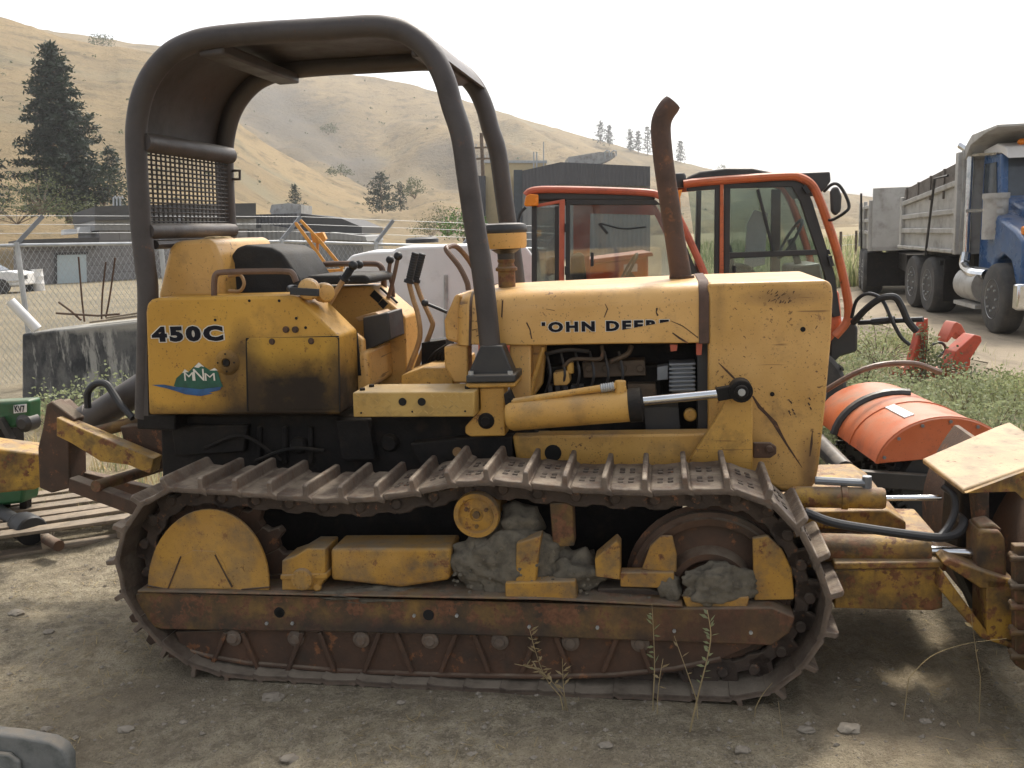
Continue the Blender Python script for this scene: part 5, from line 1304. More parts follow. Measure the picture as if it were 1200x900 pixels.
shrub(gbase(545, 284, 30), 1.6, 1.2, 'bright green bush behind the white tank', 'green_leaf', n=50, L=.1)
# scattered low sage on the hillsides, too many to count
mb = MB(); dg = bpy.context.evaluated_depsgraph_get(); dg.update()
for _ in range(600):
    x = U(-20, 1040); y = U(60, 255); d = ray(x, y).normalized(); ok, loc, nn, ii, oo, mm = S.ray_cast(dg, CAM_P + d * 60, d)
    if ok and oo.name.startswith('hill'):
        s = (.25 + .9 * rnd() ** 2.2) * (1 if loc.y < 300 else 1.5); tufts(mb, loc + Z * s * .3, 8, s * .5, s * .5, s * .22, .6)
tag(mb.build('hillside_brush', M['leaf'], fix=False, smooth=False), kind='stuff', label='sparse dry sage brush dotted over the hillside', cat='brush')

# ---- white tank, orange frame, parked machines behind
t_ = Frame(at(405, 300, 9.0) * 1, Vector((1, .05, 0))); t_.P.z = 0
wt = thing('water_tank', 'white plastic tank with rounded top and black lid standing behind the operator station', 'tank', t_.uv(1, .5, 0))
mb = MB(); mb.pp(t_, [(404, 308), (412, 299), (430, 295), (461, 294), (466, 290), (480, 289), (545, 287), (606, 285), (618, 290), (625, 300), (625, 470), (404, 470)], 0, 1.1); mb.build('tank_body', M['white'], wt, bevel=.06, seg=4)
mb = MB()
for x in (522, 440): mb.pp(t_, [(x - 2, 322), (x + 3, 322), (x + 3, 470), (x - 2, 470)], -.018, .02)
mb.build('strap_rib', M['alu'], wt, bevel=.008)
mb = MB(); c = t_.pt(495, 288, .35) + Z * .05; mb.lathe(c, Z, [(.17, -.02), (.17, .02), (.14, .035), (.01, .04)], 24); mb.build('tank_lid', M['rubber'], wt)
o_ = Frame(at(380, 330, 9.6), Vector((1, .1, 0)))
M['boom'] = weathered('orange_yellow_boom_paint', (.60, .27, .04), (.52, .22, .03), .15, .2, (.4, .6), sc=6, dust=.3, bump=.1)
ob = thing('folding_boom', 'small orange lattice boom folded upright beyond the seat', 'boom', (o_.pt(375, 330).x, o_.pt(375, 330).y, 0))
def ln(mb, a, b, v, w): mb.bar(o_.pt(*a, v), o_.pt(*b, v), w, w)
mb = MB()
for v in (0, .3):
    ln(mb, (347, 262), (382, 310), v, .035); ln(mb, (352, 258), (373, 280), v, .03); ln(mb, (373, 280), (402, 315), v, .035)
for f in (0, .33, .66, 1):
    a = Vector((347, 262)).lerp(Vector((382, 310)), f); mb.bar(o_.pt(a.x, a.y, 0), o_.pt(a.x, a.y, .3), .03, .03)
mb.build('boom_arm', M['boom'], ob, bevel=.004)
mb = MB(); ln(mb, (372, 278), (372, 335), .15, .03); ln(mb, (352, 318), (352, 322), .15, .03); mb.bar(o_.pt(360, 320, .1), o_.pt(402, 318, .1), .04, .06); mb.pp(o_, [(364, 274), (378, 272), (382, 280), (376, 286), (366, 284)], .05, .25)
mb.tube([o_.pt(372, 330, .15), Vector((o_.pt(372, 330, .15).x, o_.pt(372, 330, .15).y, 0))], .05, 10); mb.build('boom_base', M['boom'], ob, bevel=.004)

# ---- two municipal tractors with glass cabs
def wheel(parent, c, ax, r, w, name='wheel', seg=32, rimc='alu', lug=True):
    ax = Vector(ax).normalized(); mb = MB()
    mb.lathe(c - ax * (w / 2), ax, [(r * .55, 0), (r * .9, 0), (r * .97, w * .08), (r, w * .2), (r, w * .8), (r * .97, w * .92), (r * .9, w), (r * .55, w)], seg)
    if lug:
        x = ax.cross(Z).normalized()
        for k in range(24):
            a = k * math.pi / 12; d = x * math.cos(a) + Z * math.sin(a); tt = ax.cross(d)
            mb.box(c + d * r * 1.005 + ax * (w * .22 * (1 if k % 2 else -1)), d * r * .02, ax * w * .26, tt * r * .045)
    o = mb.build(name, M['tyre'], parent); mb = MB()
    mb.lathe(c - ax * (w / 2 + .004), ax, [(r * .2, .05), (r * .3, .02), (r * .5, .06), (r * .56, .0), (r * .56, w + .008), (r * .5, w - .06), (r * .2, w - .04)], seg)
    for k in range(8):
        x = ax.cross(Z).normalized(); a = k * math.pi / 4; d = x * math.cos(a) + Z * math.sin(a); mb.cyl(c + d * r * .34 - ax * (w / 2 - .01), c + d * r * .34 - ax * (w / 2 + .02), r * .035, 6)
    mb.build('rim', M[rimc], o); return o
def glass(fr, px, v, parent, mat='glass', name='window_glass'):
    mb = MB(); mb.pp(fr, px, v, v + .006); return mb.build(name, M[mat], parent)
TA = Frame(ground(690, 430) , Vector((1, -.03, 0)))
TA = Frame((at(690, 300, 6.9).x, 6.9, 0), Vector((1, -.05, 0))); 
ta = thing('utility_tractor', 'faded red orange utility tractor cab with dusty windows, left of the exhaust stack', 'tractor', TA.uv(0, .6, 0), 'orange utility tractors')
CW = 1.15
def pt_(fr, px, v, r, mat, name, par, seg=8):
    mb = MB(); mb.tube(smooth_path([fr.pt(x, y, v) for x, y in px], 4), r, seg); return mb.build(name, M[mat], par)
mb = MB()
mb.pp(TA, [(621, 222), (640, 220), (700, 220.5), (764, 223), (768, 228), (768, 236), (622, 236)], .0, CW); mb.build('cab_roof', M['black'], ta, bevel=.02)
mb = MB(); mb.tube(smooth_path([TA.pt(x, y, -.01) for x, y in ((616, 229), (622, 224), (640, 222), (700, 223), (757, 225.5), (772, 229), (784, 236), (794, 252), (812, 290), (826, 322), (834, 345))], 4), .028, 10)
mb.cut(); mb.tube([p + TA.v * (CW + .02) for p in smooth_path([TA.pt(x, y, -.01) for x, y in ((616, 229), (622, 224), (640, 222), (700, 223), (757, 225.5), (772, 229), (784, 236), (794, 252), (812, 290), (826, 322), (834, 345))], 4)], .028, 10)
mb.pieces('roof_rail', M['faded_orange'], ta)
mb = MB()
mb.pp(TA, [(655.5, 234), (662, 234), (661, 345), (655, 345)], -.015, .05); mb.pp(TA, [(629, 239), (662, 233), (662, 237), (629, 243)], -.01, .04)
mb.pp(TA, [(655.5, 234), (662, 234), (661, 345), (655, 345)], CW - .03, CW + .02)
mb.build('cab_pillar', M['faded_orange'], ta, bevel=.006)
mb = MB()
for v in (.0, CW - .04):
    mb.cut()
    mb.pp(TA, [(623, 240), (629, 240), (629, 345), (623, 345)], v, v + .05); mb.pp(TA, [(650, 242), (655, 241), (655, 345), (650, 345)], v + .01, v + .05)
    mb.pp(TA, [(662, 234), (768, 234), (775, 240), (768, 240), (668, 240)], v, v + .04); mb.pp(TA, [(663, 236), (668, 236), (668, 345), (663, 345)], v, v + .04); mb.pp(TA, [(778, 240), (784, 240), (824, 335), (816, 335)], v, v + .04)
mb.pieces('window_frame', M['black'], ta, bevel=.004)
mb = MB(); mb.pp(TA, [(672, 238), (765, 236), (768, 252), (692, 250), (690, 345), (672, 345)], CW - .1, CW - .05); mb.build('door_frame', M['faded_orange'], ta)
glass(TA, [(629, 243), (650, 243), (650, 345), (629, 345)], .02, ta, 'glass_dirty'); glass(TA, [(668, 240), (778, 240), (816, 335), (816, 345), (668, 345)], .02, ta, 'glass_dirty')
glass(TA, [(629, 243), (650, 243), (650, 345), (629, 345)], CW - .02, ta, 'glass_dirty')
mb = MB(); mb.pp(TA, [(614, 240), (616, 230), (621, 227), (631, 228), (631, 241), (616, 242)], -.05, .05); mb.build('amber_light', M['amber'], ta, bevel=.008)
mb = MB(); mb.pp(TA, [(560, 345), (700, 345), (850, 340), (858, 420), (840, 450), (560, 450)], .05, CW - .05); mb.build('chassis_body', M['faded_orange'], ta, bevel=.03)
mb = MB(); mb.pp(TA, [(670, 300), (684, 296), (690, 345), (668, 345)], .4, .8); mb.pp(TA, [(640, 305), (650, 300), (654, 320), (640, 325)], .4, .8); mb.build('driver_seat', M['vinyl'], ta, bevel=.03)
for a, v in ((-.62, .0), (.62, .0), (-.62, CW), (.62, CW)): wheel(ta, TA.uv(a, v, .40), TA.v, .40, .28, rimc='white')
mb = MB(); mb.tube(smooth_path([TA.pt(616, 243, -.1), TA.pt(609, 252, -.1), TA.pt(605, 275, -.1), TA.pt(606, 300, -.1)]), .012, 6); mb.build('side_wire', M['rubber'], ta)
mb = MB(); mb.tube([TA.pt(694, 296, -.02), TA.pt(694, 312, -.02)], .012, 8); mb.bar(TA.pt(664, 262, -.02), TA.pt(664, 272, -.02), .03, .03); mb.bar(TA.pt(664, 312, -.02), TA.pt(664, 322, -.02), .03, .03); mb.islands('door_fitting', M['rubber'], ta)
mb = MB(); c = TA.pt(735, 318, .5); mb.tube([c + TA.v * (.16 * math.cos(a)) + (TA.u * .5 + Z * .85).normalized() * .16 * math.sin(a) for a in [k * .3307 for k in range(19)]], .013, 6, True); mb.bar(c, TA.pt(760, 350, .5), .05, .05); mb.build('steering_wheel', M['rubber'], ta)
mb = MB(); mb.tube(smooth_path([TA.pt(704, 262, .01), TA.pt(730, 268, .01), TA.pt(757, 266, .01)]), .006, 5); mb.bar(TA.pt(702, 262, .0), TA.pt(712, 274, .0), .02, .02); mb.build('window_wiper', M['rubber'], ta)
# orange hopper seen through that cab
HF = Frame((at(725, 300, 9.3).x, 9.3, 0), Vector((1, -.05, 0)))
hp_ = thing('orange_hopper', 'bright orange hopper with white label seen through the left cab window', 'hopper', HF.uv(0, .4, 0))
mb = MB(); mb.pp(HF, [(688, 308), (760, 299), (760, 420), (690, 420)], 0, .8); mb.build('hopper_body', M['orange'], hp_, bevel=.03)
mb = MB(); mb.pp(HF, [(684, 305), (764, 295), (766, 300), (684, 310)], -.05, .85); mb.build('hopper_rim', M['faded_orange'], hp_, bevel=.01)
mb = MB(); mb.pp(HF, [(731, 310), (747, 309), (747, 318), (731, 319)], -.008, .0); mb.build('label', M['white'], hp_)
# right tractor
TB = Frame((at(890, 300, 7.2).x, 7.2, 0), Vector((1, -.12, 0)))
tb = thing('utility_tractor', 'bright orange utility tractor cab with black roof and side mirror, right of the exhaust stack', 'tractor', TB.uv(0, .6, 0), 'orange utility tractors')
mb = MB(); mb.pp(TB, [(803, 214), (806, 207), (820, 201), (850, 197), (882, 197), (912, 203), (920, 207), (860, 211)], .0, 1.1); mb.build('cab_roof', M['black'], tb, bevel=.02)
mb = MB(); mb.pp(TB, [(928, 203), (973, 201), (974, 212), (967, 222), (956, 230), (945, 214)], .05, 1.0); mb.build('roof_visor', M['black'], tb, bevel=.012)
rail_ = [(801, 216), (815, 214), (850, 211), (920, 206.5), (938, 208.5), (951, 217), (960, 234), (970, 262), (982, 300), (992, 345), (994, 368), (990, 380), (978, 394)]
mb = MB()
for v in (-.01, 1.12): mb.cut().tube([p + TB.v * v for p in smooth_path([TB.pt(x, y, 0) for x, y in rail_], 4)], [.034] * (4 * 12 + 1), 10)
mb.pieces('roof_rail', M['orange'], tb)
mb = MB()
for v in (0, 1.08):
    mb.cut()
    mb.pp(TB, [(805, 219), (848, 215), (925, 211), (937, 213), (946, 222), (952, 236), (978, 320), (985, 370), (976, 372), (966, 320), (938, 236), (928, 219), (848, 221), (805, 224)], v, v + .05)
    mb.pp(TB, [(838, 218), (844, 218), (843, 345), (837, 345)], v, v + .05); mb.pp(TB, [(849, 217), (856, 217), (855, 345), (848, 345)], v, v + .05)
    mb.pp(TB, [(852, 296), (972, 292), (974, 298), (852, 303)], v + .005, v + .04)
mb.pieces('door_frame', M['black'], tb, bevel=.005)
mb = MB(); mb.pp(TB, [(844, 216), (848, 216), (848, 345), (843, 345)], -.015, .03); mb.build('cab_pillar', M['orange'], tb)
mb = MB(); mb.pp(TB, [(905, 222), (915, 222), (914, 345), (903, 345)], 1.0, 1.06); mb.cut(); mb.pp(TB, [(817, 222), (822, 222), (820, 345), (814, 345)], .9, 1.0); mb.pieces('cab_pillar', M['exhaust'], tb)
mb = MB(); mb.bar(TB.pt(888, 222, -.01), TB.pt(906, 294, -.01), .03, .02); mb.build('wiper_arm', M['rubber'], tb)
glass(TB, [(806, 222), (838, 221), (837, 345), (822, 345)], .02, tb); glass(TB, [(856, 221), (928, 219), (938, 236), (966, 320), (976, 372), (855, 372)], .02, tb)
glass(TB, [(856, 221), (928, 219), (938, 236), (966, 320), (976, 372), (855, 372)], 1.10, tb)
mb = MB(); mb.pp(TB, [(797, 232), (800, 222), (790, 224), (791, 246), (798, 246)], -.06, .04); mb.build('amber_light', M['amber'], tb, bevel=.006)
mb = MB(); mb.tube([TB.pt(861, 312, -.02), TB.pt(861, 328, -.02)], .012, 8); mb.bar(TB.pt(972, 300, -.03), TB.pt(975, 312, -.03), .035, .03); mb.bar(TB.pt(942, 218, -.03), TB.pt(947, 226, -.03), .035, .03); mb.islands('door_fitting', M['rubber'], tb)
mb = MB(); mb.pp(TB, [(872, 316), (896, 310), (900, 250), (884, 246), (876, 262)], 1.0, 1.04); mb.build('hanging_sheet', M['white'], tb)
c = TB.pt(796, 220, .05); mb = MB(); mb.lathe(c, Z, [(.045, 0), (.055, .03), (.055, .09), (.045, .11), (.01, .115)], 16); mb.build('beacon', M['black'], tb)
mb = MB(); mb.pp(TB, [(974, 225), (977, 219), (983, 219), (987, 230), (986, 247), (980, 253), (975, 248)], -.28, -.22); mi = mb.build('side_mirror', M['black'], tb, bevel=.015)
mb = MB(); mb.tube(smooth_path([TB.pt(966, 224, -.1), TB.pt(975, 216, -.24), TB.pt(983, 217, -.25), TB.pt(991, 229, -.25), TB.pt(995, 242, -.25), TB.pt(990, 249, -.24), TB.pt(977, 257, -.1), TB.pt(970, 258, -.02)], 4), .012, 6); mb.build('mirror_bracket', M['rubber'], mi)
mb = MB(); mb.pp(TB, [(800, 345), (984, 340), (988, 385), (975, 400), (960, 470), (800, 480)], .04, 1.06); mb.build('chassis_body', M['orange'], tb, bevel=.03)
mb = MB(); mb.pp(TB, [(972, 398), (982, 378), (1000, 376), (1006, 384), (1005, 412), (985, 418), (972, 430)], .1, .5); mb.pp(TB, [(975, 395), (998, 372), (1003, 378), (985, 400)], .2, .3); mb.build('coupler_block', M['black'], tb, bevel=.02)
mb = MB(); mb.pp(TB, [(852, 318), (868, 310), (884, 312), (890, 335), (852, 345)], .35, .8); mb.pp(TB, [(845, 300), (858, 285), (866, 345), (842, 345)], .35, .8); mb.build('driver_seat', M['vinyl'], tb, bevel=.04)
mb = MB(); c = TB.pt(926, 280, .55); mb.tube([c + TB.v * (.18 * math.cos(a)) + (TB.u * .5 + Z * .85).normalized() * .18 * math.sin(a) for a in [k * .3307 for k in range(19)]], .014, 6, True)
mb.bar(c, TB.pt(945, 340, .55), .05, .05); mb.build('steering_wheel', M['rubber'], tb)
mb = MB(); mb.pp(TB, [(930, 312), (962, 308), (972, 372), (930, 372)], .3, .85); mb.build('dash_console', M['black'], tb, bevel=.02)
for a, v in ((-.55, .0), (.30, .0), (-.55, 1.1), (.30, 1.1)): wheel(tb, TB.uv(a, v, .38), TB.v, .38, .26, rimc='white')
mb = MB(); mb.tube(smooth_path([TB.pt(998, 372, -.1), TB.pt(1004, 352, -.2), TB.pt(1018, 344, -.3), TB.pt(1034, 352, -.35), TB.pt(1045, 375, -.4), TB.pt(1056, 395, -.4), TB.pt(1066, 404, -.4)], 5), .014, 8)
mb.tube(smooth_path([TB.pt(1000, 378, -.1), TB.pt(1015, 362, -.25), TB.pt(1032, 350, -.35), TB.pt(1048, 348, -.4), TB.pt(1056, 358, -.4), TB.pt(1064, 376, -.4), TB.pt(1074, 388, -.4)], 5), .026, 8)
mb.tube([TB.pt(1006, 378, -.1), TB.pt(1082, 374, -.4)], .02, 8); mb.tube([TB.pt(1022, 377, -.2), TB.pt(1048, 374.5, -.3)], .028, 8); mb.build('hydraulic_hose', M['rubber'], tb)

# ---- red flail attachment in the grass
RA = Frame(ground(1075, 447), Vector((1, .1, 0)))
ra = thing('mower_attachment', 'red orange implement with two upright brackets half hidden in tall weeds', 'implement', RA.uv(.3, .2, 0))
mb = MB(); mb.pp(RA, [(1064, 440), (1082, 374), (1088, 373), (1088, 400), (1082, 445)], 0, .12); mb.build('bracket', M['red'], ra, bevel=.01)
mb = MB(); mb.pp(RA, [(1118, 380), (1121, 377), (1127, 380), (1136, 397), (1130, 400), (1120, 390), (1110, 402), (1110, 397)], .3, .5); mb.build('bracket', M['faded_orange'], ra, bevel=.01)
mb = MB(); mb.pp(RA, [(1113, 432), (1120, 412), (1142, 392), (1150, 394), (1151, 400), (1138, 420), (1135, 446), (1118, 446)], -.05, .15); mb.build('bracket', M['red'], ra, bevel=.01)
mb = MB(); mb.pp(RA, [(1064, 432), (1135, 436), (1135, 448), (1066, 448)], .12, .5); mb.build('cross_beam', M['red'], ra, bevel=.01)
mb = MB(); mb.tube(smooth_path([RA.pt(1086, 412, .1), RA.pt(1094, 403, .1), RA.pt(1104, 402, .1), RA.pt(1108, 410, .2), RA.pt(1098, 420, .2)], 5), .015, 8); mb.build('hose', M['rubber'], ra)

# ---- rotary sweeper
c0 = at(1105, 545, 5.0); c0 = Vector((c0.x, c0.y, .34))
N1 = at(1108, 515, 4.75); N2 = at(1020, 478, 5.9)
axd = Vector((N2.x - N1.x, N2.y - N1.y, 0)).normalized(); N1 = Vector((N1.x, N1.y, .37)); Ls = (Vector((N2.x, N2.y, 0)) - Vector((N1.x, N1.y, 0))).length
sw = thing('sweeper_broom', 'orange hooded rotary sweeper with black brush between the bulldozer nose and blade', 'sweeper', (N1.x, N1.y, 0))
xr = Vector((axd.y, -axd.x, 0))          # to the right
xr = xr if xr.x > 0 else -xr
R_ = .36
prof = []
for k in range(19):
    a = math.radians(18 + (172 - 18) * k / 18); prof.append((math.cos(a) * R_ * 1.02, math.sin(a) * R_ * .80 + .0))
mb = MB(); secs = []
for s in (0, Ls): 
    o = N1 + axd * s; secs.append([o + xr * x + Z * z for x, z in prof] + [o + xr * x * .97 + Z * (z * .97) for x, z in prof[::-1]])
mb.loft(secs); hood_ = mb.build('brush_hood', M['orange'], sw)
mb = MB(); mb.prism([N1 + xr * x * 1.003 + Z * z * 1.003 - axd * .004 for x, z in prof], axd * .02); he = mb.build('hood_end', M['orange'], sw, bevel=.006)
mb = MB()
for k in range(2, 18, 3): p_ = N1 + xr * prof[k][0] * .93 + Z * prof[k][1] * .93; mb.cyl(p_ - axd * .012, p_ + axd * .004, .010, 6)
mb.islands('hood_bolt', M['grey_metal'], he)
mb = MB(); mb.tube([N1 + axd * .45 + xr * x * 1.006 + Z * z * 1.006 for x, z in prof], .006, 6); mb.tube([N1 + axd * .01 + xr * x * 1.004 + Z * z * 1.004 for x, z in prof], .008, 6); mb.islands('hood_seam', M['orange'], hood_)
mb = MB()
a = math.radians(112); nn_ = (xr * math.cos(a) * .8 + Z * math.sin(a)).normalized(); mb.box(N1 + xr * math.cos(a) * R_ * 1.02 + Z * math.sin(a) * R_ * .80 + axd * .30 + nn_ * .002, axd * .15, nn_.cross(axd) * .028, nn_ * .003); mb.build('white_label', M['white'], sw)
mb = MB(); mb.lathe(N1 + axd * .04 - Z * .10, axd, [(.06, 0), (.21, .0), (.21, Ls - .08), (.06, Ls - .08)], 40)
for k in range(500):
    a = U(0, 6.283); s = U(.03, Ls - .05); d = xr * math.cos(a) + Z * math.sin(a); o = N1 + axd * s - Z * .10; mb.bar(o + d * .19, o + d * U(.23, .265), .02, .02, axd)
mb.build('brush', M['rubber'], sw, smooth=False)
mb = MB(); s = Ls * .62
mb.tube([N1 + axd * s + xr * x * 1.02 + Z * z * 1.02 for x, z in prof[7:]], .03, 8); mb.bar(N1 + axd * s - xr * .48, N1 + axd * s - xr * .48 - Z * .34, .06, .06); mb.build('hood_strap', M['black'], sw)
mb = MB(); mb.tube([N1 + axd * .1 - xr * .50 - Z * .02, N1 + axd * Ls * .95 - xr * .50 + Z * .05], .055, 12); mb.bar(N1 - xr * .5 + axd * .02 - Z * .04, N1 + xr * .3 - axd * .03 - Z * .1, .05, .09); mb.build('frame_tube', M['black'], sw, bevel=.005)
mb = MB(); mb.tube(smooth_path([N1 + axd * (Ls * .7) - xr * .5 + Z * .25, N1 + axd * (Ls * .62) - xr * .2 + Z * .45, N1 + axd * Ls * .66 + xr * .1 + Z * .47, N1 + axd * Ls * .8 + xr * .35 + Z * .38], 5), .018, 8); mb.build('hose', M['brown_tube'], sw)

# ---- blue dump truck and its trailer
TP = ground(1163, 392); TQ = ground(1082, 365)
TR = Frame(TP, TQ - TP, True)
dt = thing('dump_truck', 'blue dump truck with grey ribbed tipper body and chrome exhaust stack facing the camera', 'truck', TR.uv(2.5, 1.1, 0))
TWD = 2.15
for a, r_ in ((0.1, .51), (3.35, .50), (4.4, .50)):
    for v in ((.15, TWD - .15) if a < 1 else (.2, TWD - .2)): wheel(dt, TR.uv(a, v, r_), TR.v, r_, .30 if a < 1 else .42, rimc='galv', lug=False)
mb = MB(); mb.lp(TR, [(-.55, .62), (-.62, .95), (-.60, 1.35), (-.3, 1.50), (.75, 1.78), (.8, 1.0), (.62, 1.0), (.55, .78), (.4, 1.05), (.1, 1.14), (-.2, 1.05), (-.38, .78), (-.42, .62)], .12, .52); mb.cut(); mb.lp(TR, [(-.55, .62), (-.62, .95), (-.60, 1.35), (-.3, 1.50), (.75, 1.78), (.8, 1.0), (.62, 1.0), (.55, .78), (.4, 1.05), (.1, 1.14), (-.2, 1.05), (-.38, .78), (-.42, .62)], TWD - .52, TWD - .12)
mb.pieces('fender', M['blue'], dt, bevel=.05, seg=3)
mb = MB(); mb.lp(TR, [(-.6, .8), (-.66, 1.2), (-.5, 1.62), (.2, 1.78), (.955, 1.97), (.955, .8)], .42, TWD - .42); hd = mb.build('bonnet', M['blue'], dt, bevel=.06, seg=3)
mb = MB(); mb.fbox(TR, -.71, -.655, .6, TWD - .6, .75, 1.5)
for k in range(8): mb.fbox(TR, -.73, -.70, .66 + k * .12, .70 + k * .12, .78, 1.46)
mb.build('grille', M['chrome'], hd, bevel=.01)
mb = MB(); mb.lp(TR, [(.95, .75), (.95, 1.95), (1.1, 2.62), (1.85, 2.66), (1.88, .75)], .36, TWD - .28); cabn = mb.build('cab', M['blue'], dt, bevel=.04, seg=3)
mb = MB(); mb.prism([TR.uv(.957, .44, 1.98), TR.uv(.957, TWD - .36, 1.98), TR.uv(1.082, TWD - .40, 2.54), TR.uv(1.082, .46, 2.54)], TR.u * -.008); mb.build('windscreen', M['window'], cabn)
mb = MB(); mb.prism([TR.uv(1.15, .348, 1.9), TR.uv(1.75, .348, 1.9), TR.uv(1.75, .348, 2.5), TR.uv(1.25, .348, 2.5)], TR.v * .014); mb.build('side_window', M['window'], cabn)
mb = MB(); mb.lp(TR, [(.8, 2.52), (.92, 2.70), (1.3, 2.78), (1.87, 2.72), (1.87, 2.64), (1.1, 2.62)], .36, TWD - .3); mb.build('sun_visor', M['white'], cabn, bevel=.02)
mb = MB()
for v in (.62, .9, 1.15, 1.4, 1.7): mb.blob(TR.uv(1.05, v, 2.77), .06, .06, .05, .05, 1, 2)
mb.islands('roof_light', M['amber'], cabn)
mb = MB(); mb.cyl(TR.uv(.62, .16, 1.35), TR.uv(.62, .16, 1.95), .17, 20); mb.cyl(TR.uv(.62, .16, 1.94), TR.uv(.62, .16, 2.02), .185, 20)
for k in range(5): mb.box(TR.uv(.44, .16, 1.45 + k * .1), TR.u * .006, TR.v * .05, Z * .03)
mb.build('air_cleaner', M['alu'], dt)
mb = MB(); mb.tube(smooth_path([TR.uv(1.98, .2, .9), TR.uv(1.98, .2, 1.6), TR.uv(1.98, .2, 2.55), TR.uv(2.0, .19, 2.72), TR.uv(2.16, .1, 2.84)], 4), .062, 12)
mb.tube(smooth_path([TR.uv(1.0, .2, .8), TR.uv(1.3, .1, .82), TR.uv(1.88, .16, .9), TR.uv(1.98, .2, 1.1)]), .08, 10); mb.build('exhaust_stack', M['chrome'], dt)
mb = MB(); mb.bar(TR.uv(1.96, .18, 2.66), TR.uv(1.2, .34, 2.62), .04, .04); mb.cut(); mb.bar(TR.uv(1.96, .18, 1.78), TR.uv(.7, .18, 1.78), .05, .05); mb.pieces('grab_rail', M['chrome'], dt)
mb = MB(); mb.fbox(TR, -.85, -.66, .0, TWD, .42, .78); mb.build('bumper', M['chrome'], dt, bevel=.03)
mb = MB(); mb.fbox(TR, -.70, -.56, .16, .46, 1.0, 1.2); mb.cut(); mb.fbox(TR, -.70, -.56, TWD - .46, TWD - .16, 1.0, 1.2); mb.pieces('headlight', M['white'], dt, bevel=.03)
mb = MB(); mb.fbox(TR, -.5, -.38, .16, .30, 1.42, 1.54); mb.cut(); mb.fbox(TR, -.5, -.38, TWD - .3, TWD - .16, 1.42, 1.54); mb.pieces('turn_signal', M['amber'], dt, bevel=.02)
mb = MB(); mb.cyl(TR.uv(1.05, .28, .62), TR.uv(1.95, .28, .62), .27, 24); mb.fbox(TR, .95, 2.0, .05, .4, .28, .34); mb.build('fuel_tank', M['alu'], dt)
mb = MB(); mb.fbox(TR, -.4, 5.6, .75, TWD - .75, .62, .85); mb.fbox(TR, 2.75, 2.79, .1, TWD - .1, .25, .98); mb.fbox(TR, 2.2, 5, .4, TWD - .4, .8, 1.08); mb.build('chassis', M['grease'], dt)
M['side_board'] = weathered('dull_brown_side_boards', (.16, .14, .12), (.11, .095, .08), .1, .3, (.7, .9), sc=3)
# tipper body: side with ribs, headboard with cab shield
mb = MB(); z0, z1 = 1.08, 2.02
mb.lp(TR, [(2.1, z0), (5.6, z0), (5.6, 2.0), (2.1, 2.3)], .10, .16); mb.lp(TR, [(2.1, z0), (5.6, z0), (5.6, 2.0), (2.1, 2.3)], TWD - .16, TWD - .1); mb.fbox(TR, 2.1, 5.6, .1, TWD - .1, z0, z0 + .08); mb.fbox(TR, 2.0, 2.1, .1, TWD - .1, z0, 2.75); mb.fbox(TR, 5.55, 5.62, .1, TWD - .1, z0, z1)
body = mb.build('tipper_body', M['alu'], dt, bevel=.01)
mb = MB()
for z, zz in ((1.42, 1.40), (1.74, 1.66), (2.2, 1.92)): mb.lp(TR, [(2.1, z), (5.58, zz), (5.58, zz + .09), (2.1, z + .09)], .04, .115)
mb.lp(TR, [(2.1, 1.10), (5.58, 1.10), (5.58, 1.16), (2.1, 1.16)], .0, .11)
for a in (2.02, 5.45): mb.fbox(TR, a, a + .14, .03, .12, 1.08, 2.72 if a < 3 else 2.1)
mb.build('body_rib', M['alu'], body, bevel=.012)
mb = MB(); mb.lp(TR, [(2.15, 2.28), (5.55, 2.0), (5.55, 2.25), (2.15, 2.58)], .10, .15)
for a in (2.9, 3.7, 4.5, 5.3): mb.fbox(TR, a, a + .05, .07, .10, 2.0, 2.58 - (a - 2.15) * .095)
mb.build('side_board', M['side_board'], body)
mb = MB(); mb.lp(TR, [(2.1, 2.5), (1.75, 2.80), (1.1, 2.92), (.6, 2.96), (.6, 3.0), (1.7, 2.96), (2.2, 2.7)], .12, TWD - .12); mb.build('cab_shield', M['alu'], body, bevel=.01)
mb = MB(); mb.tube([TR.uv(3.55, .0, 1.02), TR.uv(2.95, -.06, 2.35), TR.uv(2.6, .05, 2.38)], .022, 6); mb.build('tarp_arm', M['black'], body)
mb = MB(); mb.lp(TR, [(3.0, .2), (3.0, .95), (3.03, .95), (3.03, .2)], .1, .6); mb.cut(); mb.lp(TR, [(3.85, .1), (3.85, .4), (3.88, .4), (3.88, .1)], .1, .6); mb.pieces('mud_flap', M['rubber'], dt)
# trailer
TL = Frame(ground(1037, 340), ground(1014, 333) - ground(1037, 340), True)
TL = Frame(TR.uv(6.6, -.35, 0), TQ - TP + Vector((.55, 0, 0)), True)
tr = thing('dump_trailer', 'pale grey dump trailer parked behind the blue dump truck', 'trailer', TL.uv(2, 1.1, 0))
mb = MB(); mb.fbox(TL, .4, 4.4, .1, .16, 1.0, 2.0); mb.fbox(TL, .4, 4.4, TWD - .16, TWD - .1, 1.0, 2.0); mb.fbox(TL, .4, .48, .1, TWD - .1, 1.0, 2.35); mb.fbox(TL, 4.3, 4.4, .1, TWD - .1, 1.0, 2.0); mb.fbox(TL, .4, 4.4, .1, TWD - .1, 1.0, 1.1); tbd = mb.build('trailer_body', M['alu'], tr, bevel=.01)
mb = MB()
for z in (1.35, 1.62, 1.92): mb.fbox(TL, .5, 4.38, .04, .11, z, z + .08)
for a in (.45, 2.3, 4.2): mb.fbox(TL, a, a + .1, .03, .11, 1.0, 2.1)
mb.build('body_rib', M['alu'], tbd, bevel=.01)
mb = MB(); mb.tube([TL.uv(2.6, .02, .95), TL.uv(2.1, -.05, 2.3)], .025, 6); mb.build('tarp_arm', M['black'], tbd)
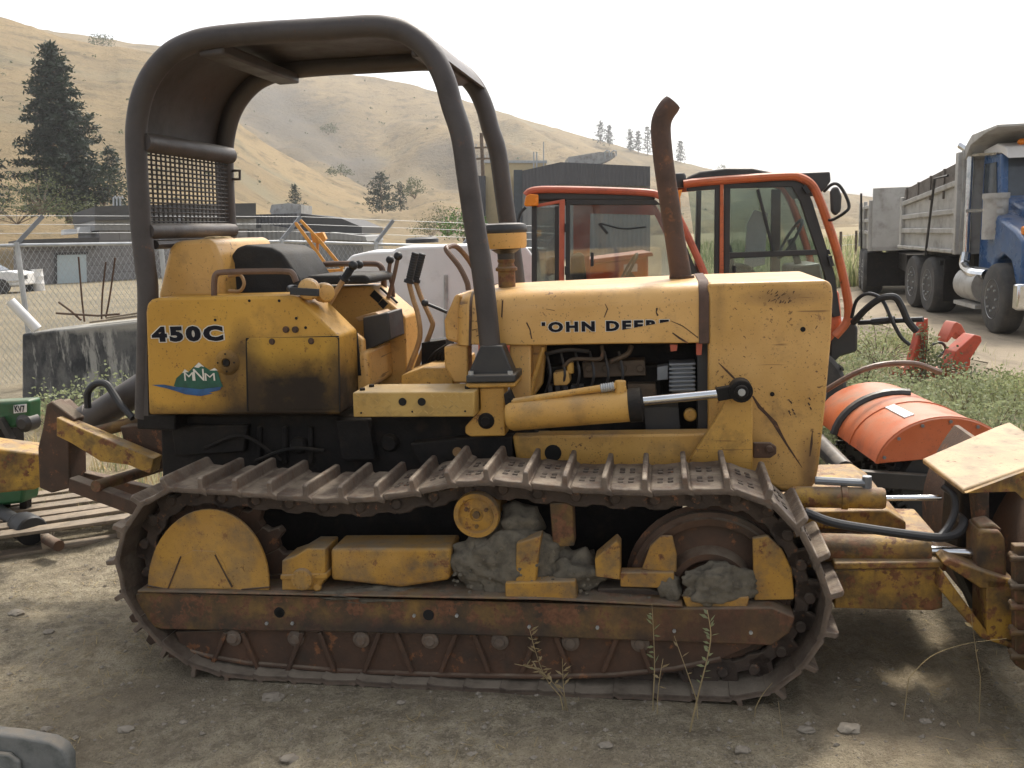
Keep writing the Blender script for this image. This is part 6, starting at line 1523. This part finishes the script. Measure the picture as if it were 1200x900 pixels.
mb = MB(); mb.fbox(TL, -.8, 4.2, .7, TWD - .7, .6, .95); mb.fbox(TL, .9, .94, .05, TWD - .1, .2, .95); mb.build('chassis', M['grease'], tr)
for a in (1.5, 2.6):
    for v in (.2, TWD - .2): wheel(tr, TL.uv(a, v, .5), TL.v, .5, .42, rimc='alu', lug=False)

# ---- things at the left edge
PF = Frame(ground(60, 650), Vector((1, -.25, 0)))
pal = thing('wooden_pallet', 'weathered wooden pallet lying on the dirt left of the bulldozer', 'pallet', PF.uv(-.3, .3, 0))
pa = ground(20, 655); pu = (ground(98, 622) - ground(20, 655)); pu.z = 0; PL = Frame((ground(-10, 660)), Vector((1, .42, 0)))
mb = MB()
for k in range(6): 
    b = .02 + k * .17; mb.box(PL.uv(.28, b + .05, .135 + U(-.004, .004)), (PL.u * .46 + PL.v * U(-.02, .02)), PL.v * .055, Z * .010)
mb.build('deck_board', M['wood'], pal, bevel=.003)
mb = MB()
for a in (-.15, .26, .66): mb.fbox(PL, a, a + .045, .0, .95, .03, .124)
mb.build('stringer', M['wood'], pal, bevel=.003)
mb = MB()
for b in (.02, .42, .84): mb.fbox(PL, -.18, .72, b, b + .1, .008, .028)
mb.build('base_board', M['wood'], pal, bevel=.003)
mb = MB(); A, Bq = ground(-60, 600), ground(64, 655); A.z = .22; Bq.z = .10
ps = thing('drive_shaft', 'black plastic covered drive shaft end lying across the wooden pallet', 'drive shaft', (Bq.x, Bq.y, 0))
dd = (Bq - A); mb.tube([A, A.lerp(Bq, .72)], .045, 16); mb.build('shaft_tube', M['rubber'], ps)
mb = MB(); mb.lathe(A.lerp(Bq, .70), dd, [(.046, 0), (.06, .03), (.085, .10), (.088, .22), (.08, .23), (.03, .24)], 20)
for k in range(3): mb.lathe(A.lerp(Bq, .70) + dd.normalized() * (.04 + .03 * k), dd, [(.06 + .009 * k, 0), (.068 + .009 * k, .006), (.06 + .009 * k, .012)], 20)
mb.build('shaft_boot', M['rubber'], ps)
mb = MB(); mb.cyl(A.lerp(Bq, .95), Bq + dd.normalized() * .08, .032, 12); mb.build('yoke', M['rust'], ps)
# green machine with white lettered plate
GM = Frame((at(15, 500, 5.3).x, 5.3, 0), Vector((1, -.2, 0)))
gm = thing('green_implement', 'green farm implement with a white lettered plate at the left edge', 'implement', GM.uv(-.2, .3, 0))
M['green'] = weathered('green_machine_paint', (.022, .11, .04), (.018, .085, .03), .1, .35, (.35, .6), sc=5, dust=.4, bump=.1)
mb = MB(); mb.pp(GM, [(-80, 474), (33, 469), (33, 500), (-80, 510)], 0, .12); mb.pp(GM, [(-60, 540), (30, 562), (26, 590), (-60, 600)], .05, .2); mb.build('housing', M['green'], gm, bevel=.02, seg=3)
mb = MB(); mb.pp(GM, [(-60, 505), (8, 500), (10, 560), (-50, 600)], .05, .2); mb.pp(GM, [(2, 560), (8, 560), (8, 640), (2, 640)], .1, .14); mb.pp(GM, [(22, 555), (30, 555), (30, 600), (22, 600)], .1, .16); mb.build('undercarriage', M['grease'], gm, bevel=.01)
mb = MB(); c = GM.pt(25, 497, -.02); mb.lathe(c, GM.v, [(.03, 0), (.055, .02), (.055, .1), (.02, .12)], 16); mb.bar(GM.pt(0, 490, -.03), GM.pt(14, 515, -.03), .04, .03); mb.build('coupling', M['black'], gm)
mb = MB(); mb.pp(GM, [(16, 475), (30.5, 473.5), (30.5, 483), (16, 484.5)], -.006, 0); pl_ = mb.build('name_plate', M['white'], gm)
decal('KV7', GM, -.007, (18, 483), (29, 475), 'plate_letters', ('decal_black', None), pl_, .03, 0)
# yellow beam of that machine's neighbour: a box section ending at the left edge
YB = Frame((at(40, 540, 4.75).x, 4.75, 0), Vector((1, .35, 0)))
yb = thing('yellow_box_beam', 'chipped yellow box beam running out of frame behind the rear linkage', 'beam', YB.uv(-.3, .1, 0))
mb = MB(); mb.pp(YB, [(-120, 512), (58, 533), (62, 540), (58, 566), (40, 574), (-120, 590)], 0, .28); mb.build('beam', M['arm'], yb, bevel=.012)
mb = MB(); mb.pp(YB, [(-110, 585), (-95, 585), (-95, 690), (-110, 690)], .08, .2); mb.build('stand_leg', M['rust'], yb)
# corner of a steel attachment at the bottom left
BC = Frame(ground(40, 905), Vector((1, -.1, 0)))
mb = MB()
pr = [(-160, 850), (-40, 857), (20, 863), (58, 870), (72, 878), (79, 890), (80, 930), (-160, 930)]
mb.pp(BC, pr, .0, .055); mb.pp(BC, [(-160, 872), (-40, 878), (10, 884), (22, 894), (26, 930), (-160, 930)], -.02, .0)
M['corner_metal'] = weathered('dusty_grey_painted_steel', (.15, .155, .145), (.20, .20, .185), .1, .4, (.5, .8), sc=7, dust=.8, bump=.3, dirtc=(.07, .075, .065))
bc = tag(mb.build('bucket_corner', M['corner_metal'], bevel=.02, seg=3), 'dusty grey steel attachment corner with rounded rim in the bottom left corner', 'attachment')
# parked vehicles beyond the fence at far left
for xl, Yv, lab, col in ((-115, 36, 'white parked car partly visible through the fence at the left edge', 'white'),):
    a = at(xl, 300, Yv); f = Frame((a.x, a.y, 0), Vector((1, .1, 0)))
    v_ = thing('parked_car', lab, 'car', f.uv(1, .8, 0), None); L_ = 4.4
    mb = MB(); mb.lp(f, [(0, .3), (0, .75), (.3, .85), (L_ - .5, .9), (L_, .8), (L_, .3)], 0, 1.6); mb.build('body', M[col], v_, bevel=.06, seg=3)
    mb = MB(); mb.lp(f, [(.5, .85), (1.0, 1.38), (L_ - 1.7, 1.38), (L_ - 1.0, .9)], .1, 1.5); mb.build('cabin', M['window'], v_, bevel=.05)
    mb = MB(); mb.fbox(f, L_ - .02, L_ + .03, .1, .5, .55, .7); mb.fbox(f, .0, L_, -.03, .0, .45, .52); mb.build('trim', M['chrome'], v_)
    for a_ in (.8, L_ - .8): wheel(v_, f.uv(a_, .05, .3), f.v, .3, .2, lug=False, seg=20)
mb = MB()
for x, r_, mt_, lab in ((33, .28, 'black', 'dark steel drum standing beyond the fence near the parked car'), (40.5, .24, 'white', 'pale drum standing beyond the fence left of the blue door')):
    p = at(x, 300, 38); dm = thing('metal_drum', lab, 'drum', (p.x, p.y, 0)); mb = MB(); mb.lathe(Vector((p.x, p.y, 0)), Z, [(r_, 0), (r_, .28), (r_ * 1.04, .3), (r_, .32), (r_, .58), (r_ * 1.04, .6), (r_, .62), (r_, .88), (r_ * 1.03, .9), (r_ * .95, .9), (r_ * .95, .87), (.01, .87)], 20); mb.build('barrel', M[mt_], dm)
# ---- ear muffs hanging over the front corner of the fender
em = thing('ear_muffs', 'yellow ear muffs with black headband resting on the fender corner', 'ear muffs', D.pt(362, 350, .36))
for (x, y, v, r) in ((362, 339, .38, .045), (381, 343, .46, .042)):
    c = D.pt(x, y, v); ax = (D.u * (.35 if x < 370 else .9) - D.v).normalized(); mb = MB(); mb.lathe(c - ax * .015, ax, [(r * .9, -.02), (r, -.012), (r * 1.02, .0), (r, .02), (r * .8, .036), (.01, .042)], 22); o = mb.build('ear_cup', M['hood'], em)
    mb = MB(); mb.lathe(c - ax * .035, ax, [(r * .6, -.012), (r * .95, -.01), (r, .0), (r * .9, .012)], 20); mb.build('ear_cushion', M['rubber'], o)
mb = MB(); mb.bar(D.pt(340, 341, .32), D.pt(374, 343, .32), .012, .030); mb.tube(smooth_path([D.pt(342, 341, .33), D.pt(338, 338, .40), D.pt(345, 336, .5), D.pt(381, 341, .47)], 5), .009, 8); mb.build('headband', M['rubber'], em, bevel=.004)

# ================================================================== GROUND COVER
def blades(name, n, area, hmin, hmax, w, mats, label, cat, lean=.5, straw=None):
    mb = MB(); k = 0
    while k < n:
        p = area()
        if p is None: continue
        x, y = p[0], p[1]; z = gz(x, y) if len(p) < 3 else p[2]; h = U(hmin, hmax); an = U(0, 6.28); d = Vector((math.cos(an), math.sin(an), 0)); s = Vector((-d.y, d.x, 0)) * w * U(.6, 1.3); l = U(0, lean) * h
        b = Vector((x, y, z - .01)); mb.m = random.choices(range(len(mats)), [q[1] for q in mats])[0]
        mb.add([b - s, b + s, b + d * l * .35 + Z * h * .6 + s * .7, b + d * l * .35 + Z * h * .6 - s * .7, b + d * l + Z * h], [(0, 1, 2, 3), (3, 2, 4)]); k += 1
    o = mb.build(name, [M[q[0]] for q in mats], fix=False, smooth=False); return tag(o, label, cat, kind='stuff')
def edge_x(y): return interp(sorted([(b, a) for a, b in e0]), y)
M['grass'] = plain('green_grey_weeds', (.26, .29, .13), .8, var=.4, sc=5, bump=0); M['grass2'] = plain('pale_dry_weeds', (.46, .42, .25), .8, var=.3, sc=5, bump=0); translucent(M['grass']); translucent(M['grass2'])
def a1():
    y = U(5.6, 13) if rnd() < .6 else U(5.6, 9); xe = edge_x(max(6.4, y)) + .3 * noise.noise(Vector((y * 2, 0, 0))) - .1; x0 = 1.7 + (y - 6) * .22 + (1.0 if y < 6.3 else 0); x = U(x0, xe + (.6 if rnd() < .12 else 0))
    if noise.noise(Vector((x * 1.1, y * 1.1, 9))) + .5 * noise.noise(Vector((x * 4, y * 4, 3))) < -.05: return None
    return x, y
blades('grass', 17000, a1, .04, .20, .0045, (('grass', .45), ('grass2', .35), ('sage', .2)), 'green grey weeds growing between the tractors and the road', 'grass', .7)
def a2():
    y = 23 + 40 * rnd() ** 1.6; x = U(.20, .62) * y
    if y < 27 and x > edge_x(y) - .6: return None
    return x, y
blades('grass', 9000, a2, .3, .8, .04, (('grass', .5), ('grass2', .5)), 'tall green grass strip beyond the right cab before the hill', 'grass', .5)
def a3():
    y = U(5.2, 10); x = U(-4.6, -1.9) * (y / 6.3)
    if noise.noise(Vector((x * 1.3, y * 1.3, 2))) < .0: return None
    return x, y
blades('dry_grass', 6000, a3, .04, .18, .005, (('straw', .6), ('grass2', .25), ('sage', .15)), 'dry straw coloured grass tufts behind the bulldozer', 'grass', 1.2)
# straw and chaff lying on the dirt
mb = MB()
for k in range(5500):
    if rnd() < .55: y = U(2.2, 4.3); x = U(-.62, .66) * y
    else: y = U(3.0, 7.5); x = U(-.62, -.36) * y if rnd() < .7 else U(.3, .6) * y
    q = noise.noise(Vector((x * 1.4, y * 1.4, 17))) + .35 * noise.noise(Vector((x * 5, y * 5, 3)))
    if q < U(-.25, .45): continue
    an = U(0, 3.14); l = U(.006, .03); d = Vector((math.cos(an), math.sin(an), U(-.15, .25))) * l; s = Vector((-d.y, d.x, 0)).normalized() * U(.0007, .0018); p = Vector((x, y, gz(x, y) + .004))
    mb.add([p - d - s, p - d + s, p + d + s, p + d - s], [(0, 1, 2, 3)])
tag(mb.build('straw_litter', M['straw'], fix=False, smooth=False), 'loose bits of straw scattered over the dirt', 'straw', kind='stuff')
# pebbles too many to count, then the stones one can pick out
mb = MB()
for k in range(2600):
    y = 2.2 + 3.2 * rnd() ** 1.4; x = U(-.62, .66) * y; r = .004 + .010 * rnd() ** 3
    a = (Vector((x, y, 0)) - D0).dot(D.u); b = (Vector((x, y, 0)) - D0).dot(D.v)
    if -1.7 < a < 1.2 and 0.0 < b < 1.7: continue
    p = Vector((x, y, gz(x, y) + r * .15)); vs_ = [p + Vector((r * U(.7, 1.4), 0, 0)), p + Vector((0, r * U(.7, 1.3), 0)), p - Vector((r * U(.7, 1.4), 0, 0)), p - Vector((0, r * U(.7, 1.3), 0)), p + Vector((U(-.3, .3) * r, U(-.3, .3) * r, r * U(.5, .9)))]
    mb.add(vs_, [(0, 1, 4), (1, 2, 4), (2, 3, 4), (3, 0, 4)])
tag(mb.build('gravel', M['stone'], fix=False, smooth=False), 'small gravel scattered in the dirt', 'gravel', kind='stuff')
for x, y, r, lab in ((148, 856, .022, 'pale flat stone in the dirt at lower left'), (55, 855, .016, 'small stone beside the steel corner at lower left'), (320, 817, .03, 'flat stone lying against the left end of the near track'), (945, 856, .020, 'round grey stone in the dirt below the front of the track'), (995, 855, .028, 'long buff stone right of the round grey stone'), (470, 827, .013, 'small stone in the dirt just under the middle of the track'), (215, 845, .012, 'small buff stone in the dirt at lower left centre'), (710, 880, .018, 'stone near the bottom edge right of centre'), (340, 893, .022, 'pale stone cut by the bottom edge left of centre'), (20, 725, .028, 'pale stone on the lit dirt at the left edge'), (58, 748, .018, 'small stone on the lit dirt left of the track'), (1085, 845, .016, 'small stone in the dirt below the blade'), (870, 885, .02, 'half buried stone by the bottom edge')):
    p = ground(x, y); mb = MB(); mb.blob(Vector((p.x, p.y, gz(p.x, p.y) + r * .2)), r * 1.4, r, r * .6, .35, 3, 3, x)
    tag(mb.build('stone', M['stone']), lab, 'stone', 'stones on the dirt')
# dry weeds standing in front of the track
def weed(px, label, leaves, r=.0022, v=-.12, mat='straw', nm='weed', fr=None, base=None):
    fr = fr or D; P = smooth_path([fr.pt(x, y, v) for x, y in px], 6); P[0].z = gz(P[0].x, P[0].y) - .01
    w = thing(nm, label, 'weed', P[0], 'dry weeds in front of the track'); mb = MB(); n = len(P); mb.tube(P, [r * (1 - .6 * i / n) for i in range(n)], 6); mb.build('stem', M['straw'], w)
    mb = MB()
    for k in range(leaves):
        p = P[int((.35 + .64 * k / max(1, leaves)) * (n - 1))]; d = Vector((random.choice((-1, 1)) * U(.4, 1), U(-.7, .7), U(.1, .9))).normalized() * U(.018, .045); s = d.cross(Vector((0, 1, .3))).normalized() * U(.003, .007)
        mb.add([p, p + d * .45 + s, p + d, p + d * .5 - s + Vector((0, .003, 0))], [(0, 1, 2), (0, 2, 3)])
    if leaves: mb.build('leaf', M[mat], w, fix=False, smooth=False)
weed([(808, 860), (818, 815), (828, 775), (833, 745), (829, 715)], 'tallest leafy pale weed standing in front of the right end of the track', 22, .0035, -.22, 'sage')
weed([(765, 825), (767, 785), (766, 745), (764, 708)], 'slim upright weed with a tuft left of the tallest weed', 10, .0028, -.1, 'sage')
weed([(770, 825), (773, 795), (777, 772)], 'short bare weed stalk beside the slim upright weed', 3)
weed([(818, 825), (806, 790), (796, 762), (790, 745)], 'bare weed stalk leaning left behind the tallest weed', 3)
weed([(665, 822), (650, 802), (630, 785), (603, 778)], 'dry weed bent left in front of the track middle', 14)
weed([(660, 820), (640, 795), (628, 765), (620, 735)], 'feathery dry weed arching up in front of the track middle', 18)
weed([(662, 820), (660, 800), (659, 772)], 'short dry sprig in front of the track middle', 8)
weed([(884, 832), (893, 815), (905, 800)], 'short bent straw at the front corner of the track', 0, .002, -.1)
weed([(918, 868), (915, 845), (912, 822)], 'thin straw standing in the dirt right of the track', 0, .0016, -.2)
weed([(1060, 800), (1090, 770), (1130, 755), (1180, 748)], 'long dry stalk arching under the blade', 0, .0016, -.05)
weed([(1150, 800), (1144, 765), (1140, 735), (1138, 720)], 'upright dry stalk standing by the blade', 2, .0016, -.05)
# leafy weeds further off
def leafy(x, y, Y, w, h, lab, n=60, mat='sage', L=.04):
    p = at(x, y, Y); shrub(Vector((p.x, p.y, gz(p.x, p.y))), w, h, lab, mat, 'weed', 'weed', n, L, 'leafy weeds around the machines', 10)
leafy(985, 555, 4.6, .35, .42, 'pale leafy weed growing beside the bulldozer nose', 90, L=.03)
leafy(120, 480, 8.6, 1.0, .55, 'grey green weeds in front of the concrete block right of its middle', 90); leafy(60, 485, 8.7, .7, .45, 'grey green weeds at the left foot of the concrete block', 60)
leafy(1000, 470, 8.5, .7, .35, 'pale bushy weed at the feet of the right tractor', 60); leafy(1100, 440, 9.0, .8, .38, 'dark leafy weed growing inside the red implement', 70, 'leaf'); leafy(1085, 385, 9.4, .2, .75, 'tall pale thistle rising behind the red bracket', 30)
for i_, (x, y, Y, w_, h_, l_) in enumerate(((1010, 430, 9.0, .9, .42, 'tall pale weed clump between the right cab and the red implement'), (1030, 412, 10.5, 1.1, .45, 'pale weeds beyond the coupler hoses'), (1165, 470, 6.8, .8, .28, 'low green weed clump right of the orange sweeper'), (1130, 455, 7.8, .9, .3, 'grey green weed clump behind the orange sweeper end'), (1190, 440, 8.0, .9, .28, 'low weed clump at the right edge of the photo'), (1060, 460, 7.4, .8, .34, 'pale weeds behind the middle of the orange sweeper'), (990, 520, 6.0, .5, .4, 'dark green weeds in the shade behind the bulldozer nose'))): leafy(x, y, Y, w_, h_ * 1.25, l_, 120, ('sage', 'grass', 'sage')[i_ % 3], .035)
leafy(1040, 455, 8.0, .9, .3, 'pale weed clump left of the red implement', 60)

# ================================================================== LIGHT, AIR, VIEW
AZ = math.radians(26); EL = math.radians(54)      # sun stands behind the machine, a little to the right
sd = Vector((math.sin(AZ) * math.cos(EL), math.cos(AZ) * math.cos(EL), math.sin(EL)))
l = bpy.data.lights.new('sun', 'SUN'); l.energy = SUN_E; l.angle = math.radians(9); l.color = (1, .93, .82)
so = bpy.data.objects.new('sun', l); COL.objects.link(so); so.rotation_mode = 'QUATERNION'; so.rotation_quaternion = sd.to_track_quat('Z', 'Y'); so.location = sd * 60
w = bpy.data.worlds.new('World'); S.world = w; w.use_nodes = True; nt = w.node_tree
sk = node(nt, 'ShaderNodeTexSky'); sk.sky_type = 'NISHITA'; sk.sun_disc = False; sk.sun_elevation = EL; sk.sun_rotation = AZ; sk.air_density = 1.0; sk.dust_density = 6.0; sk.ozone_density = 1.0; sk.altitude = 500
hs = node(nt, 'ShaderNodeHueSaturation'); hs.inputs['Saturation'].default_value = .28
nt.links.new(sk.outputs[0], hs.inputs['Color']); bg = nt.nodes['Background']; nt.links.new(hs.outputs[0], bg.inputs[0]); bg.inputs[1].default_value = SKY_E
if HAZE:
    mb = MB(); mb.box((0, 600, 95), (900, 0, 0), (0, 760, 0), (0, 0, 99))
    t = MT('haze_air'); t.nt.nodes.remove(t.b); pv = node(t.nt, 'ShaderNodeVolumePrincipled'); pv.inputs['Color'].default_value = (.95, .95, .95, 1); pv.inputs['Density'].default_value = HAZE; pv.inputs['Anisotropy'].default_value = .3
    t.nt.links.new(pv.outputs[0], t.out.inputs['Volume'])
    hz_ = mb.build('haze', t.m, smooth=False); tag(hz_, kind='stuff', label='thin smoky haze in the air over the yard and hills', cat='haze'); hz_.display_type = 'WIRE'
S.view_settings.view_transform = 'Standard'; S.view_settings.look = 'None'; S.view_settings.exposure = EXPO; S.view_settings.gamma = 1; S.view_settings.use_curve_mapping = False
S.cycles.max_bounces = 8; S.cycles.transparent_max_bounces = 16; S.cycles.volume_bounces = 0; S.cycles.use_denoising = True
